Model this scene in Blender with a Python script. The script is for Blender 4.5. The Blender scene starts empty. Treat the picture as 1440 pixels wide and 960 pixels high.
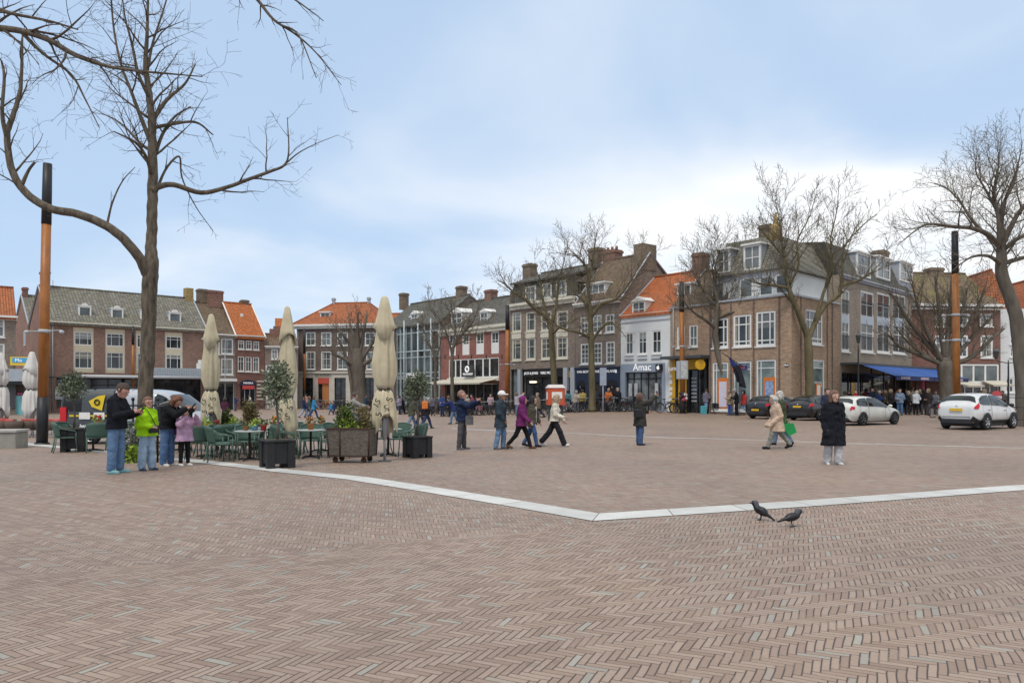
import bpy, bmesh, math, random
import numpy as np
from mathutils import Vector, Matrix, Euler
from mathutils import noise as mnoise
R = math.radians
PI = math.pi
scene = bpy.context.scene
COL = scene.collection
RNG = random.Random(7)
# ------------------------------------------------------------------ camera model
F, CX, HY, EYE = 1050.0, 720.0, 550.0, 1.68      # focal length, centre and eye level of the 1440x960 frame
def sstep(a, b, t):
 t = max(0.0, min(1.0, (t - a) / (b - a)))
 return t * t * (3 - 2 * t)
def gz(x, y):
 """gentle fall and rise of the square"""
 if y < 8:
  return 0.0
 u = x / max(y, 1.0)
 left = 1 - sstep(-0.16, 0.12, u)
 right = sstep(-0.10, 0.16, u)
 return -0.33 * left * sstep(14, 44, y) + 0.32 * right * sstep(46, 62, y) - 0.07 * sstep(14, 24, y) * (1 - sstep(0.12, 0.3, u))
def at(px, py, d):
 return Vector(((px - CX) / F * d, d, EYE + (HY - py) / F * d))
def onground(px, d):
 x = (px - CX) / F * d
 return Vector((x, d, gz(x, d)))
def gdist(px, py):
 """distance at which a foot at this height in the photo meets the ground"""
 d = F * EYE / max(py - HY, 6)
 for _ in range(30):
  x = (px - CX) / F * d
  d = 0.5 * d + 0.5 * F * (EYE - gz(x, d)) / max(py - HY, 6)
 return d
def gpt(px, py):
 d = gdist(px, py)
 return onground(px, d)
# ------------------------------------------------------------------ objects
def tag(o, label=None, cat=None, group=None, kind=None):
 if label: o['label'] = label
 if cat: o['category'] = cat
 if group: o['group'] = group
 if kind: o['kind'] = kind
 return o
def empty(name, loc=(0, 0, 0), rz=0.0, label=None, cat=None, group=None):
 o = bpy.data.objects.new(name, None)
 o.empty_display_size = 0.2
 o.location = loc
 o.rotation_euler = (0, 0, rz)
 COL.objects.link(o)
 return tag(o, label, cat, group)
def kids(o):
 return [c for c in KIDS.get(o.name, [])]
KIDS = {}
def parent_to(o, p):
 o.parent = p
 KIDS.setdefault(p.name, []).append(o)
def copy_tree(o, parent=None):
 c = o.copy()
 COL.objects.link(c)
 if parent is not None:
  parent_to(c, parent)
 for ch in kids(o):
  copy_tree(ch, c)
 return c
class MB:
 """collects polygons for one mesh object"""
 def __init__(s):
  s.v = []; s.f = []; s.m = []; s.sm = []
 def add(s, vs, fs, m=0, smooth=False):
  n = len(s.v)
  s.v += [tuple(p) for p in vs]
  for f in fs:
   s.f.append(tuple(n + i for i in f)); s.m.append(m); s.sm.append(smooth)
  return s
 def quad(s, a, b, c, d, m=0):
  return s.add([a, b, c, d], [(0, 1, 2, 3)], m)
 def poly(s, pts, m=0):
  return s.add(pts, [tuple(range(len(pts)))], m)
 def box(s, x0, x1, y0, y1, z0, z1, m=0, M=None):
  vs = [(x0, y0, z0), (x1, y0, z0), (x1, y1, z0), (x0, y1, z0), (x0, y0, z1), (x1, y0, z1), (x1, y1, z1), (x0, y1, z1)]
  if M is not None: vs = [M @ Vector(p) for p in vs]
  return s.add(vs, [(0, 3, 2, 1), (4, 5, 6, 7), (0, 1, 5, 4), (1, 2, 6, 5), (2, 3, 7, 6), (3, 0, 4, 7)], m)
 def bbox(s, x0, x1, y0, y1, z0, z1, b=0.01, m=0, M=None):
  """box with chamfered vertical edges and a chamfered top"""
  ring = [(x0 + b, y0), (x1 - b, y0), (x1, y0 + b), (x1, y1 - b), (x1 - b, y1), (x0 + b, y1), (x0, y1 - b), (x0, y0 + b)]
  cx, cy = (x0 + x1) / 2, (y0 + y1) / 2
  def ins(p): return (cx + (p[0] - cx) * (1 - 2 * b / max(x1 - x0, 1e-6)), cy + (p[1] - cy) * (1 - 2 * b / max(y1 - y0, 1e-6)))
  vs = [(p[0], p[1], z0) for p in ring] + [(p[0], p[1], z1 - b) for p in ring] + [(*ins(p), z1) for p in ring]
  if M is not None: vs = [M @ Vector(p) for p in vs]
  fs = [tuple(range(7, -1, -1)), tuple(range(16, 24))]
  for k in (0, 8):
   for i in range(8):
    j = (i + 1) % 8
    fs.append((k + i, k + j, k + 8 + j, k + 8 + i))
  return s.add(vs, fs, m)
 def prism(s, poly, z0, z1, m=0, M=None):
  """poly in xy, extruded z0..z1"""
  n = len(poly)
  vs = [(p[0], p[1], z0) for p in poly] + [(p[0], p[1], z1) for p in poly]
  if M is not None: vs = [M @ Vector(p) for p in vs]
  fs = [tuple(range(n - 1, -1, -1)), tuple(range(n, 2 * n))]
  for i in range(n):
   j = (i + 1) % n
   fs.append((i, j, n + j, n + i))
  return s.add(vs, fs, m)
 def tube(s, pts, rad, n=6, m=0, smooth=True, cap=True):
  pts = [Vector(p) for p in pts]
  if not isinstance(rad, (list, tuple)): rad = [rad] * len(pts)
  vs = []; fs = []
  ref = None
  for i, p in enumerate(pts):
   t = (pts[min(i + 1, len(pts) - 1)] - pts[max(i - 1, 0)])
   if t.length < 1e-9: t = Vector((0, 0, 1))
   t.normalize()
   if ref is None:
    ref = Vector((0, 0, 1)).cross(t)
    if ref.length < 1e-3: ref = Vector((1, 0, 0)).cross(t)
    ref.normalize()
   else:
    ref = ref - t * ref.dot(t)
    if ref.length < 1e-6: ref = t.orthogonal()
    ref.normalize()
   b = t.cross(ref)
   for k in range(n):
    a = 2 * PI * k / n
    vs.append(p + (ref * math.cos(a) + b * math.sin(a)) * rad[i])
  for i in range(len(pts) - 1):
   for k in range(n):
    l = (k + 1) % n
    fs.append((i * n + k, i * n + l, (i + 1) * n + l, (i + 1) * n + k))
  if cap:
   fs.append(tuple(range(n - 1, -1, -1)))
   fs.append(tuple((len(pts) - 1) * n + k for k in range(n)))
  return s.add(vs, fs, m, smooth)
 def ring(s, c, axis, Rr, r, n=20, k=5, m=0):
  """torus around axis"""
  axis = Vector(axis).normalized(); e1 = axis.orthogonal().normalized(); e2 = axis.cross(e1)
  vs = []; fs = []
  for i in range(n):
   a = 2 * PI * i / n
   o = e1 * math.cos(a) + e2 * math.sin(a)
   for j in range(k):
    b = 2 * PI * j / k
    vs.append(Vector(c) + o * (Rr + r * math.cos(b)) + axis * r * math.sin(b))
  for i in range(n):
   for j in range(k):
    i2, j2 = (i + 1) % n, (j + 1) % k
    fs.append((i * k + j, i2 * k + j, i2 * k + j2, i * k + j2))
  return s.add(vs, fs, m, True)
 def lathe(s, prof, n=16, c=(0, 0, 0), m=0, smooth=True, cap=True, wob=None):
  vs = []; fs = []
  for (r, z) in prof:
   for k in range(n):
    a = 2 * PI * k / n
    rr = r if wob is None else wob(r, z, a)
    vs.append((c[0] + rr * math.cos(a), c[1] + rr * math.sin(a), c[2] + z))
  for i in range(len(prof) - 1):
   for k in range(n):
    l = (k + 1) % n
    fs.append((i * n + k, i * n + l, (i + 1) * n + l, (i + 1) * n + k))
  if cap:
   fs.append(tuple(range(n - 1, -1, -1)))
   fs.append(tuple((len(prof) - 1) * n + k for k in range(n)))
  return s.add(vs, fs, m, smooth)
 def ell(s, c, r, n=10, k=6, m=0, M=None):
  vs = [(0, 0, -1)]; fs = []
  for i in range(1, k):
   a = -PI / 2 + PI * i / k
   for j in range(n):
    b = 2 * PI * j / n
    vs.append((math.cos(a) * math.cos(b), math.cos(a) * math.sin(b), math.sin(a)))
  vs.append((0, 0, 1))
  for j in range(n):
   fs.append((0, 1 + (j + 1) % n, 1 + j))
   fs.append((len(vs) - 1, 1 + (k - 2) * n + j, 1 + (k - 2) * n + (j + 1) % n))
  for i in range(k - 2):
   for j in range(n):
    l = (j + 1) % n
    fs.append((1 + i * n + j, 1 + i * n + l, 1 + (i + 1) * n + l, 1 + (i + 1) * n + j))
  vs = [Vector((p[0] * r[0], p[1] * r[1], p[2] * r[2])) for p in vs]
  if M is not None: vs = [M @ p for p in vs]
  vs = [p + Vector(c) for p in vs]
  return s.add(vs, fs, m, True)
 def mesh(s, name, mats):
  me = bpy.data.meshes.new(name)
  me.from_pydata([tuple(p) for p in s.v], [], s.f)
  if not isinstance(mats, (list, tuple)): mats = [mats]
  for mm in mats: me.materials.append(mm)
  me.polygons.foreach_set('material_index', s.m)
  me.polygons.foreach_set('use_smooth', s.sm)
  me.update()
  return me
 def build(s, name, mats, parent=None, loc=None, rz=None):
  o = bpy.data.objects.new(name, s.mesh(name, mats))
  COL.objects.link(o)
  if parent is not None: parent_to(o, parent)
  if loc is not None: o.location = loc
  if rz is not None: o.rotation_euler = (0, 0, rz)
  return o
def np_mesh(name, V, Fc, mats, parent=None, smooth=True, midx=None):
 me = bpy.data.meshes.new(name)
 me.from_pydata(V.tolist() if hasattr(V, 'tolist') else V, [], Fc.tolist() if hasattr(Fc, 'tolist') else Fc)
 if not isinstance(mats, (list, tuple)): mats = [mats]
 for mm in mats: me.materials.append(mm)
 me.polygons.foreach_set('use_smooth', [smooth] * len(me.polygons))
 if midx is not None: me.polygons.foreach_set('material_index', midx)
 me.update()
 o = bpy.data.objects.new(name, me)
 COL.objects.link(o)
 if parent is not None: parent_to(o, parent)
 return o
def text(body, size, parent, mat, M, name='lettering', align='CENTER', ext=0.01, sx=1.0):
 cu = bpy.data.curves.new(name, 'FONT')
 cu.body = body; cu.size = size; cu.align_x = align; cu.align_y = 'CENTER'; cu.extrude = ext
 cu.space_character = 1.0
 cu.materials.append(mat)
 tmp = bpy.data.objects.new('tmp', cu)
 COL.objects.link(tmp)
 dg = bpy.context.evaluated_depsgraph_get()
 me = bpy.data.meshes.new_from_object(tmp.evaluated_get(dg))
 bpy.data.objects.remove(tmp); bpy.data.curves.remove(cu)
 if not me.materials: me.materials.append(mat)
 o = bpy.data.objects.new(name, me)
 COL.objects.link(o)
 if parent is not None: parent_to(o, parent)
 o.matrix_local = M @ Matrix.Diagonal((sx, 1, 1, 1))
 return o
# ------------------------------------------------------------------ materials
class NT:
 def __init__(s, name):
  s.mat = bpy.data.materials.new(name); s.mat.use_nodes = True
  s.t = s.mat.node_tree; s.t.nodes.clear()
  s.out = s.n('ShaderNodeOutputMaterial')
  s.b = s.n('ShaderNodeBsdfPrincipled')
  s.t.links.new(s.b.outputs[0], s.out.inputs[0])
 def n(s, typ, **kw):
  nd = s.t.nodes.new(typ)
  for k, v in kw.items(): setattr(nd, k, v)
  return nd
 def l(s, a, b):
  if isinstance(a, (int, float)): b.default_value = a
  elif isinstance(a, (tuple, list)): b.default_value = tuple(a) if len(a) == len(b.default_value) else (*a, 1)
  else: s.t.links.new(a, b)
 def m(s, op, a, b=0.0, c=0.0):
  nd = s.n('ShaderNodeMath', operation=op)
  s.l(a, nd.inputs[0]); s.l(b, nd.inputs[1]); s.l(c, nd.inputs[2])
  return nd.outputs[0]
 def mix(s, f, a, b, blend='MIX'):
  nd = s.n('ShaderNodeMix', data_type='RGBA', blend_type=blend)
  s.l(f, nd.inputs[0]); s.l(a, nd.inputs[6]); s.l(b, nd.inputs[7])
  return nd.outputs[2]
 def noise(s, vec, scale, detail=3.0, rough=0.55):
  nd = s.n('ShaderNodeTexNoise'); nd.inputs['Scale'].default_value = scale
  nd.inputs['Detail'].default_value = detail; nd.inputs['Roughness'].default_value = rough
  if vec is not None: s.l(vec, nd.inputs['Vector'])
  return nd.outputs['Fac']
 def ramp(s, f, stops):
  nd = s.n('ShaderNodeValToRGB'); cr = nd.color_ramp
  while len(cr.elements) > 1: cr.elements.remove(cr.elements[-1])
  cr.elements[0].position = stops[0][0]; cr.elements[0].color = (*stops[0][1], 1)
  for p, c in stops[1:]:
   e = cr.elements.new(p); e.color = (*c, 1)
  s.l(f, nd.inputs[0])
  return nd.outputs[0]
 def obj(s):
  return s.n('ShaderNodeTexCoord').outputs['Object']
 def pos(s):
  return s.n('ShaderNodeNewGeometry').outputs['Position']
 def bump(s, h, strength=0.3, dist=0.01):
  nd = s.n('ShaderNodeBump'); nd.inputs['Strength'].default_value = strength; nd.inputs['Distance'].default_value = dist
  s.l(h, nd.inputs['Height']); s.l(nd.outputs[0], s.b.inputs['Normal'])
 def setp(s, color=None, rough=None, metal=None, spec=None, **kw):
  if color is not None: s.l(color, s.b.inputs['Base Color'])
  if rough is not None: s.l(rough, s.b.inputs['Roughness'])
  if metal is not None: s.b.inputs['Metallic'].default_value = metal
  if spec is not None: s.b.inputs['Specular IOR Level'].default_value = spec
  for k, v in kw.items(): s.l(v, s.b.inputs[k])
_MC = {}
def sc(c, k): return tuple(max(0.0, min(1.0, x * k)) for x in c)
def plain(name, c, rough=0.7, var=0.18, scale=6.0, metal=0.0, spec=0.4, bump=0.0, bscale=40.0, bd=0.01):
 if name in _MC: return _MC[name]
 t = NT(name); o = t.obj()
 f = t.noise(o, scale, 4.0)
 col = t.ramp(f, [(0.25, sc(c, 1 - var)), (0.75, sc(c, 1 + var))])
 t.setp(col, rough, metal, spec)
 if bump: t.bump(t.noise(o, bscale, 3.0), bump, bd)
 _MC[name] = t.mat
 return t.mat
def brick(name, c, mortar=(0.32, 0.30, 0.27), var=0.35, bw=0.22, bh=0.065):
 t = NT(name); o = t.obj()
 sp = t.n('ShaderNodeSeparateXYZ'); t.l(o, sp.inputs[0])
 cb = t.n('ShaderNodeCombineXYZ'); t.l(t.m('ADD', sp.outputs[0], sp.outputs[1]), cb.inputs[0]); t.l(sp.outputs[2], cb.inputs[1])
 b = t.n('ShaderNodeTexBrick'); b.offset = 0.5
 t.l(cb.outputs[0], b.inputs['Vector'])
 b.inputs['Scale'].default_value = 1.0
 b.inputs['Brick Width'].default_value = bw; b.inputs['Row Height'].default_value = bh; b.inputs['Mortar Size'].default_value = 0.006
 b.inputs['Color1'].default_value = (*sc(c, 1 - var), 1); b.inputs['Color2'].default_value = (*sc(c, 1 + var), 1)
 b.inputs['Mortar'].default_value = (*mortar, 1); b.inputs['Bias'].default_value = 0.0
 f = t.noise(o, 0.6, 5.0, 0.65)
 g = t.noise(o, 7.0, 3.0, 0.6)
 w = t.ramp(f, [(0.28, (0.68, 0.68, 0.70)), (0.55, (1, 1, 1)), (0.78, (1.0, 0.95, 0.88))])
 col = t.mix(0.8, b.outputs['Color'], w, 'MULTIPLY')
 col = t.mix(0.55, col, t.ramp(g, [(0.3, (0.72, 0.72, 0.74)), (0.7, (1, 1, 1))]), 'MULTIPLY')
 t.setp(col, 0.85, 0, 0.25)
 t.bump(b.outputs['Fac'], 0.25, -0.01)
 return t.mat
def tiles(name, c, var=0.3, rw=0.21, rh=0.32, moss=(0.16, 0.15, 0.06), mossy=0.35):
 """pantiles: columns down the slope and overlapping courses (local x along the eaves, z up)"""
 t = NT(name); o = t.obj()
 sp = t.n('ShaderNodeSeparateXYZ'); t.l(o, sp.inputs[0])
 cb = t.n('ShaderNodeCombineXYZ'); t.l(sp.outputs[0], cb.inputs[0])
 t.l(t.m('MULTIPLY', t.m('ADD', sp.outputs[2], t.m('MULTIPLY', sp.outputs[1], 0.35)), 1.1), cb.inputs[1])
 b = t.n('ShaderNodeTexBrick'); b.offset = 0.0
 t.l(cb.outputs[0], b.inputs['Vector']); b.inputs['Scale'].default_value = 1.0
 b.inputs['Brick Width'].default_value = rw; b.inputs['Row Height'].default_value = rh; b.inputs['Mortar Size'].default_value = 0.03
 b.inputs['Color1'].default_value = (*sc(c, 1 - var), 1); b.inputs['Color2'].default_value = (*sc(c, 1 + var), 1)
 b.inputs['Mortar'].default_value = (*sc(c, 0.45), 1)
 f = t.noise(o, 0.8, 5.0, 0.65); g = t.noise(o, 3.5, 4.0, 0.7)
 col = t.mix(t.m('MULTIPLY', t.ramp(f, [(0.45, (0, 0, 0)), (0.75, (1, 1, 1))]), mossy), b.outputs['Color'], moss)
 col = t.mix(0.6, col, t.ramp(g, [(0.3, (0.62, 0.6, 0.6)), (0.65, (1, 1, 1))]), 'MULTIPLY')
 t.setp(col, 0.8, 0, 0.3)
 wv = t.m('SINE', t.m('MULTIPLY', sp.outputs[0], 2 * PI / rw))
 t.bump(t.m('ADD', t.m('MULTIPLY', wv, 0.5), b.outputs['Fac']), 0.35, -0.02)
 return t.mat
def glassy(name, c, c2=None, rough=0.04, scale=0.7):
 t = NT(name); o = t.pos()
 f = t.noise(o, scale, 3.0)
 c2 = c2 or sc(c, 2.2)
 col = t.ramp(f, [(0.35, c), (0.65, c2)])
 t.setp(col, rough, 0, 0.6)
 t.bump(t.noise(o, 1.3, 2.0), 0.06, 0.02)
 return t.mat
def paint(name, c, rough=0.25, coat=0.6):
 if name in _MC: return _MC[name]
 t = NT(name); o = t.obj()
 col = t.ramp(t.noise(o, 2.5, 4.0), [(0.3, sc(c, 0.92)), (0.7, sc(c, 1.04))])
 t.setp(col, rough, 0, 0.5)
 t.b.inputs['Coat Weight'].default_value = coat; t.b.inputs['Coat Roughness'].default_value = 0.06
 _MC[name] = t.mat
 return t.mat
def emit(name, c, s):
 t = NT(name); t.setp(c, 0.5); t.l(c, t.b.inputs['Emission Color']); t.b.inputs['Emission Strength'].default_value = s
 return t.mat
def herringbone(name):
 t = NT(name)
 P = t.pos(); sp = t.n('ShaderNodeSeparateXYZ'); t.l(P, sp.inputs[0]); X, Y = sp.outputs[0], sp.outputs[1]
 W, N = 0.0525, 4.0
 wob = t.m('ADD', t.m('MULTIPLY', t.m('SUBTRACT', t.noise(P, 1.1, 2.0), 0.5), 0.07), t.m('MULTIPLY', t.m('SUBTRACT', t.noise(P, 0.28, 2.0), 0.5), 0.18))
 def half(p, q):                                      # 1 on the left of p->q
  dx, dy = q[0] - p[0], q[1] - p[1]; L = math.hypot(dx, dy)
  d = t.m('ADD', t.m('MULTIPLY', t.m('SUBTRACT', X, p[0]), -dy / L), t.m('MULTIPLY', t.m('SUBTRACT', Y, p[1]), dx / L))
  return t.m('GREATER_THAN', d, 0.0)
 inner = t.m('MULTIPLY', half((1.11, 9.9), (-15.8, 23.8)), -1.0)
 inner = t.m('MULTIPLY', t.m('ADD', inner, 1.0), half((1.11, 9.9), (8.9, 12.97)))
 lft = half((1.0, 9.35), (-4.65, 6.75)); lft = t.m('SUBTRACT', 1.0, lft)
 lft = t.m('MULTIPLY', lft, t.m('LESS_THAN', X, 1.0))
 rgt = t.m('MULTIPLY', half((3.6, 6.2), (1.15, 9.4)), -1.0); rgt = t.m('ADD', rgt, 1.0)
 rgt = t.m('MULTIPLY', rgt, half((3.6, 6.2), (9.0, 8.4)))
 def A(v, base):                                       # angle per zone
  return t.m('ADD', base, v)
 ang = t.m('ADD', R(-25), t.m('MULTIPLY', lft, R(-55)))
 ang = t.m('ADD', t.m('MULTIPLY', ang, t.m('SUBTRACT', 1.0, rgt)), t.m('MULTIPLY', rgt, R(-21)))
 ang = t.m('ADD', t.m('MULTIPLY', ang, t.m('SUBTRACT', 1.0, inner)), t.m('MULTIPLY', inner, R(-68)))
 ca, sa = t.m('COSINE', ang), t.m('SINE', ang)
 u = t.m('DIVIDE', t.m('ADD', t.m('ADD', t.m('MULTIPLY', X, ca), t.m('MULTIPLY', Y, sa)), wob), W)
 v = t.m('DIVIDE', t.m('ADD', t.m('SUBTRACT', t.m('MULTIPLY', Y, ca), t.m('MULTIPLY', X, sa)), wob), W)
 i, j = t.m('FLOOR', u), t.m('FLOOR', v)
 fx, fy = t.m('SUBTRACT', u, i), t.m('SUBTRACT', v, j)
 k = t.m('FLOORED_MODULO', t.m('SUBTRACT', i, j), 2 * N)
 hor = t.m('LESS_THAN', k, N - 0.5)
 nhor = t.m('SUBTRACT', 1.0, hor)
 pv = t.m('SUBTRACT', 2 * N - 1, k)
 along = t.m('ADD', t.m('MULTIPLY', hor, t.m('ADD', k, fx)), t.m('MULTIPLY', nhor, t.m('ADD', pv, fy)))
 cross = t.m('ADD', t.m('MULTIPLY', hor, fy), t.m('MULTIPLY', nhor, fx))
 e1 = t.m('MINIMUM', along, t.m('SUBTRACT', N, along))
 e2 = t.m('MULTIPLY', t.m('MINIMUM', cross, t.m('SUBTRACT', 1.0, cross)), t.m('ADD', 1.0, t.m('MULTIPLY', hor, 0.8)))
 e = t.m('MINIMUM', e1, e2)
 ii = t.m('SUBTRACT', i, t.m('MULTIPLY', hor, k))
 jj = t.m('SUBTRACT', j, t.m('MULTIPLY', nhor, pv))
 cb = t.n('ShaderNodeCombineXYZ'); t.l(ii, cb.inputs[0]); t.l(jj, cb.inputs[1]); t.l(t.m('MULTIPLY', hor, 17.0), cb.inputs[2])
 wn = t.n('ShaderNodeTexWhiteNoise', noise_dimensions='3D'); t.l(cb.outputs[0], wn.inputs['Vector'])
 rnd = wn.outputs['Value']
 c = t.ramp(rnd, [(0.0, (0.262, 0.181, 0.134)), (0.3, (0.302, 0.213, 0.161)), (0.6, (0.332, 0.242, 0.185)), (0.95, (0.36, 0.271, 0.21)), (0.96, (0.29, 0.265, 0.22)), (1.0, (0.36, 0.335, 0.282))])
 big = t.noise(P, 0.22, 4.0, 0.6)
 c = t.mix(0.75, c, t.ramp(big, [(0.3, (0.74, 0.74, 0.76)), (0.5, (0.95, 0.94, 0.93)), (0.72, (1.10, 1.04, 0.98))]), 'MULTIPLY')
 fine = t.noise(P, 38.0, 3.0, 0.7)
 c = t.mix(0.5, c, t.ramp(fine, [(0.3, (0.75, 0.75, 0.76)), (0.7, (1.1, 1.1, 1.1))]), 'MULTIPLY')
 stain = t.noise(P, 1.7, 4.0, 0.7)
 gum = t.n('ShaderNodeTexVoronoi'); gum.inputs['Scale'].default_value = 1.3; t.l(P, gum.inputs['Vector'])
 c = t.mix(t.m('MULTIPLY', t.m('LESS_THAN', gum.outputs['Distance'], 0.022), 0.45), c, (0.42, 0.40, 0.37))
 c = t.mix(t.m('MULTIPLY', t.m('GREATER_THAN', stain, 0.64), 0.26), c, (0.10, 0.085, 0.075))
 jr = t.n('ShaderNodeMapRange'); t.l(e, jr.inputs[0]); jr.inputs[1].default_value = 0.05; jr.inputs[2].default_value = 0.125
 jv = t.m('MAXIMUM', jr.outputs[0], t.m('MULTIPLY', t.m('GREATER_THAN', t.noise(P, 2.3, 3.0), 0.56), 0.45))
 c = t.mix(jv, (0.06, 0.043, 0.034), c)
 t.setp(c, 0.62, 0, 0.5)
 hr = t.n('ShaderNodeMapRange'); t.l(e, hr.inputs[0]); hr.inputs[1].default_value = 0.03; hr.inputs[2].default_value = 0.2
 h = t.m('ADD', t.m('ADD', hr.outputs[0], t.m('MULTIPLY', rnd, 0.35)), t.m('MULTIPLY', fine, 0.2))
 t.bump(h, 0.5, 0.006)
 return t.mat
# ------------------------------------------------------------------ world, sun, camera
def setup():
 w = bpy.data.worlds.new("World"); scene.world = w; w.use_nodes = True
 t = w.node_tree; t.nodes.clear()
 nn = t.nodes.new; ln = t.links.new
 out = nn('ShaderNodeOutputWorld'); bg = nn('ShaderNodeBackground'); ln(bg.outputs[0], out.inputs[0])
 sky = nn('ShaderNodeTexSky'); sky.sky_type = 'NISHITA'; sky.sun_disc = False
 sky.sun_elevation = R(58); sky.sun_rotation = R(205); sky.air_density = 1.0; sky.dust_density = 0.6; sky.ozone_density = 1.6
 tc = nn('ShaderNodeTexCoord'); sp = nn('ShaderNodeSeparateXYZ'); ln(tc.outputs['Generated'], sp.inputs[0])
 def M(op, a, b=0.0, c=0.0):
  nd = nn('ShaderNodeMath'); nd.operation = op
  for q, x in enumerate((a, b, c)):
   if isinstance(x, (int, float)): nd.inputs[q].default_value = x
   else: ln(x, nd.inputs[q])
  return nd.outputs[0]
 zc = M('ADD', M('MAXIMUM', sp.outputs[2], 0.0), 0.16)
 cx = M('DIVIDE', sp.outputs[0], zc); cy = M('DIVIDE', sp.outputs[1], zc)
 cb = nn('ShaderNodeCombineXYZ'); ln(M('MULTIPLY', cx, 0.8), cb.inputs[0]); ln(M('MULTIPLY', cy, 0.8), cb.inputs[1])
 n1 = nn('ShaderNodeTexNoise'); n1.inputs['Scale'].default_value = 1.1; n1.inputs['Detail'].default_value = 5; n1.inputs['Roughness'].default_value = 0.46
 n1.inputs['Distortion'].default_value = 0.4
 ln(cb.outputs[0], n1.inputs['Vector'])
 az = M('DIVIDE', sp.outputs[0], M('MAXIMUM', sp.outputs[1], 0.1))
 low = M('SUBTRACT', 1.0, M('MULTIPLY', sp.outputs[2], 2.6))
 bias = M('ADD', M('MULTIPLY', low, 0.14), M('MULTIPLY', M('MINIMUM', M('MAXIMUM', az, -0.7), 0.7), 0.16))
 el = M('DIVIDE', sp.outputs[2], M('MAXIMUM', sp.outputs[1], 0.1))
 gx = M('DIVIDE', M('SUBTRACT', az, 0.42), 0.34); gy = M('DIVIDE', M('SUBTRACT', el, 0.235), 0.075)
 bank = M('EXPONENT', M('MULTIPLY', M('ADD', M('MULTIPLY', gx, gx), M('MULTIPLY', gy, gy)), -1.0))
 over = M('SMOOTH_MIN', M('MAXIMUM', M('MULTIPLY', M('SUBTRACT', sp.outputs[2], 0.52), 3.0), 0.0), 0.6, 0.1)  # white cloud cover added overhead, out of view, to turn the skylight neutral
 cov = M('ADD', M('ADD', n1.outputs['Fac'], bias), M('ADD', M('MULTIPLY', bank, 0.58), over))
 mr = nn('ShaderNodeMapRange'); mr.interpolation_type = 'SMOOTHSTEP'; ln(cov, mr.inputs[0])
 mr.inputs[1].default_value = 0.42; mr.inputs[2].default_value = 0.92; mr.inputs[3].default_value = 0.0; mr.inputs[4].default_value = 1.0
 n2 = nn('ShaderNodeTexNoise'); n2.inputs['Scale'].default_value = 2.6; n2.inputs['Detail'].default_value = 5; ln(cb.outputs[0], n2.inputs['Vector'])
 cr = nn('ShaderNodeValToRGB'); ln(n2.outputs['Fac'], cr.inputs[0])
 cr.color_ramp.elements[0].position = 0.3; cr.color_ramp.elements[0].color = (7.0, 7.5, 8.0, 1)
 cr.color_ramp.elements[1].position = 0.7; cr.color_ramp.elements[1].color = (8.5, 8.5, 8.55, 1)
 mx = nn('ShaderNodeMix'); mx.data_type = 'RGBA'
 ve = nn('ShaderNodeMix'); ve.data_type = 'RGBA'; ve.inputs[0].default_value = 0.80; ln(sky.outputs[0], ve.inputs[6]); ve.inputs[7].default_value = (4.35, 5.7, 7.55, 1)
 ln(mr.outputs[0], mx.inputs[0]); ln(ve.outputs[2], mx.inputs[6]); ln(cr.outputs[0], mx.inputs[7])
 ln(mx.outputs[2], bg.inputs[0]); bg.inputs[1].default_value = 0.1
 s = bpy.data.lights.new('Sun', 'SUN'); s.energy = 1.5; s.angle = R(15); s.color = (1.0, 0.93, 0.83)
 so = bpy.data.objects.new('Sun', s); COL.objects.link(so)
 el, ro = R(58), R(205)          # sky rotation is measured from +Y, clockwise
 sd = Vector((math.sin(ro) * math.cos(el), math.cos(ro) * math.cos(el), math.sin(el)))
 so.rotation_euler = sd.to_track_quat('Z', 'Y').to_euler()
 so.location = (0, -10, 30)
 cam = bpy.data.cameras.new('Camera'); co = bpy.data.objects.new('Camera', cam); COL.objects.link(co)
 cam.sensor_width = 36.0; cam.lens = 36.0 * F / 1440.0; cam.shift_y = (HY - 480.0) / 1440.0
 cam.clip_end = 2000; cam.clip_start = 0.05
 co.location = (0, 0, EYE); co.rotation_euler = (R(90), 0, 0)
 scene.camera = co
 vs = scene.view_settings
 vs.view_transform = 'Standard'; vs.look = 'None'; vs.gamma = 1.0; vs.use_curve_mapping = False; vs.exposure = 0.38
 try: scene.cycles.use_denoising = True
 except Exception: pass
 scene.cycles.max_bounces = 6; scene.cycles.diffuse_bounces = 3; scene.cycles.glossy_bounces = 3; scene.cycles.transparent_max_bounces = 12
setup()
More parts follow.
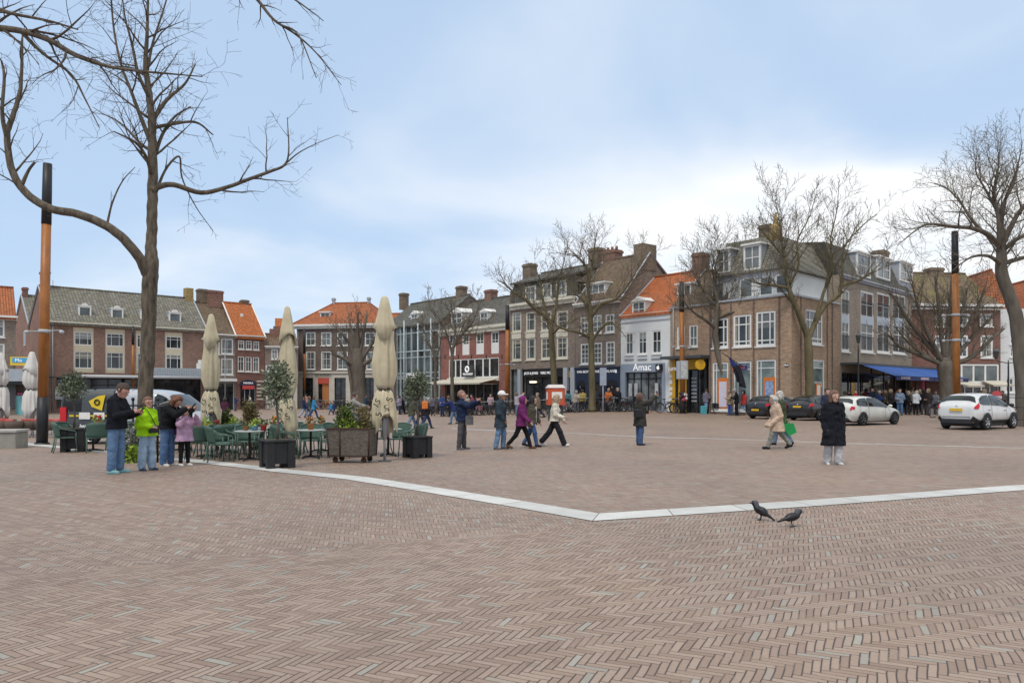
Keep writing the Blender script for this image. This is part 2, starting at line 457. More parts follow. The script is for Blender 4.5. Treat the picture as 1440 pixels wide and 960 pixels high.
# ------------------------------------------------------------------ ground
M_STONE = None
def build_ground():
 global M_STONE
 xs = sorted(set([-400, -250, -160, -120] + [round(-100 + 2.5 * i, 2) for i in range(81)] + [120, 160, 250, 400]))
 ys = sorted(set([-60, -20, 0, 4] + [round(8 + 1.6 * i, 2) for i in range(60)] + [110, 130, 170, 250, 400, 700]))
 V = [(x, y, gz(x, y)) for y in ys for x in xs]
 nx = len(xs)
 Fc = [(j * nx + i, j * nx + i + 1, (j + 1) * nx + i + 1, (j + 1) * nx + i) for j in range(len(ys) - 1) for i in range(nx - 1)]
 o = np_mesh('ground', V, Fc, herringbone('herringbone_clinkers'))
 tag(o, 'reddish brown herringbone brick paving of the market square', 'ground', kind='structure')
 t = NT('band_stone'); P = t.pos()
 rnd = t.n('ShaderNodeNewGeometry').outputs['Random Per Island']
 c = t.ramp(rnd, [(0.0, (0.50, 0.50, 0.475)), (0.5, (0.58, 0.58, 0.55)), (1.0, (0.64, 0.635, 0.60))])
 c = t.mix(0.6, c, t.ramp(t.noise(P, 2.0, 5.0, 0.7), [(0.3, (0.72, 0.71, 0.69)), (0.65, (1, 1, 1))]), 'MULTIPLY')
 c = t.mix(0.5, c, t.ramp(t.noise(P, 30.0, 3.0, 0.7), [(0.3, (0.82, 0.82, 0.82)), (0.65, (1, 1, 1))]), 'MULTIPLY')
 t.setp(c, 0.75, 0, 0.35); t.bump(t.noise(P, 25.0, 4.0), 0.15, 0.01)
 M_STONE = t.mat
 def edges(pts, w):
  pts = [Vector(p) for p in pts]; n = len(pts); off = []
  for i in range(n):
   u0 = (pts[i] - pts[i - 1]).normalized() if i else (pts[1] - pts[0]).normalized()
   u1 = (pts[i + 1] - pts[i]).normalized() if i < n - 1 else u0
   n0, n1 = Vector((-u0.y, u0.x)), Vector((-u1.y, u1.x)); m = (n0 + n1).normalized(); off.append(m * (w / 2) / max(m.dot(n0), .3))
  return [(pts[i] + off[i], pts[i + 1] + off[i + 1], pts[i] - off[i], pts[i + 1] - off[i + 1]) for i in range(n - 1)]
 def band(name, pts, w, slab, label, lift=0.006, jit=True):
  mb = MB(); pts = [Vector((p[0], p[1])) for p in pts]
  acc = []
  for (a0, b0, a1, b1) in edges(pts, w):
   L = (a0 - b0).length; n = max(1, round(L / slab)); g = 0.006 / L
   for k in range(n):
    t0, t1 = k / n + g, (k + 1) / n - g
    m_ = 3; bot = []; top = []
    for r in range(m_ + 1):
     f_ = t0 + (t1 - t0) * r / m_
     e0, e1 = a0.lerp(b0, f_), a1.lerp(b1, f_)
     bot.append((e0.x, e0.y, gz(e0.x, e0.y) + lift)); top.append((e1.x, e1.y, gz(e1.x, e1.y) + lift))
    nn = m_ + 1
    mb.add(bot + top, [(r, nn + r, nn + r + 1, r + 1) for r in range(m_)])
  return tag(mb.build(name, M_STONE), label, 'stone band', kind='structure')
 A = gpt(838, 727)
 lf = [gpt(838, 727), gpt(720, 707), gpt(597, 687), gpt(500, 672), gpt(400, 662), gpt(300, 650.5), gpt(240, 644), gpt(179, 638), gpt(100, 630), gpt(21, 622.5), gpt(-140, 612)]
 rt = [gpt(838, 727), gpt(1130, 708), gpt(1440, 685), gpt(1800, 668)]
 lf = lf[::-1] + rt[1:]
 band('paving_band', [p.xy for p in lf], 0.50, 1.1, 'pale stone band kinking in front of the camera, from the terrace past the two birds')
 far = [gpt(330, 588), gpt(400, 591), gpt(590, 599.5), gpt(760, 607.5), gpt(945, 615.5), gpt(1180, 623), gpt(1440, 630), gpt(1750, 641)]
 band('paving_line', [p.xy for p in far], 0.20, 1.0, 'thin pale stone line crossing the square behind the walkers', 0.005)
 band('paving_line', [gpt(1268, 587.5).xy, gpt(1322, 590).xy, gpt(1440, 594).xy], 0.16, 1.0, 'thin pale line on the paving between the two white cars', 0.005)
 mj = plain('joint_dark', (0.06, 0.05, 0.045), 0.9)
 def under(name, pts, w, label):
  mb = MB(); pts = [Vector(p) for p in pts]
  for (a0, b0, a1, b1) in edges(pts, w):
   n = max(1, int((a0 - b0).length / 0.5))
   for k in range(n):
    e = [a0.lerp(b0, k / n), a1.lerp(b1, k / n), a1.lerp(b1, (k + 1) / n), a0.lerp(b0, (k + 1) / n)]
    mb.quad(*[(c.x, c.y, gz(c.x, c.y) + 0.003) for c in e])
  tag(mb.build(name, mj), label, 'paving joint', kind='structure')
 under('paving_joint', [p.xy for p in lf], 0.53, 'dark joint edging the pale stone band')
build_ground()
# ------------------------------------------------------------------ facade toolkit
WH = plain('white_paint_wood', (0.74, 0.73, 0.69), 0.5, 0.06)
CREAM = plain('cream_render', (0.60, 0.52, 0.38), 0.75, 0.08)
CREAM2 = plain('cream_frame', (0.62, 0.58, 0.47), 0.6, 0.08)
STONEW = plain('pale_sandstone', (0.55, 0.51, 0.44), 0.8, 0.10, 2.0)
GLS = [glassy('glass_dark', (0.018, 0.022, 0.024), (0.06, 0.07, 0.072)), glassy('glass_grey', (0.045, 0.055, 0.058), (0.15, 0.17, 0.17)), glassy('glass_curtain', (0.10, 0.11, 0.11), (0.24, 0.25, 0.24))]
GSHOP = glassy('glass_shop', (0.010, 0.011, 0.013), (0.05, 0.052, 0.055), 0.05, 1.6)
GBLUE = glassy('glass_blue_grey', (0.10, 0.13, 0.14), (0.24, 0.29, 0.30))
BLACK = plain('black_paint', (0.012, 0.012, 0.014), 0.45, 0.2)
DGREY = plain('dark_grey_metal', (0.06, 0.065, 0.07), 0.5, 0.15)
LGREY = plain('light_grey_metal', (0.42, 0.44, 0.46), 0.45, 0.08)
MGREY = plain('mid_grey_metal', (0.22, 0.235, 0.25), 0.5, 0.1)
ZINC = plain('zinc_gutter', (0.30, 0.32, 0.33), 0.5, 0.12)
LEAD = plain('lead_flashing', (0.36, 0.38, 0.41), 0.6, 0.1)
WALLW = plain('white_plaster', (0.66, 0.67, 0.66), 0.8, 0.06, 1.2)
B_BROWN = brick('brick_brown', (0.309, 0.176, 0.128), (0.24, 0.20, 0.17), 0.22)
B_RED = brick('brick_red', (0.311, 0.124, 0.097), (0.22, 0.15, 0.13), 0.22)
B_DRED = brick('brick_dark_red', (0.241, 0.113, 0.084), (0.2, 0.15, 0.13), 0.22)
B_GREYB = brick('brick_grey_brown', (0.261, 0.207, 0.166), (0.24, 0.21, 0.18), 0.22)
B_DARK = brick('brick_dark_brown', (0.180, 0.132, 0.108), (0.17, 0.15, 0.14), 0.25)
B_TAN = brick('brick_tan', (0.416, 0.278, 0.179), (0.29, 0.24, 0.19), 0.22)
B_TAUPE = brick('brick_taupe', (0.363, 0.296, 0.224), (0.28, 0.25, 0.21), 0.15)
B_CHIM = brick('brick_chimney', (0.226, 0.166, 0.117), (0.2, 0.17, 0.12), 0.3)
B_CHIMY = brick('brick_lichen', (0.394, 0.274, 0.105), (0.25, 0.2, 0.1), 0.3)
B_CHIMR = brick('brick_chimney_red', (0.288, 0.144, 0.107), (0.2, 0.16, 0.13), 0.3)
T_ORANGE = tiles('tiles_orange', (0.53, 0.165, 0.055), 0.2, mossy=0.10)
T_RED = tiles('tiles_red', (0.43, 0.135, 0.055), 0.22, mossy=0.22)
T_GREY = tiles('tiles_grey_slate', (0.225, 0.213, 0.176), 0.30, 0.30, 0.25, mossy=0.35)
T_DKGREY = tiles('tiles_dark_grey', (0.129, 0.124, 0.109), 0.30, 0.28, 0.25, mossy=0.3)
T_BROWN = tiles('tiles_brown', (0.192, 0.132, 0.092), 0.28, mossy=0.45)
T_MOSS = tiles('tiles_mossy', (0.206, 0.151, 0.097), 0.3, moss=(0.19, 0.17, 0.05), mossy=0.8)
WRNG = random.Random(11)
CURT = [plain('curtain_pale', (.30, .31, .30), .35, .12), plain('curtain_cream', (.26, .245, .205), .35, .12), plain('curtain_grey', (.14, .15, .155), .35, .12)]
class Fac:
 """a facade plane: origin and direction in plan (left to right as seen from the square)"""
 def __init__(s, O, u):
  s.O = Vector(O); s.u = Vector(u).normalized(); s.n = Vector((-s.u.y, s.u.x))
  s.rz = math.atan2(s.u.y, s.u.x)
 def s_at(s, px):
  k = (px - CX) / F
  return (k * s.O.y - s.O.x) / (s.u.x - k * s.u.y)
 def sub(s, px0):
  """same line, origin moved to a pixel column"""
  return Fac(s.O + s.u * s.s_at(px0), s.u)
 def off(s, y):
  return Fac(s.O + s.n * y, s.u)
 def z_at(s, px, py):
  d = s.O.y + s.u.y * s.s_at(px)
  return EYE + (HY - py) / F * d
 def rect(s, x0, y0, x1, y1):
  xm = (x0 + x1) / 2
  return (s.s_at(x0), s.s_at(x1), s.z_at(xm, y1), s.z_at(xm, y0))
 def root(s, name, label, cat, group=None):
  return empty(name, (s.O.x, s.O.y, 0), s.rz, label, cat, group)
def holed(mb, s0, s1, z0, z1, holes, y=0.0, dep=0.14, m=0, mr=None):
 """wall sheet with rectangular openings and reveals; front at y"""
 mr = m if mr is None else mr
 hs = [(max(h[0], s0 + .01), min(h[1], s1 - .01), max(h[2], z0), min(h[3], z1 - .01)) for h in holes]
 xs = sorted({s0, s1} | {h[0] for h in hs} | {h[1] for h in hs})
 zs = sorted({z0, z1} | {h[2] for h in hs} | {h[3] for h in hs})
 for a, b in zip(xs, xs[1:]):
  if b - a < 1e-5: continue
  run = None
  for c, d in zip(zs, zs[1:]):
   if d - c < 1e-5: continue
   cx, cz = (a + b) / 2, (c + d) / 2
   inside = any(h[0] < cx < h[1] and h[2] < cz < h[3] for h in hs)
   if not inside:
    run = [c, d] if run is None else [run[0], d]
   elif run:
    mb.quad((a, y, run[0]), (b, y, run[0]), (b, y, run[1]), (a, y, run[1]), m); run = None
  if run: mb.quad((a, y, run[0]), (b, y, run[0]), (b, y, run[1]), (a, y, run[1]), m)
 for h in hs:
  a, b, c, d = h; q = y + dep
  mb.quad((a, y, c), (a, y, d), (a, q, d), (a, q, c), mr)
  mb.quad((b, y, d), (b, y, c), (b, q, c), (b, q, d), mr)
  mb.quad((a, y, d), (b, y, d), (b, q, d), (a, q, d), mr)
  mb.quad((a, y, c), (a, q, c), (b, q, c), (b, y, c), mr)
def window(root, r, nv=1, nh=(0.6,), fw=0.09, mat=None, glass=None, y=0.03, sill=True, name='window', thin=0.045, sillmat=None, low=None):
 """nv equal lights across (or list of fractions), nh fractions of transoms; frame + pane + sill"""
 mat = mat or WH
 s0, s1, z0, z1 = r
 mb = MB()
 y0, y1 = y, y + 0.09
 mb.box(s0, s0 + fw, y0, y1, z0, z1); mb.box(s1 - fw, s1, y0, y1, z0, z1)
 mb.box(s0 + fw, s1 - fw, y0, y1, z0, z0 + fw * 1.1); mb.box(s0 + fw, s1 - fw, y0, y1, z1 - fw, z1)
 a, b, c, d = s0 + fw, s1 - fw, z0 + fw * 1.1, z1 - fw
 vs = [(i + 1) / (nv + 1) for i in range(nv)] if isinstance(nv, int) else list(nv)
 for f in vs:
  x = a + (b - a) * f
  mb.box(x - thin / 2, x + thin / 2, y0 + .012, y1 - .012, c, d)
 for f in nh:
  zz = c + (d - c) * f
  mb.box(a, b, y0 + .016, y1 - .016, zz - thin / 2, zz + thin / 2)
 w = mb.build(name, mat, root)
 g = glass or WRNG.choice([GLS[0], GLS[0], GLS[1], GLS[1], GLS[2]])
 MB().box(a - .01, b + .01, y1 - .04, y1 - .02, c - .01, d + .01).build('pane', g, w)
 if CURT and glass is not GSHOP and nv and name == 'window' and b - a > .5:
  q = WRNG.random(); cy = y1 - .043
  if q < .45:
   cw = (b - a) * WRNG.uniform(.12, .26)
   for xa, xb in ((a, a + cw), (b - cw, b)): MB().box(xa, xb, cy, cy + .002, c + .02, d - .01).build('curtain', CURT[WRNG.randrange(3)], w)
  elif q < .7: MB().box(a + .01, b - .01, cy, cy + .002, d - (d - c) * WRNG.uniform(.2, .6), d - .01).build('blind', CURT[WRNG.randrange(3)], w)
 if low is not None:
  MB().box(a, b, y0 + .02, y1 - .045, c, c + (d - c) * low[0]).build('lower_panel', low[1], w)
 if sill:
  MB().box(s0 - .06, s1 + .06, -0.09, y0 - .002, z0 - 0.09, z0 - .004).build('sill', sillmat or mat, w)
 return w
def shell(mb, w, D, z0, z1, holes=(), m=0, dep=0.14):
 holed(mb, 0, w, z0, z1, holes, 0, dep, m)
 mb.quad((0, D, z0), (0, 0, z0), (0, 0, z1), (0, D, z1), m)
 mb.quad((w, 0, z0), (w, D, z0), (w, D, z1), (w, 0, z1), m)
 mb.quad((w, D, z0), (0, D, z0), (0, D, z1), (w, D, z1), m)
 mb.quad((0.02, 0.6, z0), (w - 0.02, 0.6, z0), (w - 0.02, 0.6, z1 - .02), (0.02, 0.6, z1 - .02), m)
def gable_roof(root, w, D, ze, zr, mat, ov=0.25, side=0.04, half=None, name='roof', wallmat=None, x0=0.0, verge=None):
 """ridge parallel to the facade, half = horizontal distance eaves-ridge"""
 half = half or D / 2
 t = 0.16
 k = (zr - ze) / half
 zf = ze - ov * k
 mb = MB()
 a, b = x0 - side, w + side
 fr = [(-ov, zf), (half, zr), (D + ov, zf if abs(D - 2 * half) < .01 else ze - 0.1)]
 pts = fr + [(fr[2][0], fr[2][1] - t), (half, zr - t * 1.2), (fr[0][0], fr[0][1] - t)]
 vs = [(a, p[0], p[1] + .02) for p in pts] + [(b, p[0], p[1] + .02) for p in pts]
 mb.add(vs, [(0, 6, 7, 1), (1, 7, 8, 2), (2, 8, 9, 3), (3, 9, 10, 4), (4, 10, 11, 5), (5, 11, 6, 0), (0, 1, 4, 5), (1, 2, 3, 4), (7, 6, 11, 10), (8, 7, 10, 9)])
 mb.tube([(a, half, zr + .03), (b, half, zr + .03)], 0.12, 6)
 r = mb.build(name, mat, root)
 if verge:
  for x in (a - .03, b + .03):
   MB().tube([(x, p[0], p[1] + .06) for p in fr], 0.09, 4, smooth=False).build('verge', verge, r)
 return r
def gable_ends(mb, w, D, ze, zr, half=None, m=0, x0=0.0):
 half = half or D / 2
 for x in (x0, w):
  mb.poly([(x, 0, ze), (x, D, ze), (x, half, zr - .1)] if x == w else [(x, D, ze), (x, 0, ze), (x, half, zr - .1)], m)
def hip_roof(root, w, D, ze, zr, mat, ov=0.3, hip=None, name='roof'):
 hip = hip or D / 2
 mb = MB()
 A = [(-ov, -ov, ze), (w + ov, -ov, ze), (w + ov, D + ov, ze), (-ov, D + ov, ze)]
 r0, r1 = (hip, D / 2, zr), (w - hip, D / 2, zr)
 mb.add(A + [r0, r1], [(0, 1, 5, 4), (2, 3, 4, 5), (1, 2, 5), (3, 0, 4), (3, 2, 1, 0)])
 mb.tube([r0, r1], 0.13, 6)
 for c, r in ((A[0], r0), (A[3], r0), (A[1], r1), (A[2], r1)): mb.tube([c, r], 0.11, 5)
 return mb.build(name, mat, root)
def chimney(parent, x, y, w, d, z0, z1, mat, pots=2, cap=True):
 mb = MB()
 mb.box(x - w / 2, x + w / 2, y - d / 2, y + d / 2, z0, z1)
 if cap: mb.box(x - w / 2 - .07, x + w / 2 + .07, y - d / 2 - .07, y + d / 2 + .07, z1 - .28, z1 - .1)
 for i in range(pots):
  mb.lathe([(0.11, z1), (0.13, z1 + .18), (0.10, z1 + .35)], 8, (x + (i - (pots - 1) / 2) * w / max(pots, 1), y, 0))
 mb.build('chimney', mat, parent)
def dormer(root, s0, s1, z0, z1, y, depth, fmat=None, style='flat', nv=1, nh=(0.5,), cheek=None, glass=None, fw=0.12):
 """box dormer standing on the roof; front at y"""
 fmat = fmat or WH
 mb = MB(); b = 0.13
 mb.box(s0, s0 + b, y, y + .12, z0, z1); mb.box(s1 - b, s1, y, y + .12, z0, z1)
 mb.box(s0 + b, s1 - b, y, y + .12, z1 - b, z1); mb.box(s0 + b, s1 - b, y, y + .12, z0, z0 + b * .8)
 mb.quad((s0 + .01, y + .1, z0 - .6), (s0 + .01, y + .1, z1), (s0 + .01, y + depth, z1), (s0 + .01, y + depth, z0 - .6), 1)
 mb.quad((s1 - .01, y + .1, z0 - .6), (s1 - .01, y + depth, z0 - .6), (s1 - .01, y + depth, z1), (s1 - .01, y + .1, z1), 1)
 mb.quad((s0 + .02, y + .11, z0 - .6), (s1 - .02, y + .11, z0 - .6), (s1 - .02, y + .11, z0 + .02), (s0 + .02, y + .11, z0 + .02), 1)
 xm = (s0 + s1) / 2
 if style == 'flat':
  mb.box(s0 - .12, s1 + .12, y - .15, y + depth, z1 + .002, z1 + .12, 0)
 elif style == 'ped':
  h = (s1 - s0) * .28
  mb.add([(s0 - .1, y - .08, z1 + .002), (s1 + .1, y - .08, z1 + .002), (xm, y - .08, z1 + h), (s0 - .1, y + depth, z1 + .002), (s1 + .1, y + depth, z1 + .002), (xm, y + depth, z1 + h)],
    [(0, 1, 2), (1, 4, 5, 2), (3, 0, 2, 5), (0, 3, 4, 1)], 0)
 elif style == 'crest':
  n = 10; w = (s1 - s0)
  pr = [(s0 - .05, z1 + .003), (s1 + .05, z1 + .003), (s1 + .05, z1 + .10)]
  for i in range(n + 1):
   a = PI * i / n
   pr.append((xm + math.cos(a) * w * .24, z1 + .10 + math.sin(a) * w * .2))
  pr.append((s0 - .05, z1 + .10))
  vs = [(p[0], y - .04, p[1]) for p in pr] + [(p[0], y + .14, p[1]) for p in pr]
  m_ = len(pr)
  fs = [tuple(range(m_)), tuple(range(2 * m_ - 1, m_ - 1, -1))] + [(i, m_ + i, m_ + (i + 1) % m_, (i + 1) % m_) for i in range(m_)]
  mb.add(vs, fs, 0)
  mb.box(s0 - .02, s1 + .02, y + .14, y + depth, z1 + .002, z1 + .1, 1)
 elif style == 'arch':
  n = 8; w = (s1 - s0) / 2
  pr = [(xm + math.cos(PI * i / n) * (w + .05), z1 + math.sin(PI * i / n) * w * .7) for i in range(n + 1)]
  vs = [(p[0], y - .02, p[1]) for p in pr] + [(p[0], y + depth, p[1]) for p in pr]; m_ = n + 1
  mb.add(vs, [tuple(range(m_)), ] + [(i, m_ + i, m_ + i + 1, i + 1) for i in range(n)] + [(n, 2 * n + 1, m_, 0)], 0)
 dm = mb.build('dormer', [fmat, cheek or fmat], root)
 w = MB(); r = (s0 + b, s1 - b, z0 + b * .8, z1 - b)
 a, c, e, f = r
 w.box(a, c, y + .07, y + .09, e, f, 1)
 vs = [(i + 1) / (nv + 1) for i in range(nv)]
 for q in vs: w.box(a + (c - a) * q - .03, a + (c - a) * q + .03, y + .03, y + .065, e, f, 0)
 for q in nh: w.box(a, c, y + .035, y + .068, e + (f - e) * q - .03, e + (f - e) * q + .03, 0)
 w.build('window', [fmat, glass or WRNG.choice(GLS)], dm)
 return dm
def cornice(root, x0, x1, z, mat, h=0.3, out=0.3, name='cornice', y=0.0):
 mb = MB()
 mb.box(x0, x1, y - out * .55, y - .003, z - h, z - h * .45)
 mb.box(x0 - .04, x1 + .04, y - out, y - .003, z - h * .45 + .002, z)
 return mb.build(name, mat, root)
def sign(root, s0, s1, z0, z1, mat, y=-0.08, th=0.07, name='sign_board'):
 return MB().box(s0, s1, y, y + th, z0, z1).build(name, mat, root)
TXT = Matrix.Rotation(R(90), 4, 'X')
def lettering(parent, body, size, s, z, y, mat, sx=1.0, align='CENTER'):
 return text(body, size, parent, mat, Matrix.Translation((s, y, z)) @ TXT, align=align, ext=0.012, sx=sx)
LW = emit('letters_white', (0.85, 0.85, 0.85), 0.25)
def shopglass(root, s0, s1, z0, z1, n, mat=None, glass=None, y=0.25, fw=0.07, tran=None, door=None):
 """glazed shopfront: posts, rail, one pane mesh; goods shelf inside"""
 mat = mat or BLACK; mb = MB()
 for i in range(n + 1):
  x = s0 + (s1 - s0) * i / n
  mb.box(x - fw / 2, x + fw / 2, y - .05, y + .05, z0, z1)
 mb.box(s0, s1, y - .045, y + .045, z1 - fw, z1 - .002); mb.box(s0, s1, y - .045, y + .045, z0, z0 + .25)
 if tran: mb.box(s0, s1, y - .04, y + .04, tran - fw / 2, tran + fw / 2)
 o = mb.build('shopfront', mat, root)
 MB().box(s0, s1, y + .01, y + .03, z0 + .02, z1 - .01).build('pane', glass or GSHOP, o)
 return o
def awning(root, s0, s1, y0, zt, out, zb, mat, val=0.22, valmat=None, name='awning', label=None, frame=True):
 mb = MB(); n = max(2, int((s1 - s0) / 0.6))
 th = .025
 for i in range(n):
  a, b = s0 + (s1 - s0) * i / n, s0 + (s1 - s0) * (i + 1) / n
  sag = 0.0
  mb.add([(a, y0, zt), (b, y0, zt), (b, y0 - out, zb), (a, y0 - out, zb), (a, y0, zt - th), (b, y0, zt - th), (b, y0 - out, zb - th), (a, y0 - out, zb - th)], [(3, 2, 1, 0), (4, 5, 6, 7)], 0)
 mb.box(s0, s1, y0 - out - .02, y0 - out, zb - val, zb, 1)
 mb.tube([(s0, y0 - out, zb), (s1, y0 - out, zb)], 0.045, 6, 1)
 if frame:
  for x in (s0 + .1, s1 - .1): mb.tube([(x, y0, zt - .5), (x, y0 - out * .5, zb - .1), (x, y0 - out, zb - .05)], .025, 5, 1)
 o = mb.build(name, [mat, valmat or mat], root)
 return o
def downpipe(root, s, z0, z1, mat=None):
 MB().tube([(s, -.09, z0), (s, -.09, z1)], .05, 6).build('downpipe', mat or ZINC, root)
BASE = -0.7
# ------------------------------------------------------------------ left row
LROW = Fac((-44.6, 72.0), (0.714, 0.70))
def left_long_house():
 f = LROW; rt = f.root('shop_house', 'long brown brick building with grey slate roof and four white crested dormers', 'building')
 w = f.s_at(290); D = 8.0; ze, zr = 8.45, 12.25
 cols = [(103, 132, 452, 449.5), (148, 176, 455, 452), (191, 210, 457, 455), (232, 257, 459, 458)]
 mb = MB(); holes = []; panels = []
 for i, (x0, x1, yt, _) in enumerate(cols):
  s0, s1 = f.s_at(x0), f.s_at(x1)
  panels.append((s0, s1)); holes.append((s0, s1, 3.55, ze - .45))
 gh = (0.6, w - .6, 0.0, 3.0)
 shell(mb, w, D, BASE, ze, holes + [gh]); gable_ends(mb, w, D, ze, zr)
 mb.build('wall', B_BROWN, rt)
 for (s0, s1) in panels:
  p = MB(); wz = [(3.95, 5.62), (6.25, 7.55)]
  rr = [(s0 + .12, s1 - .12, a, b) for a, b in wz]
  holed(p, s0, s1, 3.55, ze - .45, rr, .06, .1)
  p.build('bay_panel', CREAM, rt)
  for r in rr: window(rt, r, [0.27, 0.77], (0.78,), .08, WH, GLS[0], y=.08, sill=False)
 cornice(rt, -.1, w + .1, ze + .02, CREAM2, .3, .35)
 rf = gable_roof(rt, w, D, ze + .1, zr, T_GREY, .3, verge=LEAD)
 for (x0, x1, y0, y1) in ((109, 127, 427, 449), (155, 172, 430.5, 451), (196, 210, 433, 454), (236, 253, 436, 456)):
  g = f.off(1.1); s0, s1, z0, z1 = g.rect(x0, y0 + 4, x1, y1)
  dormer(rt, s0, s1, z0, z1, .75, 1.8, WH, 'crest', 0, (), LEAD, GLS[1])
 chimney(rf, w - .4, D / 2, .8, .9, zr - 1, zr + 1.15, B_CHIMY, 0, False)
 chimney(rf, .5, D / 2 , .7, .9, zr - .6, zr + 1.5, B_BROWN, 0)
 rf2 = MB().tube([(1.2, D / 2, zr), (1.2, D / 2, zr + .7)], .02, 4).build('lightning_rod', DGREY, rf)
 downpipe(rt, .25, BASE, ze); downpipe(rt, w - .3, BASE, ze)
 shopglass(rt, .65, w - .65, BASE, 2.95, 9, BLACK, tran=2.3)
 c = MB(); c.box(1.2, w - 5.2, -2.6, -.01, 3.02, 3.22); c.tube([(1.1, -2.62, 3.12), (w - .2, -2.62, 3.12)], .16, 8, 1)
 c.build('canopy', [DGREY, LGREY], rt)
 g = MB(); s0 = f.s_at(205)
 g.box(s0, w - .1, -2.3, -.01, 3.3, 4.1)
 n = 26
 for i in range(n): g.box(s0 + (w - s0) * i / n, s0 + (w - s0) * i / n + .06, -2.36, -2.303, 3.3, 4.1, 1)
 g.build('canopy_fascia', [plain('fascia_blue_grey', (0.38, 0.43, 0.47), .5, .1), LGREY], rt)
 bx = MB(); xx = f.s_at(274); bx.bbox(xx - .35, xx + .35, -1.9, -1.3, 4.11, 4.7); bx.bbox(xx - .22, xx + .22, -1.8, -1.4, 4.701, 5.05)
 bx.build('roof_vent', WH, rt)
 MB().box(f.s_at(77), f.s_at(87), -.12, -.01, .9, 1.9).build('notice_board', LGREY, rt)
 arm = MB(); arm.tube([(f.s_at(68), -.05, 3.05), (f.s_at(86), -1.0, 3.0)], .06, 6); arm.ell((f.s_at(86), -1.0, 3.0), (.2, .2, .2)); arm.build('wall_lamp', DGREY, rt)
left_long_house()
def slate_gable_house():
 f = Fac((-52.9, 82.0), (0.714, 0.70)); rt = f.root('gable_house', 'narrow brown brick gable with grey slate roof behind the orange mast', 'building')
 w, D, ze, zr = 6.0, 8.0, 8.6, 12.6
 mb = MB(); shell(mb, w, D, BASE, ze); gable_ends(mb, w, D, ze, zr); mb.build('wall', B_BROWN, rt)
 rf = gable_roof(rt, w, D, ze, zr, T_GREY, .2, verge=LEAD)
 chimney(rf, .3, D / 2, .5, .6, zr - .5, zr + .9, B_CHIMR, 0)
 for z in (3.3, 6.8):
  q = MB(); q.box(-.06, .05, 2.2, 2.9, z, z + 1.6); o = q.build('window', WH, rt)
  MB().box(-.075, -.062, 2.28, 2.82, z + .1, z + 1.5).build('pane', GLS[2], o)
slate_gable_house()
def corner_brick_house():
 f = Fac((-50.5, 61.2), (0.80, 0.60)); rt = f.root('corner_house', 'brick house with white cornice and red tile roof cut by the photo edge', 'building')
 w, D, ze, zr = f.s_at(22), 7.0, 8.3, 11.2
 h = [f.rect(-12, 448, 6.5, 474), f.rect(-12, 483, 6.5, 512)]
 mb = MB(); shell(mb, w, D, BASE, ze, h); gable_ends(mb, w, D, ze, zr); mb.build('wall', B_GREYB, rt)
 for r in h: window(rt, r, 1, (.6,), .13, WH, GLS[1])
 cornice(rt, -.1, w + .1, ze + .02, WH, .4, .4)
 gable_roof(rt, w, D, ze + .05, zr, T_RED, .3)
 sg = sign(rt, f.s_at(4), f.s_at(21), f.z_at(12, 575), f.z_at(12, 540), DGREY)
corner_brick_house()
def ice_kiosk():
 f = Fac((-43.9, 66.5), (0.95, 0.3)); rt = f.root('kiosk', 'turquoise fronted kiosk with yellow and blue sign beside the parasols', 'kiosk')
 s0, s1 = f.s_at(9), f.s_at(58)
 f2 = f.sub(9); rt.location = (f2.O.x, f2.O.y, 0); w = s1 - s0
 z = lambda y: f2.z_at(30, y)
 mb = MB(); mb.box(0, w, .3, 2.2, BASE, z(536)); mb.build('wall', B_DARK, rt)
 MB().box(0.05, w - .05, -.15, .28, BASE, z(556)).build('counter', plain('turquoise_panel', (0.20, 0.50, 0.52), .5, .08), rt)
 MB().box(0, w, -.9, .29, z(536), z(519)).build('awning_fascia', plain('fascia_grey_blue', (0.36, 0.40, 0.44), .6, .1), rt)
 MB().box(0, w, -.95, .25, z(541), z(536.5)).build('awning_edge', BLACK, rt)
 MB().box(w * .55, w * .62, -.5, -.4, BASE, z(536)).build('post', DGREY, rt)
 pk = MB()
 for i in range(5): pk.ell((.3 + i * .28, .1, z(554)), (.16, .14, .14), 8, 5)
 pk.build('goods', plain('pink_goods', (0.62, 0.16, 0.24), .6, .3), rt)
 sg = MB().box(w * .18, w * .8, -.7, -.6, z(514), z(502)).build('sign_board', plain('sign_yellow', (0.75, 0.52, 0.06), .5, .06), rt)
 MB().box(w * .24, w * .8, -.73, -.702, z(510), z(503.4)).build('sign_band', plain('sign_blue', (0.07, 0.38, 0.62), .5, .06), sg)
 lettering(sg, 'Mo', .42, w * .42, z(507), -.735, LW)
ice_kiosk()
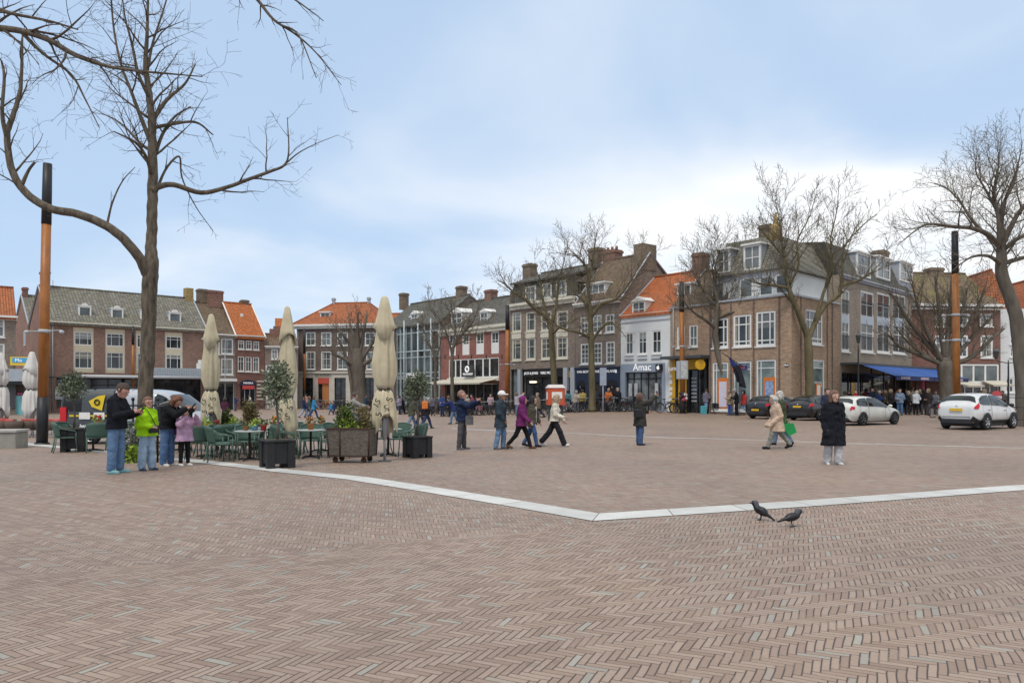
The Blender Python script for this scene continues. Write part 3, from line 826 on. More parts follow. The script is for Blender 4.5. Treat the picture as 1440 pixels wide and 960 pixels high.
def white_bay_house():
 f = LROW.sub(290.5); rt = f.root('narrow_house', 'narrow grey roofed house with two large white bay windows', 'building')
 w = f.s_at(331.5); D = 8; ze, zr = f.z_at(311, 470), 11.9
 h = [f.rect(299, 476, 309, 498), f.rect(311, 476, 328, 498), f.rect(299, 504, 309, 527), f.rect(311, 504, 328, 527)]
 g = (0.15, w - .15, BASE, f.z_at(311, 536))
 mb = MB(); shell(mb, w, D, BASE, ze, h + [g]); gable_ends(mb, w, D, ze, zr); mb.build('wall', B_GREYB, rt)
 for r in h: window(rt, r, 1, (.3,), .14, WH, GLS[2])
 cornice(rt, 0, w, ze + .03, WH, .35, .35)
 rf = gable_roof(rt, w, D, ze + .05, zr, T_BROWN, .2)
 chimney(rf, f.off(D/2+.4).s_at(284), D / 2 + .4, 1.0, .9, zr - .5, zr + 1.6, B_CHIM, 0)
 chimney(rf, f.off(D/2).s_at(301), D / 2, 1.7, 1.2, zr - .5, zr + 1.5, B_CHIMR, 0)
 shopglass(rt, .15, w - .15, BASE, f.z_at(311, 537), 3, WH, GSHOP)
 MB().box(0, w, -.35, -.01, f.z_at(311, 536), f.z_at(311, 532)).build('shop_ledge', WH, rt)
 downpipe(rt, f.s_at(316) , BASE, ze, LGREY)
white_bay_house()
def orange_roof_house():
 f = LROW.sub(332); rt = f.root('brick_house', 'small red brick house under a bright orange tiled roof with an arched shop door', 'building')
 w = f.s_at(372); D = 7; ze, zr = f.z_at(350, 472), 12.1
 h = [f.rect(335, 478.5, 343.5, 491), f.rect(345.8, 479, 354, 491.5), f.rect(356.5, 480, 364.5, 492), f.rect(334.5, 501, 343.5, 522), f.rect(345, 501.5, 354, 522.5), f.rect(355.8, 502, 364.5, 523)]
 gx0, gx1 = f.s_at(338), f.s_at(359.5); gt = f.z_at(349, 533)
 mb = MB(); shell(mb, w, D, BASE, ze, h + [(gx0, gx1, BASE, gt - .55)]); gable_ends(mb, w, D, ze, zr); mb.build('wall', B_DRED, rt)
 for r in h: window(rt, r, 1, (.68,), .1, WH)
 cornice(rt, 0, w, ze + .03, WH, .25, .3)
 rf = gable_roof(rt, w, D, ze + .05, zr, T_ORANGE, .25, verge=WH)
 chimney(rf, w - .7, D / 2 + .3, .8, .8, zr - .6, zr + .5, B_CHIM, 0)
 MB().box(w * .42, w * .52, 2.0, 2.12, f.z_at(343, 457) + 1.0, f.z_at(343, 455) + 1.35).build('roof_light', WH, rf)
 a = MB(); cx = (gx0 + gx1) / 2; rr = (gx1 - gx0) / 2 + .18; n = 14
 pts = [(cx + rr * math.cos(PI * i / n), -.04, gt - .75 + rr * .62 * math.sin(PI * i / n)) for i in range(n + 1)]
 a.poly(pts); a.build('arch_panel', plain('arch_navy', (0.025, 0.03, 0.06), .4, .1), rt)
 sg = sign(rt, cx - .7, cx + .7, gt - 1.15, gt - .72, plain('sign_red', (0.55, 0.07, 0.07), .5, .08), -.12, .06)
 lettering(sg, 'PRIMERA', .3, cx, gt - .45, -.07, LW)
 shopglass(rt, gx0, gx1, BASE, gt - .56, 3, LGREY, GSHOP)
 b = MB()
 for k in range(6): b.box(f.s_at(361), w - .03, -.05, -.003, f.z_at(366, 560 - 5 * k), f.z_at(366, 562 - 5 * k) )
 b.build('stone_band', STONEW, rt)
orange_roof_house()
def low_corner_house():
 f = Fac(LROW.O + LROW.u * (LROW.s_at(372) + .05), (0.93, 0.36)); rt = f.root('low_house', 'low brick house with white window between orange roof and hotel', 'building')
 w = f.s_at(419); D = 7; ze = f.z_at(392, 487); zr = f.z_at(380, 487) + 1.7
 h = [f.rect(381.5, 491, 391, 505), f.rect(397, 491, 407, 505), f.rect(373.5, 513, 383, 523), f.rect(386, 513, 398, 523)]
 mb = MB(); shell(mb, w, D, BASE, ze, h); gable_ends(mb, w, D, ze, zr); mb.build('wall', B_GREYB, rt)
 for r in h: window(rt, r, 1, (.5,), .12, WH, GLS[2])
 cornice(rt, 0, w, ze + .03, WH, .3, .3)
 rf = gable_roof(rt, w, D, ze + .05, zr, T_BROWN, .2)
 MB().box(.1, w - .1, -.2, -.01, BASE, f.z_at(390, 536)).build('shop_panel', STONEW, rt)
 g = MB(); g.box(w * .18, w * .55, 2.5, 3.2, ze, f.z_at(388, 460)); g.box(w * .30, w * .50, 2.52, 3.18, f.z_at(388, 460), f.z_at(388, 456)); g.build('chimney', B_CHIMR, rf)
 t = MB(); t.add([(w * .4, 3.3, ze + .4), (w * 1.0, 3.3, ze + .4), (w * .9, 6, zr + 2.2), (w * .4, 6, zr + 2.2), (w * .4, 6.2, ze), (w, 6.2, ze)], [(0, 1, 2, 3), (3, 2, 5, 4), (0, 3, 4), (1, 5, 2)]); t.build('rear_roof', T_ORANGE, rf)
low_corner_house()
# ------------------------------------------------------------------ far end
def hotel():
 f = Fac((-27.1, 94.0), (0.985, -0.17)); rt = f.root('town_house', 'wide brown brick house with hipped red tile roof and pale stone shop floor', 'building')
 w = f.s_at(533); D = 9.0; ze, zr = f.z_at(475, 457), 13.2
 h = [f.rect(a, 467, b, 486) for a, b in ((430, 443.5), (451.5, 466), (474, 489), (513, 527))]
 h2 = [f.rect(a, 494, b, 519.5) for a, b in ((430, 443.5), (451.5, 466), (474, 489), (515, 528))]
 gz0 = f.z_at(475, 522)
 ops = [(f.s_at(a), f.s_at(b), BASE, f.z_at(475, 531)) for a, b in ((425, 440.5), (447.5, 463), (470.5, 486.5), (513, 526))]
 mb = MB(); shell(mb, w, D, BASE, ze, h + h2 + [(0.02, w - .02, BASE, gz0)]); mb.build('wall', B_DARK, rt)
 for r in h: window(rt, r, 1, (.5,), .13, WH, GLS[1])
 for r in h2: window(rt, r, 1, (.18, .6), .13, WH, GLS[1])
 cornice(rt, -.3, w + .3, ze + .12, WH, .55, .55)
 sf = MB(); holed(sf, 0, w, BASE, gz0, ops, -.06, .3); sf.box(0, w, -.2, -.065, gz0 - .25, gz0); sf.build('stone_front', STONEW, rt)
 for i, o in enumerate(ops): shopglass(rt, o[0], o[1], BASE, o[3], 2, BLACK, GSHOP, .2)
 MB().box(ops[1][0], ops[1][1], -.12, -.065, ops[1][3] - .75, ops[1][3]).build('door_awning', plain('awning_red', (0.50, 0.09, 0.06), .7, .1), rt)
 MB().box(ops[1][0] + .5, ops[1][1] - .1, .1, .16, BASE, ops[1][3] - .8).build('lit_display', emit('warm_display', (0.30, 0.12, 0.04), .25), rt)
 lettering(rt, 'SCAPINO', .5, (ops[1][0] + ops[1][1]) / 2, gz0 - .48, -.22, DGREY)
 rf = hip_roof(rt, w, D, ze + .13, zr, T_RED, .45, 3.0)
 s0, s1, z0, z1 = f.off(2).rect(453.5, 440, 467, 452.5)
 dormer(rt, s0, s1, z0, z1, 1.3, 2.4, WH, 'flat', 1, (.5,), WH, GLS[1])
 for x in (3.0, w - 3.0): chimney(rf, x, D / 2, .35, .35, zr - .3, zr + .7, LEAD, 0)
 downpipe(rt, .2, BASE, ze)
hotel()
def hotel_wing():
 f0 = Fac((-27.1, 94.0), (0.985, -0.17)); f = f0.sub(533.3).off(.6)
 rt = f.root('house_wing', 'red roofed lower wing half hidden by the nearest parasol', 'building')
 w = f.s_at(556); D = 8; ze, zr = f.z_at(540, 468), f.z_at(540, 440) + .3
 h = [f.rect(543, 474, 552, 488), f.rect(543, 500, 552, 518)]
 mb = MB(); shell(mb, w, D, BASE, ze, h + [(0.3, w - .3, BASE, 3.2)]); gable_ends(mb, w, D, ze, zr); mb.build('wall', B_DARK, rt)
 for r in h: window(rt, r, 1, (.5,), .13, WH, GLS[1])
 cornice(rt, 0, w, ze + .05, WH, .3, .3)
 gable_roof(rt, w, D, ze + .06, zr, T_RED, .3); shopglass(rt, .3, w - .3, BASE, 3.2, 3, BLACK)
hotel_wing()
# ------------------------------------------------------------------ right row
RROW = Fac((-0.67, 70.0), (0.64, -0.768))
def glass_front():
 f = RROW.sub(539); rt = f.root('glass_shop', 'glass fronted shop building under a dark slate roof', 'building')
 w = f.s_at(620) - .05; g0 = f.s_at(557); D = 9; ze, zr = 9.1, 12.1
 mb = MB(); shell(mb, w, D, BASE, ze, [(g0 + 0.12, w - .12, BASE, ze - .1)]); mb.build('wall', B_DARK, rt)
 fr = MB(); pan = MB(); y = .05
 wf = plain('steel_pale_blue', (0.45, 0.51, 0.52), .4, .08)
 xs = [g0 + q for q in (.15, 1.0, 2.1, 3.3, 4.6, 5.9, 7.2)] + [w - .2]; zs = [BASE, 1.0, 3.1, 3.7, 5.4, 6.1, 8.1, ze - .15]
 for i, x in enumerate(xs): fr.box(x - .06, x + .06, y - .12 if i % 2 else y - .05, y + .1, BASE, ze - .11)
 for z in zs: fr.box(g0 + .1, w - .13, y - .04, y + .08, z - .05, z + .05)
 rg = random.Random(3)
 g = fr.build('steel_frame', wf, rt)
 for i in range(len(xs) - 1):
  for j in range(len(zs) - 1):
   pan.box(xs[i] + .061, xs[i + 1] - .061, y + .02, y + .04, zs[j] + .051, zs[j + 1] - .051, rg.choice([0, 0, 1, 1, 2]))
 pan.build('pane', [GLS[0], glassy('glass_shop_grey', (.06, .075, .08), (.15, .18, .18)), GLS[1]], g)
 pk = MB()
 pk.box(g0 + 1.2, g0 + 3.2, .4, .5, 6.3, 6.9); pk.build('red_display', plain('red_cloth', (0.42, 0.07, 0.07), .8, .2), rt)
 e = MB()
 for x, z in ((.3, 9.3), (2.6, 9.5), (5.4, 9.0), (7.9, 9.4)): e.tube([(g0 + x, -.55, BASE), (g0 + x, -.55, z)], .08, 6)
 for z in (3.3, 6.0): e.tube([(g0 + .3, -.55, z), (g0 + 7.9, -.55, z)], .05, 5)
 e.build('entrance_frame', wf, rt)
 sg = sign(rt, g0 + 2.5, g0 + 4.6, 3.1, 3.65, WH, -.2, .08)
 rf = gable_roof(rt, w, D, ze, zr, T_DKGREY, .2, half=3.8)
 w2 = MB(); w2.poly([(0, 0, ze), (0, 3.8, zr - .15), (0, D, ze)]); w2.poly([(w, 0, ze), (w, D, ze), (w, 3.8, zr - .15)]); w2.build('gable_end', B_DARK, rt)
 chimney(rf, f.off(3.8).s_at(568), 3.8, .85, .85, zr - .5, zr + 1.5, B_CHIM, 0)
 g2 = f.off(1.3); s0, s1, z0, z1 = g2.rect(583, 443, 592, 457)
 dormer(rt, s0, s1, z0 + .35, z1 + .1, .8, 2.4, WH, 'ped', 1, (.5,), WH, GLS[1])
 MB().add([(f.s_at(561), 1.2, ze + 1.0), (f.s_at(568), 1.2, ze + 1.0), (f.s_at(568), 2.0, ze + 1.7), (f.s_at(561), 2.0, ze + 1.7)], [(0, 1, 2, 3)]).build('skylight', glassy('skylight_glass', (.35, .4, .44), (.5, .55, .6)), rf)
glass_front()
def red_brick_cafe():
 f = RROW.sub(620); rt = f.root('cafe_building', 'red brick cafe building with cream awning and four tall upper windows', 'building')
 w = f.s_at(716.5); D = 9; ze, zr = 8.0, 11.3
 tall = [f.rect(631.5, 470, 641, 500), f.rect(650, 468.5, 660, 499), f.rect(669.5, 467, 680.5, 498), f.rect(690.5, 466, 701.5, 497)]
 band = (f.s_at(631), f.s_at(701.5), f.z_at(666, 531), f.z_at(666, 504))
 gr = (f.s_at(626), f.s_at(701.5), BASE, f.z_at(666, 538))
 mb = MB(); shell(mb, w, D, BASE, ze, tall + [band, gr]); gable_ends(mb, w, D, ze, zr, 4.0)
 mb.build('wall', B_RED, rt)
 for r in tall: window(rt, r, 1, (.62,), .12, WH, GLS[0], low=(.5, WH), sill=False)
 window(rt, band, [.13, .24, .4, .535, .70, .83], (), .1, WH, GSHOP, thin=.18, name='shop_window')
 MB().box(band[0] - .1, band[1] + .1, -.15, -.003, band[2] - .32, band[2] - .02).build('ledge', CREAM2, rt)
 shopglass(rt, gr[0], gr[1], BASE, gr[3], 7, plain('brown_frame', (.16, .12, .09), .6, .2), GSHOP, .2, .16)
 cornice(rt, 0, w, ze + .03, CREAM2, .62, .35)
 s0 = f.s_at(620); aw = awning(rt, f.s_at(622), f.s_at(700), -.02, gr[3] + .35, 2.1, gr[3] - .05, plain('awning_cream', (.55, .51, .42), .8, .06), .12)
 sx = f.s_at(662)
 sg = MB(); sg.box(sx - .85, sx + .85, -.35, -.22, f.z_at(663, 529), f.z_at(663, 513)); sg = sg.build('sign_board', plain('sign_slate', (.05, .05, .05), .5, .1), rt)
 r_ = MB(); r_.ring((sx - .1, -.37, f.z_at(663, 519)), (0, 1, 0), .26, .08, 16, 6); r_.build('emblem', LW, sg)
 lettering(sg, 'VIDAWAERT', .3, sx, f.z_at(663, 526), -.36, LW)
 rf = gable_roof(rt, w, D, ze + .04, zr, T_BROWN if False else T_DKGREY, .2, half=4.0)
 for (a, b, y0, y1) in ((640, 655, 440, 456), (680.5, 691.5, 439, 456)):
  s0, s1, z0, z1 = f.off(1.3).rect(a, y0, b, y1)
  dormer(rt, s0, s1, z0, z1, .8, 2.6, WH, 'ped', 1, (.5,), WH, GLS[1])
 chimney(rf, f.off(4).s_at(649), 4.0, .9, .9, zr - .6, zr + 1.9, B_CHIM, 0)
 chimney(rf, f.off(4.2).s_at(690.5), 4.2, 1.1, .9, zr - .6, zr + 1.0, B_CHIMR, 0)
 an = MB()
 for px in (626, 645, 663, 684, 706): an.box(f.s_at(px) - .04, f.s_at(px) + .04, -.05, -.003, f.z_at(px, 504), f.z_at(px, 499))
 an.build('wall_anchor', BLACK, rt)
red_brick_cafe()
def cream_bay_building():
 f = RROW.sub(717.3); rt = f.root('shop_building', 'tall grey brown brick shop building with cream window bays and dark shop floor', 'building')
 w = f.s_at(808.8); D = 9; ze, zr = 9.35, 13.0
 c0 = [(720, 733), (739.5, 753), (760.5, 775), (782.5, 798.5)]
 h = [f.rect(a, 439 - i * .8, b, 467 - i * .8) for i, (a, b) in enumerate(c0)] + [f.rect(a, 476 - i, b, 507 - i) for i, (a, b) in enumerate(c0)]
 sp = [f.rect(a, 466.5 - i * .8, b, 476.5 - i) for i, (a, b) in enumerate(c0)]
 gr = (.1, w - .05, BASE, f.z_at(763, 518))
 mb = MB(); shell(mb, w, D, BASE, ze, h + [gr]); gable_ends(mb, w, D, ze + 1.6, zr, 4.0)
 mb.quad((0, 0, ze), (0, D, ze), (0, D, ze + 1.6), (0, 0, ze + 1.6)); mb.build('wall', B_GREYB, rt)
 for s in sp: MB().box(s[0], s[1], -.05, -.004, s[2] + .02, s[3] - .02).build('bay_panel', CREAM2, rt)
 for i, r in enumerate(h):
  window(rt, r, [.28] if i % 4 < 2 else 1, (.62,) if i % 4 < 2 else (.45, .75), .16, CREAM2, GLS[1] if i != 3 else GLS[0], low=None if i % 4 < 2 or i < 4 else None)
 cornice(rt, 0, w, ze + .35, CREAM2, .55, .4)
 at_ = MB(); hh = [f.off(.3).rect(a, b, c, d) for a, b, c, d in ((739, 402, 754, 425), (763, 398, 776, 423), (782, 394, 797, 421))]
 holed(at_, .1, w, ze + .36, ze + 2.3, [(q[0], q[1], max(q[2], ze + .5), min(q[3], ze + 2.2)) for q in hh], .3, .2); at_.build('attic_wall', T_DKGREY, rt)
 for q in hh:
  window(rt, (q[0], q[1], max(q[2], ze + .5), min(q[3], ze + 2.2)), 1, (.55,), .14, CREAM2, GLS[2], y=.27, sill=False)
 rf = gable_roof(rt, w, D, ze + 2.3, zr, T_DKGREY, .0, half=4.0)
 chimney(rf, f.off(3).s_at(745), 3.0, 1.1, .9, zr - 1.4, zr + .9, B_CHIM, 0)
 for px, wd in ((731, .42), (735, .0), (796, .5), (806, .5)):
  if wd: s = f.s_at(px); MB().box(s - wd / 2, s + wd / 2, -.12, .15, BASE, gr[3]).build('pier', LGREY, rt)
 shopglass(rt, .12, f.s_at(731), BASE, gr[3], 2, BLACK, GBLUE, .3)
 shopglass(rt, f.s_at(737), f.s_at(794), BASE, gr[3] - .7, 5, BLACK, GSHOP, .3)
 shopglass(rt, f.s_at(798), f.s_at(804.5), BASE, gr[3], 1, BLACK, GSHOP, .3)
 sg = sign(rt, f.s_at(737), f.s_at(794), gr[3] - .75, gr[3] - .02, BLACK, -.05, .1)
 lettering(sg, 'JACK & JONES', .30, f.s_at(747.5), gr[3] - .4, -.065, LW, 1.0)
 lettering(sg, 'VERO MODA', .31, f.s_at(770.5), gr[3] - .4, -.065, LW, 1.0)
 d = MB()
 rg = random.Random(5)
 for k in range(9):
  x = f.s_at(740 + k * 6); hgt = rg.uniform(1.3, 1.75); d.tube([(x, .55, BASE + .7), (x, .55, BASE + .7 + hgt * .55), (x, .55, BASE + .7 + hgt)], [.14, .24, .12], 7, k % 4)
 d.build('dressed_dummies', [plain('cloth_teal', (.12, .25, .28), .8), plain('cloth_pale', (.5, .48, .45), .8), plain('cloth_dark', (.05, .05, .07), .8), plain('cloth_sky', (.3, .45, .5), .8)], rt)
 lt = MB(); s = f.s_at(747); lt.box(s - .45, s + .45, .2, .24, gr[3] - 1.25, gr[3] - 1.1); lt.build('shop_light', emit('shop_light', (1, .85, .6), 1.5), rt)
 MB().box(f.s_at(800) - .3, f.s_at(800) + .3, .05, .1, gr[3] - .85, gr[3] - .3).build('yellow_sign', plain('dull_gold', (.4, .26, .04), .5), rt)
cream_bay_building()
def navy_shop_house():
 f = RROW.sub(809.2); rt = f.root('brick_shop_house', 'dark brick house with white sash windows over a navy arched shopfront', 'building')
 w = f.s_at(872.5); D = 9; ze, zr = 8.95, 12.97
 h = [f.rect(816, 445.5, 827.5, 470), f.rect(833, 443, 846, 468.5), f.rect(851, 441.5, 864, 467.5)]
 h2 = [f.rect(816.3, 483, 828, 512), f.rect(834, 481.5, 846.5, 511.5), f.rect(852, 480, 864.5, 511)]
 gt = f.z_at(840, 516)
 mb = MB(); shell(mb, w, D, BASE, ze, h + h2 + [(.05, w - .05, BASE, gt)]); gable_ends(mb, w, D, ze, zr, 3.5)
 mb.build('wall', B_GREYB, rt)
 for r in h: window(rt, r, 1, (.33, .66), .12, WH, GLS[1])
 for r in h2: window(rt, r, 1, (.25, .5, .75), .12, WH, GLS[1])
 cornice(rt, 0, w, ze + .05, WH, .3, .35)
 rf = gable_roof(rt, w, D, ze + .06, zr, T_BROWN, .1, half=3.5, verge=LEAD)
 s0, s1, z0, z1 = f.off(1.2).rect(831, 400, 858, 425)
 dormer(rt, s0, s1, z0, z1, .6, 2.6, WH, 'flat', 2, (.5,), WH, GLS[2])
 s0, s1, z0, z1 = f.off(1.5).rect(865, 402, 872, 412)
 dormer(rt, s0 - .2, s1 - .1, z0, z1, 1.4, 1.4, WH, 'flat', 0, (), WH, GLS[2])
 chimney(rf, f.off(3.6).s_at(839), 3.6, 1.1, 1.0, zr - .8, zr + 1.3, B_CHIM, 0)
 chimney(rf, f.off(3.9).s_at(858), 3.9, 2.0, 1.0, zr - .8, zr + .9, B_CHIMR, 4)
 chimney(rf, w - .45, 3.5, 1.0, 1.7, zr - 1.4, zr + .75, B_CHIM, 0, False)
 nv = plain('navy_paint', (.018, .03, .065), .4, .12)
 fr = MB(); ops = [(f.s_at(812), f.s_at(823.5), 'a'), (f.s_at(828), f.s_at(848), 'd'), (f.s_at(853), f.s_at(870), 'a')]
 zt = gt - 1.0; y = -.03
 holed(fr, .02, w - .02, BASE, gt, [(a, b, BASE + .9 if k == 'a' else BASE, zt - (.55 if k == 'a' else .2)) for a, b, k in ops], y, .25)
 for a, b, k in ops:
  if k == 'a':
   cx, rr, n = (a + b) / 2, (b - a) / 2, 12
   zb = zt - .55
   fr.poly([(cx + rr * math.cos(PI * i / n), y - .02, zb + .5 * math.sin(PI * i / n)) for i in range(n + 1)], 1)
 fr.box(0, w, y - .16, y - .003, gt - .12, gt, 0)
 fr.build('shop_timber', [nv, BLACK], rt)
 for a, b, k in ops: shopglass(rt, a, b, BASE, zt - (.55 if k == 'a' else .2), 1, nv, GSHOP, .12)
 gd = MB(); rg = random.Random(8)
 for a, b, k in (ops[0], ops[2]):
  for q in range(10): gd.ell((rg.uniform(a + .2, b - .2), .06, rg.uniform(1.2, 2.4)), (.09, .03, .09), 6, 4, q % 3)
 gd.build('window_goods', [plain('goods_gold', (.35, .25, .1), .5), plain('goods_white', (.55, .55, .55), .5), plain('goods_brown', (.2, .1, .05), .5)], rt)
 lettering(rt, 'VAN BOVEN LAND RIJCKLAND', .31, f.s_at(839), gt - .36, y - .04, LW, 1.02)
 lettering(rt, '8', .4, f.s_at(867), gt - .4, y - .04, LW)
navy_shop_house()
def white_house():
 f = RROW.sub(873); rt = f.root('white_house', 'narrow white plastered shop house with orange tiled roof and grey shopfront', 'building')
 w = f.s_at(942.5); D = 8.5; ze, zr = f.z_at(905, 440), 11.05
 h = [f.rect(879.5, 467.5, 890.5, 498.5), f.rect(897.5, 466, 909.5, 498), f.rect(917, 464.5, 930, 497)]
 gt = f.z_at(905, 511)
 mb = MB(); shell(mb, w, D, BASE, ze, h + [(.06, w - .5, BASE, gt - .02)]); gable_ends(mb, w, D, ze, zr, 4.2); mb.build('wall', WALLW, rt)
 for r in h:
  window(rt, r, 1, (.55,), .1, WH, GLS[0])
  MB().box(r[0] - .05, r[1] + .05, -.07, -.003, r[2] - .42, r[2] - .34).build('string_band', MGREY, rt)
 MB().box(0, w, -.06, -.003, f.z_at(905, 452), f.z_at(905, 450)).build('string_band', LGREY, rt)
 rf = gable_roof(rt, w, D, ze - .05, zr, tiles('tiles_orange_worn', (.50, .15, .055), .22, mossy=.25), .1, half=4.2, verge=LEAD)
 s0, s1, z0, z1 = f.off(.6).rect(893.5, 424, 912, 448)
 dormer(rt, s0, s1, z0 + .1, z1, .2, 2.4, WH, 'ped', 1, (.5,), WH, GLS[1])
 chimney(rf, w - .35, 4.2, .9, 1.0, zr - 1.0, zr + 1.35, B_CHIMR, 0)
 gp = plain('shop_grey_blue', (.27, .31, .37), .5, .08)
 sf = MB(); holed(sf, 0, w - .45, BASE, gt, [(f.s_at(879.5), f.s_at(931), BASE, f.z_at(905, 523))], -.04, .3); sf.build('shop_surround', gp, rt)
 sh = shopglass(rt, f.s_at(879.5), f.s_at(931), BASE, f.z_at(905, 523.2), 5, BLACK, glassy('glass_phone_shop', (.05, .055, .06), (.2, .21, .21), .05, 1.2), .2, .07, f.z_at(905, 532))
 for px in (885, 893, 922): MB().box(f.s_at(px) - .16, f.s_at(px) + .16, .1, .13, 1.3, 2.3).build('poster', plain('poster_pale', (.45, .46, .47), .6, .25, 5), rt)
 lettering(rt, 'Amac', .78, f.s_at(903.5), f.z_at(905, 516.5), -.06, LW, 1.0)
 sg = sign(rt, f.s_at(925.3), f.s_at(933), f.z_at(929, 521.5), f.z_at(929, 511.8), BLACK, -.3, .2)
 cx, cz = f.s_at(929.2), f.z_at(929, 517)
 ap = MB(); n = 22; pts = []
 for i in range(n):
  a = 2 * PI * i / n
  rr = .15 * (1 - .16 * math.exp(-((a - PI / 2) / .35) ** 2) - .08 * math.exp(-((a - 3 * PI / 2) / .3) ** 2))
  x, z = math.cos(a) * rr * .95, math.sin(a) * rr * 1.05
  d = math.hypot(x - .17, z - .03)
  if d < .08: x -= (.08 - d)
  pts.append((cx + x, -.325, cz + z))
 ap.poly(pts[::-1]); ap.poly([(cx + .0, -.325, cz + .16), (cx + .09, -.325, cz + .25), (cx + .02, -.325, cz + .24)])
 ap.build('emblem', LW, sg)
white_house()
BROW_PAR = 7.75
def yellow_shop():
 f = RROW.sub(943); rt = f.root('yellow_shop', 'two storey tan brick shop with bright yellow shopfront and flat canopy', 'building')
 w = f.s_at(997.5); D = 8; ze = BROW_PAR
 h = [f.rect(952, 459, 963, 489), f.rect(969, 457, 981, 487.5)]
 gt = f.z_at(970, 505)
 mb = MB(); shell(mb, w, D, BASE, ze, h + [(.04, w - .04, BASE, gt)]); mb.build('wall', B_TAN, rt)
 for r in h: window(rt, r, 1, (.4,), .1, WH, GLS[1])
 MB().box(-.02, w + .02, -.12, .2, ze, ze + .12).build('coping', LEAD, rt)
 rf = gable_roof(rt, w, D, ze + .13, 10.9, T_BROWN, -.02, half=4.2)
 g = MB(); g.poly([(w, 1, ze), (w, D, ze), (w, 4.2, 10.8)]); g.poly([(0, 1, ze), (0, 4.2, 10.8), (0, D, ze)]); g.build('gable_end', B_DARK, rt)
 s0, s1, z0, z1 = f.off(1.5).rect(953, 400, 973, 431)
 dormer(rt, s0, s1, max(z0, ze + .1), z1, 1.4, 2.0, WH, 'flat', 1, (.5,), WH, GLS[1])
 yl = plain('yellow_panel', (.66, .36, .015), .45, .08)
 MB().box(-.1, w + .05, -1.1, -.005, gt + .02, gt + .22).build('canopy', DGREY, rt)
 y = MB(); y.box(.05, f.s_at(950.5), -.1, .25, BASE, gt); y.box(f.s_at(953), f.s_at(966), .05, .25, BASE, gt); y.box(f.s_at(968), f.s_at(994), -.06, .2, f.z_at(980, 519), gt - .02); y.build('yellow_panel', yl, rt)
 k = MB(); k.box(f.s_at(950.7), f.s_at(952.8), -.04, .24, BASE, gt); k.box(f.s_at(966.2), f.s_at(970), -.04, .24, BASE, gt); k.box(f.s_at(991), f.s_at(994.5), -.08, .24, BASE, gt - .03); k.build('frame', BLACK, rt)
 shopglass(rt, f.s_at(970), f.s_at(991), BASE, f.z_at(980, 519.5), 2, BLACK, GSHOP, .12)
 m = MB(); rg = random.Random(4)
 for i in range(7): m.box(f.s_at(971.5), f.s_at(979), .06, .09, 2.55 - i * .27, 2.67 - i * .27)
 m.build('menu_board', plain('menu_grey', (.34, .34, .34), .6, .2), rt)
 m2 = MB()
 for i, (a, b) in enumerate(((540, 534), (531, 527), (549, 544), (556, 551), (564, 559))):
  m2.box(f.s_at(940 + 2.4), f.s_at(946.5 + rg.random()), -.13, -.102, f.z_at(944, a), f.z_at(944, b))
 m2.build('menu_strip', WH, rt)
 lettering(rt, 'jumbo', .5, f.s_at(953), f.z_at(953, 518), -.3, LW)
 lb = MB(); lb.lathe([(0.02, 0), (.36, .02), (.36, .14), (.02, .16)], 18, smooth=False); o = lb.build('projecting_sign', yl, rt); o.location = (f.s_at(993), -.75, f.z_at(993, 513)); o.rotation_euler = (R(90), 0, R(60))
 MB().tube([(f.s_at(994.5), -.02, f.z_at(993, 515)), (f.s_at(994.5), -.75, f.z_at(993, 515))], .03, 5).build('sign_arm', BLACK, rt)
 downpipe(rt, f.s_at(948), BASE + 4, ze)
yellow_shop()
CORNER = None
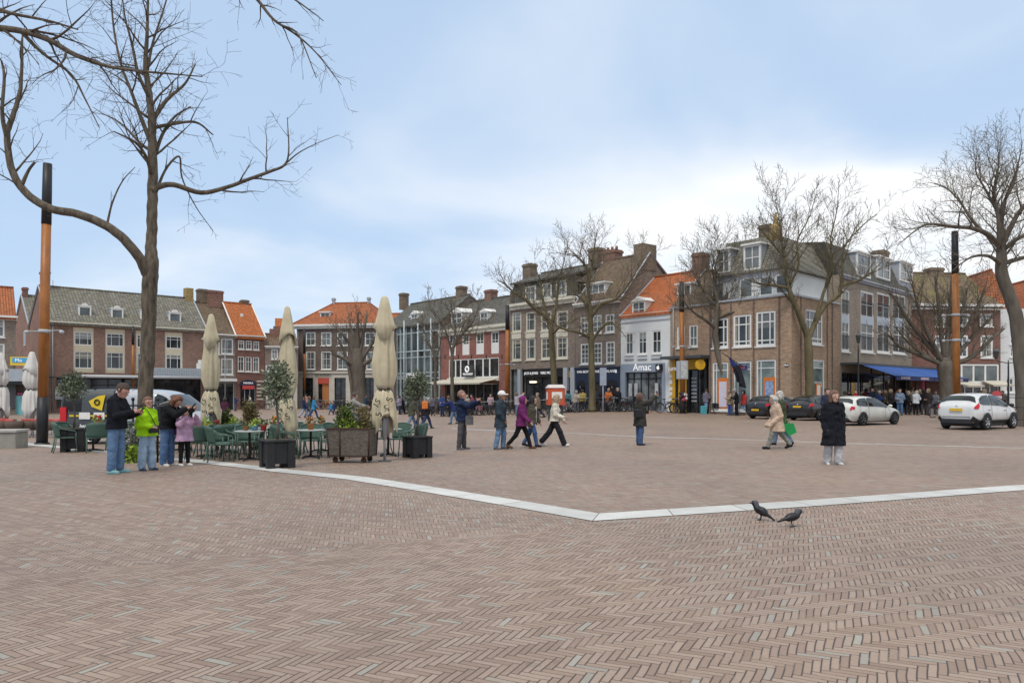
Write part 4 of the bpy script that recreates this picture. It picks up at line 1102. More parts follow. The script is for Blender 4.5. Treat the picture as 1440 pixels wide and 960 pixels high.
def corner_building():
 f = RROW.sub(998); rt = f.root('corner_building', 'large tan brick corner building with white attic and dark mansard roof', 'building')
 w = f.s_at(1113)
 corner = f.O + f.u * w
 g = Fac(corner, (0.707, 0.707))
 w2 = g.s_at(1181)
 ang = g.rz - f.rz
 ze = BROW_PAR + .1
 hl = [f.rect(1001.5, 447.5, 1024, 489), f.rect(1031, 442.5, 1056.5, 487.5), f.rect(1063, 437.5, 1090.5, 486.5)]
 gl = [f.rect(1002, 509.5, 1024, 566), f.rect(1031.5, 508, 1056.5, 566), f.rect(1063.5, 505.5, 1091, 566)]
 hr = [g.rect(1133, 436, 1157, 484)]; gr = [g.rect(1139, 505.5, 1159.5, 570)]
 for q in (gl, gr):
  for i, r in enumerate(q): q[i] = (r[0], r[1], BASE + 1.05, r[3])
 mb = MB(); holed(mb, 0, w, BASE, ze, hl + gl, 0, .2)
 Mr = Matrix.Translation((w, 0, 0)) @ Matrix.Rotation(ang, 4, 'Z')
 m2 = MB(); holed(m2, 0, w2, BASE, ze, hr + gr, 0, .2)
 mb.add([Mr @ Vector(p) for p in m2.v], m2.f, 0)
 A = Mr @ Vector((w2, 0, 0));
 B = Mr @ Vector((w2, 9, 0))
 mb.quad((0, 9, BASE), (0, 0, BASE), (0, 0, ze), (0, 9, ze))
 mb.quad((A.x, A.y, BASE), (B.x, B.y, BASE), (B.x, B.y, ze), (A.x, A.y, ze))
 mb.quad((0.1, .7, BASE), (w - .7, .7, BASE), (w - .7, .7, ze), (.1, .7, ze))
 pr = [Mr @ Vector((.7, .7, 0)), Mr @ Vector((w2 - .1, .7, 0))]
 mb.quad((pr[0].x, pr[0].y, BASE), (pr[1].x, pr[1].y, BASE), (pr[1].x, pr[1].y, ze), (pr[0].x, pr[0].y, ze))
 wall = mb.build('wall', B_TAN, rt)
 sub = bpy.data.objects.new('side_front', None); COL.objects.link(sub); parent_to(sub, rt); sub.matrix_local = Mr
 sub['kind'] = 'group'
 del sub['kind']
 for r in hl: window(rt, r, [.25, .75], (.12, .72), .13, WH, GLS[0], thin=.08)
 pj = MB()
 for px in (999.5, 1028, 1060, 1096): s = f.s_at(px); pj.box(s - .05, s + .05, -.05, -.003, BASE, ze)
 for px in (1126, 1163, 1170): s = g.s_at(px); v = MB(); v.box(s - .05, s + .05, -.05, -.003, BASE, ze); pj.add([Mr @ Vector(p) for p in v.v], v.f)
 pj.build('downpipe', B_DARK, rt)
 def onright(o):
  KIDS[sub.name].remove(o); o.parent = rt; KIDS.setdefault(rt.name, []).append(o); o.matrix_local = Mr @ o.matrix_local
 for r in hr: onright(window(sub, r, [.25, .75], (.12, .72), .13, WH, GLS[0], thin=.08))
 shop = glassy('glass_bank', (.10, .13, .12), (.26, .31, .29), .05, .8)
 for i, r in enumerate(gl): window(rt, r, [.18], (.86,), .11, WH, shop, thin=.06, name='shop_window')
 for r in gr: onright(window(sub, r, [.18], (.86,), .11, WH, shop, thin=.06, name='shop_window'))
 org = plain('poster_orange', (.62, .18, .03), .5, .1); pw = plain('poster_lilac', (.6, .56, .64), .6, .12, 9); pb = plain('poster_blue', (.25, .33, .5), .6, .6, 5)
 for i, r in enumerate(gl):
  if i == 1: continue
  s = r[0] + (r[1] - r[0]) * .66
  p = MB(); p.box(s - .42, s + .42, .02, .05, BASE + 1.2, 2.6); o = p.build('poster', org, rt)
  MB().box(s - .30, s + .30, -.005, .017, BASE + 1.3, 2.35).build('poster_print', pw if i == 0 else pb, o)
 lg = MB(); lg.box(gl[2][0] + .3, gl[2][0] + 1.0, -.02, .02, BASE + 1.1, 1.05); lg.build('poster', WH, rt)
 r = gr[0]; s = r[0] + (r[1] - r[0]) * .6
 p = MB(); p.box(s - .4, s + .4, .02, .05, BASE + 1.2, 2.2); o = p.build('poster', org, sub); MB().box(s - .25, s + .25, 0, .017, 1.0, 2.1).build('poster_print', WH, o); onright(o)
 pl = MB(); pl.box(f.s_at(1094), w - .02, -.06, -.003, BASE, f.z_at(1105, 559)); v = MB(); v.box(.02, g.s_at(1136), -.06, -.003, BASE, g.z_at(1120, 559)); pl.add([Mr @ Vector(q) for q in v.v], v.f); pl.build('plinth', STONEW, rt)
 sp = sign(rt, f.s_at(1103.5), f.s_at(1109.5), f.z_at(1106, 515), f.z_at(1106, 511.5), BLACK, -.05, .04, 'street_plate'); lettering(sp, 'Markt', .13, f.s_at(1106.5), f.z_at(1106, 513.2), -.06, LW)
 lbx = MB(); s = g.s_at(1120); lbx.box(s - .1, s + .1, -.95, -.08, g.z_at(1124, 518.5), g.z_at(1124, 503)); o = lbx.build('light_box', plain('box_grey', (.46, .49, .54), .5, .04), sub); onright(o)
 bl = plain('sign_deep_blue', (.02, .05, .28), .45, .05); oo = plain('sign_bright_orange', (.72, .16, .03), .45, .05)
 def twocolour(par, F_, xa, xm, xb, y0, y1, conv):
  t = MB(); t.box(F_.s_at(xa), F_.s_at(xm) , -.12, -.03, F_.z_at(xa, y1), F_.z_at(xa, y0), 0); t.box(F_.s_at(xm) + .04, F_.s_at(xb), -.12, -.03, F_.z_at(xa, y1), F_.z_at(xa, y0), 1)
  o = t.build('sign_board', [oo, bl], par)
  lettering(o, 'ING', (F_.z_at(xa, y0) - F_.z_at(xa, y1)) * .9, (F_.s_at(xm) + F_.s_at(xb)) / 2, (F_.z_at(xa, y0) + F_.z_at(xa, y1)) / 2, -.14, oo)
  if conv: onright(o)
 twocolour(rt, f, 1031, 1039, 1051, 514, 520, False)
 twocolour(sub, g, 1139, 1146.5, 1159, 511.5, 518.5, True)
 def pt(sL, y):      # point along the bent line offset inward by y, sL<0 on the left face, >0 on the right face
  if sL <= 0: return Vector((w + sL, y, 0))
  q = Mr @ Vector((sL, y, 0)); return q
 bis = (Vector((0, 1, 0)) + (Mr.to_3x3() @ Vector((0, 1, 0)))).normalized()
 def mitre(y): return Vector((w, 0, 0)) + bis * (y / bis.y)
 def strip(mb, y0, z0, y1, z1, m=0):
  a0, a1 = Vector((.0, y0, z0)), Vector((.0, y1, z1))
  b0, b1 = mitre(y0) + Vector((0, 0, z0)), mitre(y1) + Vector((0, 0, z1))
  c0, c1 = pt(w2 - .02, y0) + Vector((0, 0, z0)), pt(w2 - .02, y1) + Vector((0, 0, z1))
  mb.quad(a0, b0, b1, a1, m); mb.quad(b0, c0, c1, b1, m)
 a = MB(); strip(a, .02, ze, .9, ze + .02); strip(a, .9, ze, .9, 9.75)
 a.quad((.005, 9, ze), (.005, .9, ze), (.005, .9, 9.72), (.005, 9, 9.72)); a.build('attic_wall', WALLW, rt)
 cp = MB(); strip(cp, -.08, ze + .1, .25, ze + .11); strip(cp, -.08, ze - .02, -.08, ze + .1); cp.build('coping', LEAD, rt)
 rm = MB(); strip(rm, .65, 9.72, .65, 9.85); strip(rm, .65, 9.85, 2.0, 12.3); strip(rm, 2.0, 12.3, 5.0, 12.9)
 rm.quad((0, .65, 9.72), (0, 9, 9.72), (0, 5.0, 12.9), (0, 2.0, 12.3))
 rf = rm.build('roof', T_GREY, rt)
 fl = MB(); cpt = mitre(2.2); fl.lathe([(.5, 11.9), (.42, 12.9), (.2, 13.1), (.16, 13.4), (.05, 13.9)], 8, (cpt.x, cpt.y, 0)); fl.build('finial', B_CHIMY, rf)
 for px in (1010, 1050, 1078, 1101):
  F1 = f.off(.9); s = F1.s_at(px); o = MB(); o.box(s - .5, s + .5, .86, .95, 8.1, 9.4); o = o.build('window', WH, rt); MB().box(s - .4, s + .4, .835, .858, 8.2, 9.3).build('pane', GLS[1], o)
 for px in (1125, 1150):
  G1 = g.off(.9); s = G1.s_at(px); o = MB(); o.box(s - .5, s + .5, .86, .95, 8.1, 9.4); o = o.build('window', WH, sub); MB().box(s - .4, s + .4, .835, .858, 8.2, 9.3).build('pane', GLS[1], o); onright(o)
 for (x0, y0, x1, y1) in ((1012, 352, 1030, 384), (1049, 345, 1073, 380)):
  s0, s1, z0, z1 = f.off(1).rect(x0, y0, x1, y1); dormer(rt, s0, s1, z0, z1, .7, 2.2, WH, 'flat', 1, (.5,), LEAD, GLS[2])
 s0, s1, z0, z1 = g.off(1).rect(1172, 356, 1189, 387); onright(dormer(sub, s0 - .3, s1 - .3, z0, z1, .7, 2.2, WH, 'flat', 1, (.5,), LEAD, GLS[2]))
 o = MB(); o.ell((g.s_at(1130), 1.0, 11.1), (.35, .25, .55), 12, 8); onright(o.build('oval_dormer', WH, sub))
 chimney(rf, f.s_at(1032), 4.2, .9, .9, 12, 13.6, B_CHIM, 0)
 fp = MB(); s = f.s_at(1047); z = f.z_at(1047, 517); fp.tube([(s, -.03, z), (s - .75, -1.5, z + 1.0)], .03, 6); fpo = fp.build('flag_pole', BLACK, rt)
 bpy.data.objects.remove(sub); KIDS.pop('side_front', None)
 return g, w2, f
GROW, GW2, CF = corner_building()
def hanging_flag():
 """dark flag drooping from the angled pole on the bank front"""
 f = CF; s = f.s_at(1047); z = f.z_at(1047, 517)
 V = []; Fc = []; nu, nv = 16, 14
 p0 = Vector((s - .12, -.28, z + .14)); p1 = Vector((s - .50, -1.1, z + .72))
 for j in range(nv + 1):
  for i in range(nu + 1):
   a = i / nu; b = j / nv
   p = p0.lerp(p1, a * (1 - .45 * b))
   p.z -= b * (1.45 - .2 * a) + .05 ; p.y += .14 * math.sin(a * 9 + b * 2) * b; p.x += .16 * math.cos(a * 11 + b) * b + .25 * b
   V.append(tuple(p))
 for j in range(nv):
  for i in range(nu): Fc.append((j * (nu + 1) + i, j * (nu + 1) + i + 1, (j + 1) * (nu + 1) + i + 1, (j + 1) * (nu + 1) + i))
 t = NT('flag_cloth'); o = t.obj(); sp = t.n('ShaderNodeSeparateXYZ'); t.l(o, sp.inputs[0])
 fct = t.m('GREATER_THAN', t.m('ADD', sp.outputs[2], t.m('MULTIPLY', t.noise(o, 2.0), .8)), z + .55)
 t.setp(t.mix(fct, (.012, .012, .02), (.014, .03, .14)), .8)
 o = np_mesh('flag', V, Fc, t.mat); o.location = (f.O.x, f.O.y, 0); o.rotation_euler = (0, 0, f.rz)
 m = o.modifiers.new('t', 'SOLIDIFY'); m.thickness = .02
 tag(o, 'dark blue and black flag drooping from the angled pole on the corner building', 'flag')
hanging_flag()
def awning_restaurant():
 f = Fac(GROW.O + GROW.u * (GW2 + .03), GROW.u); rt = f.root('restaurant_building', 'taupe brick building with tall white windows above blue restaurant awnings', 'building')
 w = f.s_at(1282); D = 9; ze = 10.0
 cols = [(1183.5, 1195, 407), (1210.5, 1229, 410), (1233.5, 1252, 412.5), (1255.5, 1273.5, 414)]
 h = [f.rect(a, y, b, 494.5 + i) for i, (a, b, y) in enumerate(cols)]
 gt = f.z_at(1230, 520)
 mb = MB(); shell(mb, w, D, BASE, ze, h + [(.3, w - .2, BASE, gt - .3)]); mb.build('wall', B_TAUPE, rt)
 for r in h:
  o = window(rt, r, 1, (.30, .46, .58, .80), .16, WH, GLS[1], thin=.06)
  zz = r[2] + (r[3] - r[2]) * .46; z2 = r[2] + (r[3] - r[2]) * .6
  MB().box(r[0] + .16, r[1] - .16, .02, .06, zz, z2).build('spandrel_panel', plain('panel_pale_blue', (.45, .50, .55), .5, .08), o)
  for zb in (r[2] + .25, z2 + .1):
   b = MB()
   for i in range(9):
    x = r[0] + .16 + (r[1] - r[0] - .32) * i / 8; b.box(x - .012, x + .012, -.015, .01, zb, zb + .9)
   b.box(r[0] + .15, r[1] - .15, -.02, .015, zb + .9, zb + .95)
   b.build('balcony_rail', DGREY, o)
 cornice(rt, 0, w, ze + .03, LEAD, .25, .3)
 rm = MB(); rm.quad((0, .1, ze), (w, .1, ze), (w, 1.1, ze + 2.5), (0, 1.1, ze + 2.5)); rm.quad((0, 1.1, ze + 2.5), (w, 1.1, ze + 2.5), (w, 5, ze + 2.9), (0, 5, ze + 2.9))
 rm.quad((w, .1, ze), (w, 9, ze), (w, 5, ze + 2.9), (w, 1.1, ze + 2.5)); rm.quad((0, 9, ze), (0, .1, ze), (0, 1.1, ze + 2.5), (0, 5, ze + 2.9)); rm.quad((w, 9, ze), (0, 9, ze), (0, 5, ze + 2.9), (w, 5, ze + 2.9))
 rf = rm.build('roof', T_DKGREY, rt)
 for (x0, y0, x1, y1) in ((1201, 358, 1220, 390), (1229.5, 364, 1247.5, 393)):
  s0, s1, z0, z1 = f.off(.5).rect(x0, y0, x1, y1); dormer(rt, s0, s1, z0, z1, .25, 2.0, WH, 'flat', 1, (.5,), LEAD, GLS[1])
 s0, s1, z0, z1 = f.off(.5).rect(1262, 371, 1279, 397); dormer(rt, s0, s1, z0, z1, .25, 2.0, WH, 'flat', 1, (.5,), LEAD, GLS[2])
 chimney(rf, w - 1.0, 2.2, 1.3, 1.0, ze + 1.5, ze + 3.9, B_CHIM, 0)
 shopglass(rt, .3, w - .2, BASE, gt - .3, 6, BLACK, GSHOP, .5)
 zc = f.z_at(1184, 510)
 c = MB(); c.box(.05, w + 3.2, -1.3, -.01, zc - .15, zc); c.build('canopy', DGREY, rt)
 bl = plain('awning_blue', (.028, .095, .33), .7, .1, 1.5); bd = plain('awning_navy', (.012, .03, .12), .7, .1)
 L = w + 3.0
 a1 = awning(rt, .6, L * .48, -1.25, zc - .16, 2.3, zc - 1.0, bl, .26, bd)
 a2 = awning(rt, L * .49, L, -1.25, zc - .16, 2.3, zc - 1.0, bl, .26, bd)
 pk = plain('letters_pale_pink', (.62, .50, .58), .6, .05)
 for par, body, s in ((a1, 'EETCAFE DE MARKT', .6 + L * .10), (a1, 'DE BOURGONDIER', L * .36), (a2, 'RESTAURANT BROUWER', L * .62), (a2, 'DE KOFFIEHOEK', L * .86)):
  lettering(par, body, .24, s, zc - 1.13, -3.60, pk, .9)
 for i in range(7): MB().box(.3 + i * (w - .6) / 6 - .04, .3 + i * (w - .6) / 6 + .04, -1.2, -1.12, BASE, zc - .15).build('canopy_post', BLACK, rt)
 MB().box(.02, .5, -.9, -.8, .7, 2.3).build('sign_panel', plain('panel_ochre', (.40, .26, .09), .6, .3, 5), rt)
 pkf = MB(); s = w - .5; pkf.box(s, s + .55, -1.0, -.9, 1.0, 2.6); pkf.build('banner', plain('banner_pink', (.6, .12, .25), .6, .1), rt)
awning_restaurant()
def brown_brick_house():
 f = Fac((34.7, 65.0), (0.995, 0.10)); rt = f.root('brown_house', 'brown brick house with white cornice and white framed shopfront behind the bushy tree', 'building')
 w = f.s_at(1407); D = 9; ze, zr = 9.25, 12.7
 h = [f.rect(a, 441, b, 459) for a, b in ((1315, 1330), (1347, 1362), (1378, 1396))] + [f.rect(a, 471, b, 503) for a, b in ((1315, 1330), (1346, 1361.5), (1379, 1396.5))]
 gt = f.z_at(1370, 511)
 mb = MB(); shell(mb, w, D, BASE, ze, h + [(f.s_at(1333), w - .1, BASE, gt)]); gable_ends(mb, w, D, ze, zr); mb.build('wall', B_DRED, rt)
 for r in h: window(rt, r, 1, (.33, .66), .16, WH, GLS[1])
 cornice(rt, 0, w, ze + .05, WH, .5, .45)
 rf = gable_roof(rt, w, D, ze + .06, zr, T_MOSS, .3)
 chimney(rf, f.s_at(1361), D / 2, 1.3, 1.0, zr - .8, zr + .5, B_CHIM, 0)
 chimney(rf, .6, D / 2, 1.0, 1.0, zr - .8, zr + .7, B_CHIM, 0)
 s0, s1 = f.s_at(1334), w - .15
 window(rt, (s0, s1, gt - 1.7, gt - .05), [.25, .5, .75], (), .14, WH, GLS[1], thin=.16, name='shop_window')
 shopglass(rt, s0, s1, BASE, gt - 1.75, 6, WH, GSHOP, .15, .12)
 cr = plain('awning_cream', (.55, .51, .42), .8, .06)
 awning(rt, f.s_at(1338), f.s_at(1368), -.02, gt - 1.6, 1.4, gt - 1.95, cr, .12); awning(rt, f.s_at(1380), f.s_at(1408), -.02, gt - 1.5, 1.4, gt - 1.9, cr, .12)
brown_brick_house()
def white_gable_house():
 f = Fac((43.3, 66.5), (0.99, -0.14)); rt = f.root('white_gable_house', 'white plastered house with orange red roofs cut by the photo edge', 'building')
 w, D, ze, zr = 7.0, 10.0, 9.0, 12.4
 h = [f.rect(1420, 470, 1428, 484), f.rect(1420, 488, 1428, 502), f.rect(1414, 531, 1426, 552), f.rect(1446, 470, 1460, 500)]
 mb = MB(); shell(mb, w, D, BASE, ze, h); mb.build('wall', WALLW, rt)
 for r in h: window(rt, r, 1, (.5,), .12, WH, GLS[1])
 for i, (a, b, z) in enumerate(((-2.0, 2.0, zr + .3), (2.1, w + .1, zr - .3))):
  m_ = MB(); c = (a + b) / 2; z0 = ze + .02
  m_.add([(a, 0, z0), (c, 1.2, z), (b, 0, z0), (a, D, z0), (c, D, z), (b, D, z0)], [(0, 2, 1), (0, 1, 4, 3), (1, 2, 5, 4), (3, 4, 5), (0, 3, 5, 2)])
  m_.tube([(c, 1.2, z), (c, D, z)], .12, 6)
  m_.build('roof', T_RED, rt)
white_gable_house()
# ------------------------------------------------------------------ bare trees
def bark(name, a, b, sc_=6.0):
 t = NT(name); P = t.pos()
 mp = t.n('ShaderNodeMapping'); mp.inputs['Scale'].default_value = (1, 1, .22); t.l(P, mp.inputs[0])
 f = t.noise(mp.outputs[0], sc_, 5.0, .7)
 t.setp(t.ramp(f, [(.3, a), (.7, b)]), .9, 0, .2)
 t.bump(t.noise(mp.outputs[0], sc_ * 3, 4.0, .7), .6, .02)
 return t.mat
BARK1 = bark('bark_brown', (.045, .036, .028), (.19, .155, .115), 13.0)
BARK2 = bark('bark_olive', (.075, .062, .035), (.18, .15, .085), 3.0)
BARK3 = bark('bark_grey', (.075, .062, .05), (.17, .145, .115), 3.0)
TWIG1 = bark('twig_brown', (.06, .045, .036), (.13, .10, .08))
TWIG2 = bark('twig_olive', (.12, .098, .07), (.22, .185, .135), 3.0)
def smooth_path(pts, n=5):
 """Catmull-Rom through points with radius as last component"""
 P = [np.array(p, float) for p in pts]
 P = [2 * P[0] - P[1]] + P + [2 * P[-1] - P[-2]]
 out = []
 for i in range(1, len(P) - 2):
  for k in range(n):
   t = k / n
   out.append(.5 * ((2 * P[i]) + (-P[i - 1] + P[i + 1]) * t + (2 * P[i - 1] - 5 * P[i] + 4 * P[i + 1] - P[i + 2]) * t * t + (-P[i - 1] + 3 * P[i] - 3 * P[i + 1] + P[i + 2]) * t ** 3))
 out.append(P[-2])
 return out
class Tree:
 def __init__(s, d, seed, rmin=.006, up=.25, lv=3, dens=1.0, droop=0.0, wig=.22, lens=(.55, .5, .5), spread=1.0):
  s.d = d; s.rg = random.Random(seed); s.T = MB(); s.C = MB(); s.rmin = rmin; s.up = up; s.lv = lv; s.dens = dens; s.droop = droop; s.wig = wig; s.lens = lens; s.spread = spread
  s.count = 0; s.lf = 1.03 if d > 40 else 1.1
 def limb(s, pts, children=True, first=.25, L=None, sides=8, cd=1.0):
  """pts: (px, py, depth offset, radius m)"""
  w = [(*at(p[0], p[1], s.d + p[2]), p[3]) for p in pts]
  path = smooth_path(w, 5)
  P = [Vector(p[:3]) for p in path]; r = [max(float(p[3]), s.rmin) for p in path]
  if r[0] > .12:
   for i in range(1, len(P)):
    j = min(.12 * r[i], .014); P[i] = P[i] + Vector((s.rg.uniform(-j, j), s.rg.uniform(-j, j), 0))
  s.T.tube(P, r, sides)
  if children:
   tot = sum((b - a).length for a, b in zip(P, P[1:]))
   s.sprout(P, r, tot, 1, first, L or tot * .5, cd)
  return P, r
 def sprout(s, P, r, tot, level, first, L, cd=1.0):
  rg = s.rg
  n = max(2, int(tot * (3.6 if level == 1 else 6.0 if level == 2 else 9.0) * s.dens * cd * (1.05 if s.d > 40 else 1.0) / max(s.d / 18.0, 1) ** .35))
  cum = [0.0]
  for a, b in zip(P, P[1:]): cum.append(cum[-1] + (b - a).length)
  side = rg.random() * 6.28
  for k in range(n):
   t = first + (1 - first) * (k + rg.random()) / n
   x = t * cum[-1]
   i = max(j for j in range(len(P) - 1) if cum[j] <= x + 1e-9)
   f = (x - cum[i]) / max(cum[i + 1] - cum[i], 1e-6)
   p = P[i].lerp(P[i + 1], f); rr = r[i] + (r[i + 1] - r[i]) * f
   dr = (P[i + 1] - P[i]).normalized()
   side += 2.4 + rg.uniform(-.5, .5)
   e1 = dr.orthogonal().normalized(); e2 = dr.cross(e1)
   o = e1 * math.cos(side) + e2 * math.sin(side)
   an = rg.uniform(.55, 1.05) * s.spread
   dv = (dr * math.cos(an) + o * math.sin(an)); dv.z += s.up * (1 if level < 3 else .4) - s.droop * (level > 1); dv.normalize()
   ln = L * s.lf * rg.uniform(.5, 1.25) * (1.15 - .5 * t)
   s.branch(p, dv, ln, min(rr * .55, .010 + .016 * ln), level)
 def branch(s, p, dv, ln, r, level):
  rg = s.rg
  if ln < .12: return
  s.count += 1
  if s.count > 16000: return
  n = 6 if level == 1 else 4 if level == 2 else 3
  P = [p]; R_ = [max(r, s.rmin)]
  d = dv.copy()
  for i in range(n):
   d = (d + Vector((rg.uniform(-1, 1), rg.uniform(-1, 1), rg.uniform(-.7, .9))) * s.wig)
   d.z += (s.up * .12 - s.droop * .22 * (i / n)); d.normalize()
   P.append(P[-1] + d * ln / n); R_.append(max(r * (1 - .85 * (i + 1) / n), s.rmin * .75))
  (s.T if level == 1 and r > .03 else s.C).tube(P, R_, 5 if level == 1 else 3, cap=level == 1)
  if level < s.lv:
   s.sprout(P, R_, ln, level + 1, .18, ln * s.lens[level - 1])
 def done(s, name, base, label, bm, tm, group=None):
  b = onground(*base) if len(base) == 2 else Vector(base)
  o = empty(name, b, 0, label, 'tree', group)
  for q, nm, m in ((s.T, 'trunk', bm), (s.C, 'crown', tm)):
   q.v = [tuple(Vector(p) - b) for p in q.v]
   if q.v: q.build(nm, m, o)
  return o
def big_tree():
 d = 18.6; t = Tree(d, 5, .0045, up=.13, dens=.66, droop=.18, wig=.22, spread=1.15, lens=(.55, .55, .5))
 t.limb([(189, 648, 0, .34), (194, 636, 0, .25), (202, 600, 0, .19), (206, 520, 0, .175), (209, 450, 0, .17), (211, 400, 0, .185), (213, 372, 0, .165), (213, 340, .1, .13), (214, 290, .15, .125), (215, 240, .2, .115), (214, 190, .2, .10), (212, 150, .2, .085), (205, 95, .3, .06), (207, 40, .3, .04), (209, -30, .3, .02)], first=.60, L=2.0, sides=12, cd=.75)
 for dx in (-1, 1):
  t.limb([(194, 628, 0, .16), (190 + dx * 8, 642, -.1, .14), (189 + dx * 14, 650, -.15, .06)], False)
 t.limb([(210, 392, 0, .14), (200, 370, -.2, .125), (180, 342, -.4, .115), (150, 318, -.5, .105), (110, 301, -.6, .10), (70, 293, -.6, .095), (35, 270, -.6, .09), (16, 235, -.6, .08), (10, 190, -.6, .07), (18, 165, -.6, .06), (29, 125, -.5, .045), (31, 70, -.5, .03), (32, 45, -.4, .015)], first=.45, L=1.2, sides=9, cd=.6)
 t.limb([(10, 195, -.6, .06), (3, 160, -.7, .045), (6, 110, -.7, .035), (2, 85, -.7, .02)], L=.8)
 t.limb([(30, 262, -.6, .05), (40, 240, -.6, .035), (49, 228, -.6, .03)], first=.5, L=.5)
 t.limb([(213, 268, .1, .09), (225, 262, .2, .075), (245, 260, .3, .065), (283, 271, .5, .06), (320, 263, .7, .05), (350, 252, .8, .045), (380, 241, .9, .04), (400, 232, .9, .03), (406, 212, .9, .02), (404, 165, 1.0, .010)], first=.3, L=1.15, cd=.9)
 t.limb([(402, 230, .9, .022), (420, 215, 1.0, .016), (445, 202, 1.0, .010), (475, 190, 1.1, .006)], L=.6)
 t.limb([(214, 205, .2, .07), (198, 165, 0, .05), (185, 130, -.2, .04), (170, 90, -.3, .03), (160, 40, -.3, .025), (155, -20, -.3, .02)], L=1.2)
 t.limb([(214, 170, .2, .06), (235, 140, .4, .045), (260, 118, .6, .03), (275, 90, .7, .015)], L=1.0)
 t.limb([(207, 100, .3, .04), (215, 60, .4, .03), (228, 20, .5, .022), (240, -20, .5, .015)], L=.9)
 t.limb([(211, 140, .2, .05), (195, 105, 0, .04), (185, 60, -.1, .03), (175, 20, -.2, .02), (170, -30, -.2, .01)], L=1.0)
 t.limb([(216, 225, .2, .05), (228, 190, .5, .04), (245, 165, .8, .03), (268, 150, 1.0, .018)], L=1.0)
 t.limb([(213, 245, 0, .05), (205, 220, -.4, .04), (190, 200, -.8, .03), (160, 185, -1.1, .015)], L=1.0)
 t.limb([(215, 180, .3, .05), (240, 175, .6, .04), (275, 172, .8, .03), (300, 190, 1.0, .015)], L=.9)
 t.limb([(214, 285, .1, .045), (232, 240, .5, .03), (252, 220, .8, .026), (256, 250, .9, .02), (275, 290, 1.0, .014), (300, 325, 1.1, .007)], L=.8)
 t.limb([(150, 318, -.5, .03), (158, 285, -.5, .022), (172, 255, -.5, .015), (190, 235, -.5, .008)], L=.5)
 t.done('plane_tree', (189, d), 'big bare tree with crooked limbs growing among the terrace chairs', BARK1, TWIG1)
big_tree()
def overhanging_tree():
 d = 11.0; t = Tree(d, 9, .003, up=-.02, dens=.85, droop=.25, wig=.24, lens=(.6, .55, .5))
 t.limb([(-420, 720, 0, .30), (-415, 500, 0, .25), (-400, 250, 0, .22), (-330, 60, 0, .18), (-250, -60, 0, .15), (-180, -120, .3, .12)], False, sides=10)
 t.limb([(-330, 60, 0, .12), (-160, 40, 0, .085), (-60, 38, 0, .06), (0, 40, 0, .05), (35, 45, 0, .045), (70, 57, 0, .04), (105, 77, 0, .034), (150, 93, 0, .026), (195, 100, .1, .02), (240, 104, .2, .014), (285, 108, .3, .007)], first=.45, L=1.0)
 t.limb([(-250, -60, 0, .10), (-60, -5, 0, .04), (0, 14, 0, .032), (20, 20, 0, .026), (70, 30, .1, .018), (110, 42, .2, .010)], first=.5, L=.8)
 t.limb([(30, 45, 0, .03), (60, 75, .1, .022), (100, 105, .2, .018), (120, 140, .2, .012), (140, 180, .2, .006)], L=.6)
 t.limb([(-180, -120, .3, .1), (50, -160, .6, .07), (250, -90, 1.0, .045), (340, -20, 1.2, .03), (362, 0, 1.2, .026), (385, 28, 1.2, .022), (415, 48, 1.3, .017), (445, 75, 1.4, .011), (480, 120, 1.5, .005)], first=.62, L=.75)
 t.limb([(395, 35, 1.2, .018), (420, 50, 1.2, .013), (445, 110, 1.2, .006)], L=.5)
 t.limb([(340, -25, 1.2, .02), (400, -8, 1.3, .016), (440, 18, 1.3, .010), (455, 30, 1.3, .006)], L=.5)
 t.done('overhanging_tree', Vector((at(-420, 720, d).x, d, 0)), 'bare tree outside the photo edge whose thin drooping boughs hang across the sky', BARK1, TWIG1)
overhanging_tree()
FARG = 'bare trees along the shops'
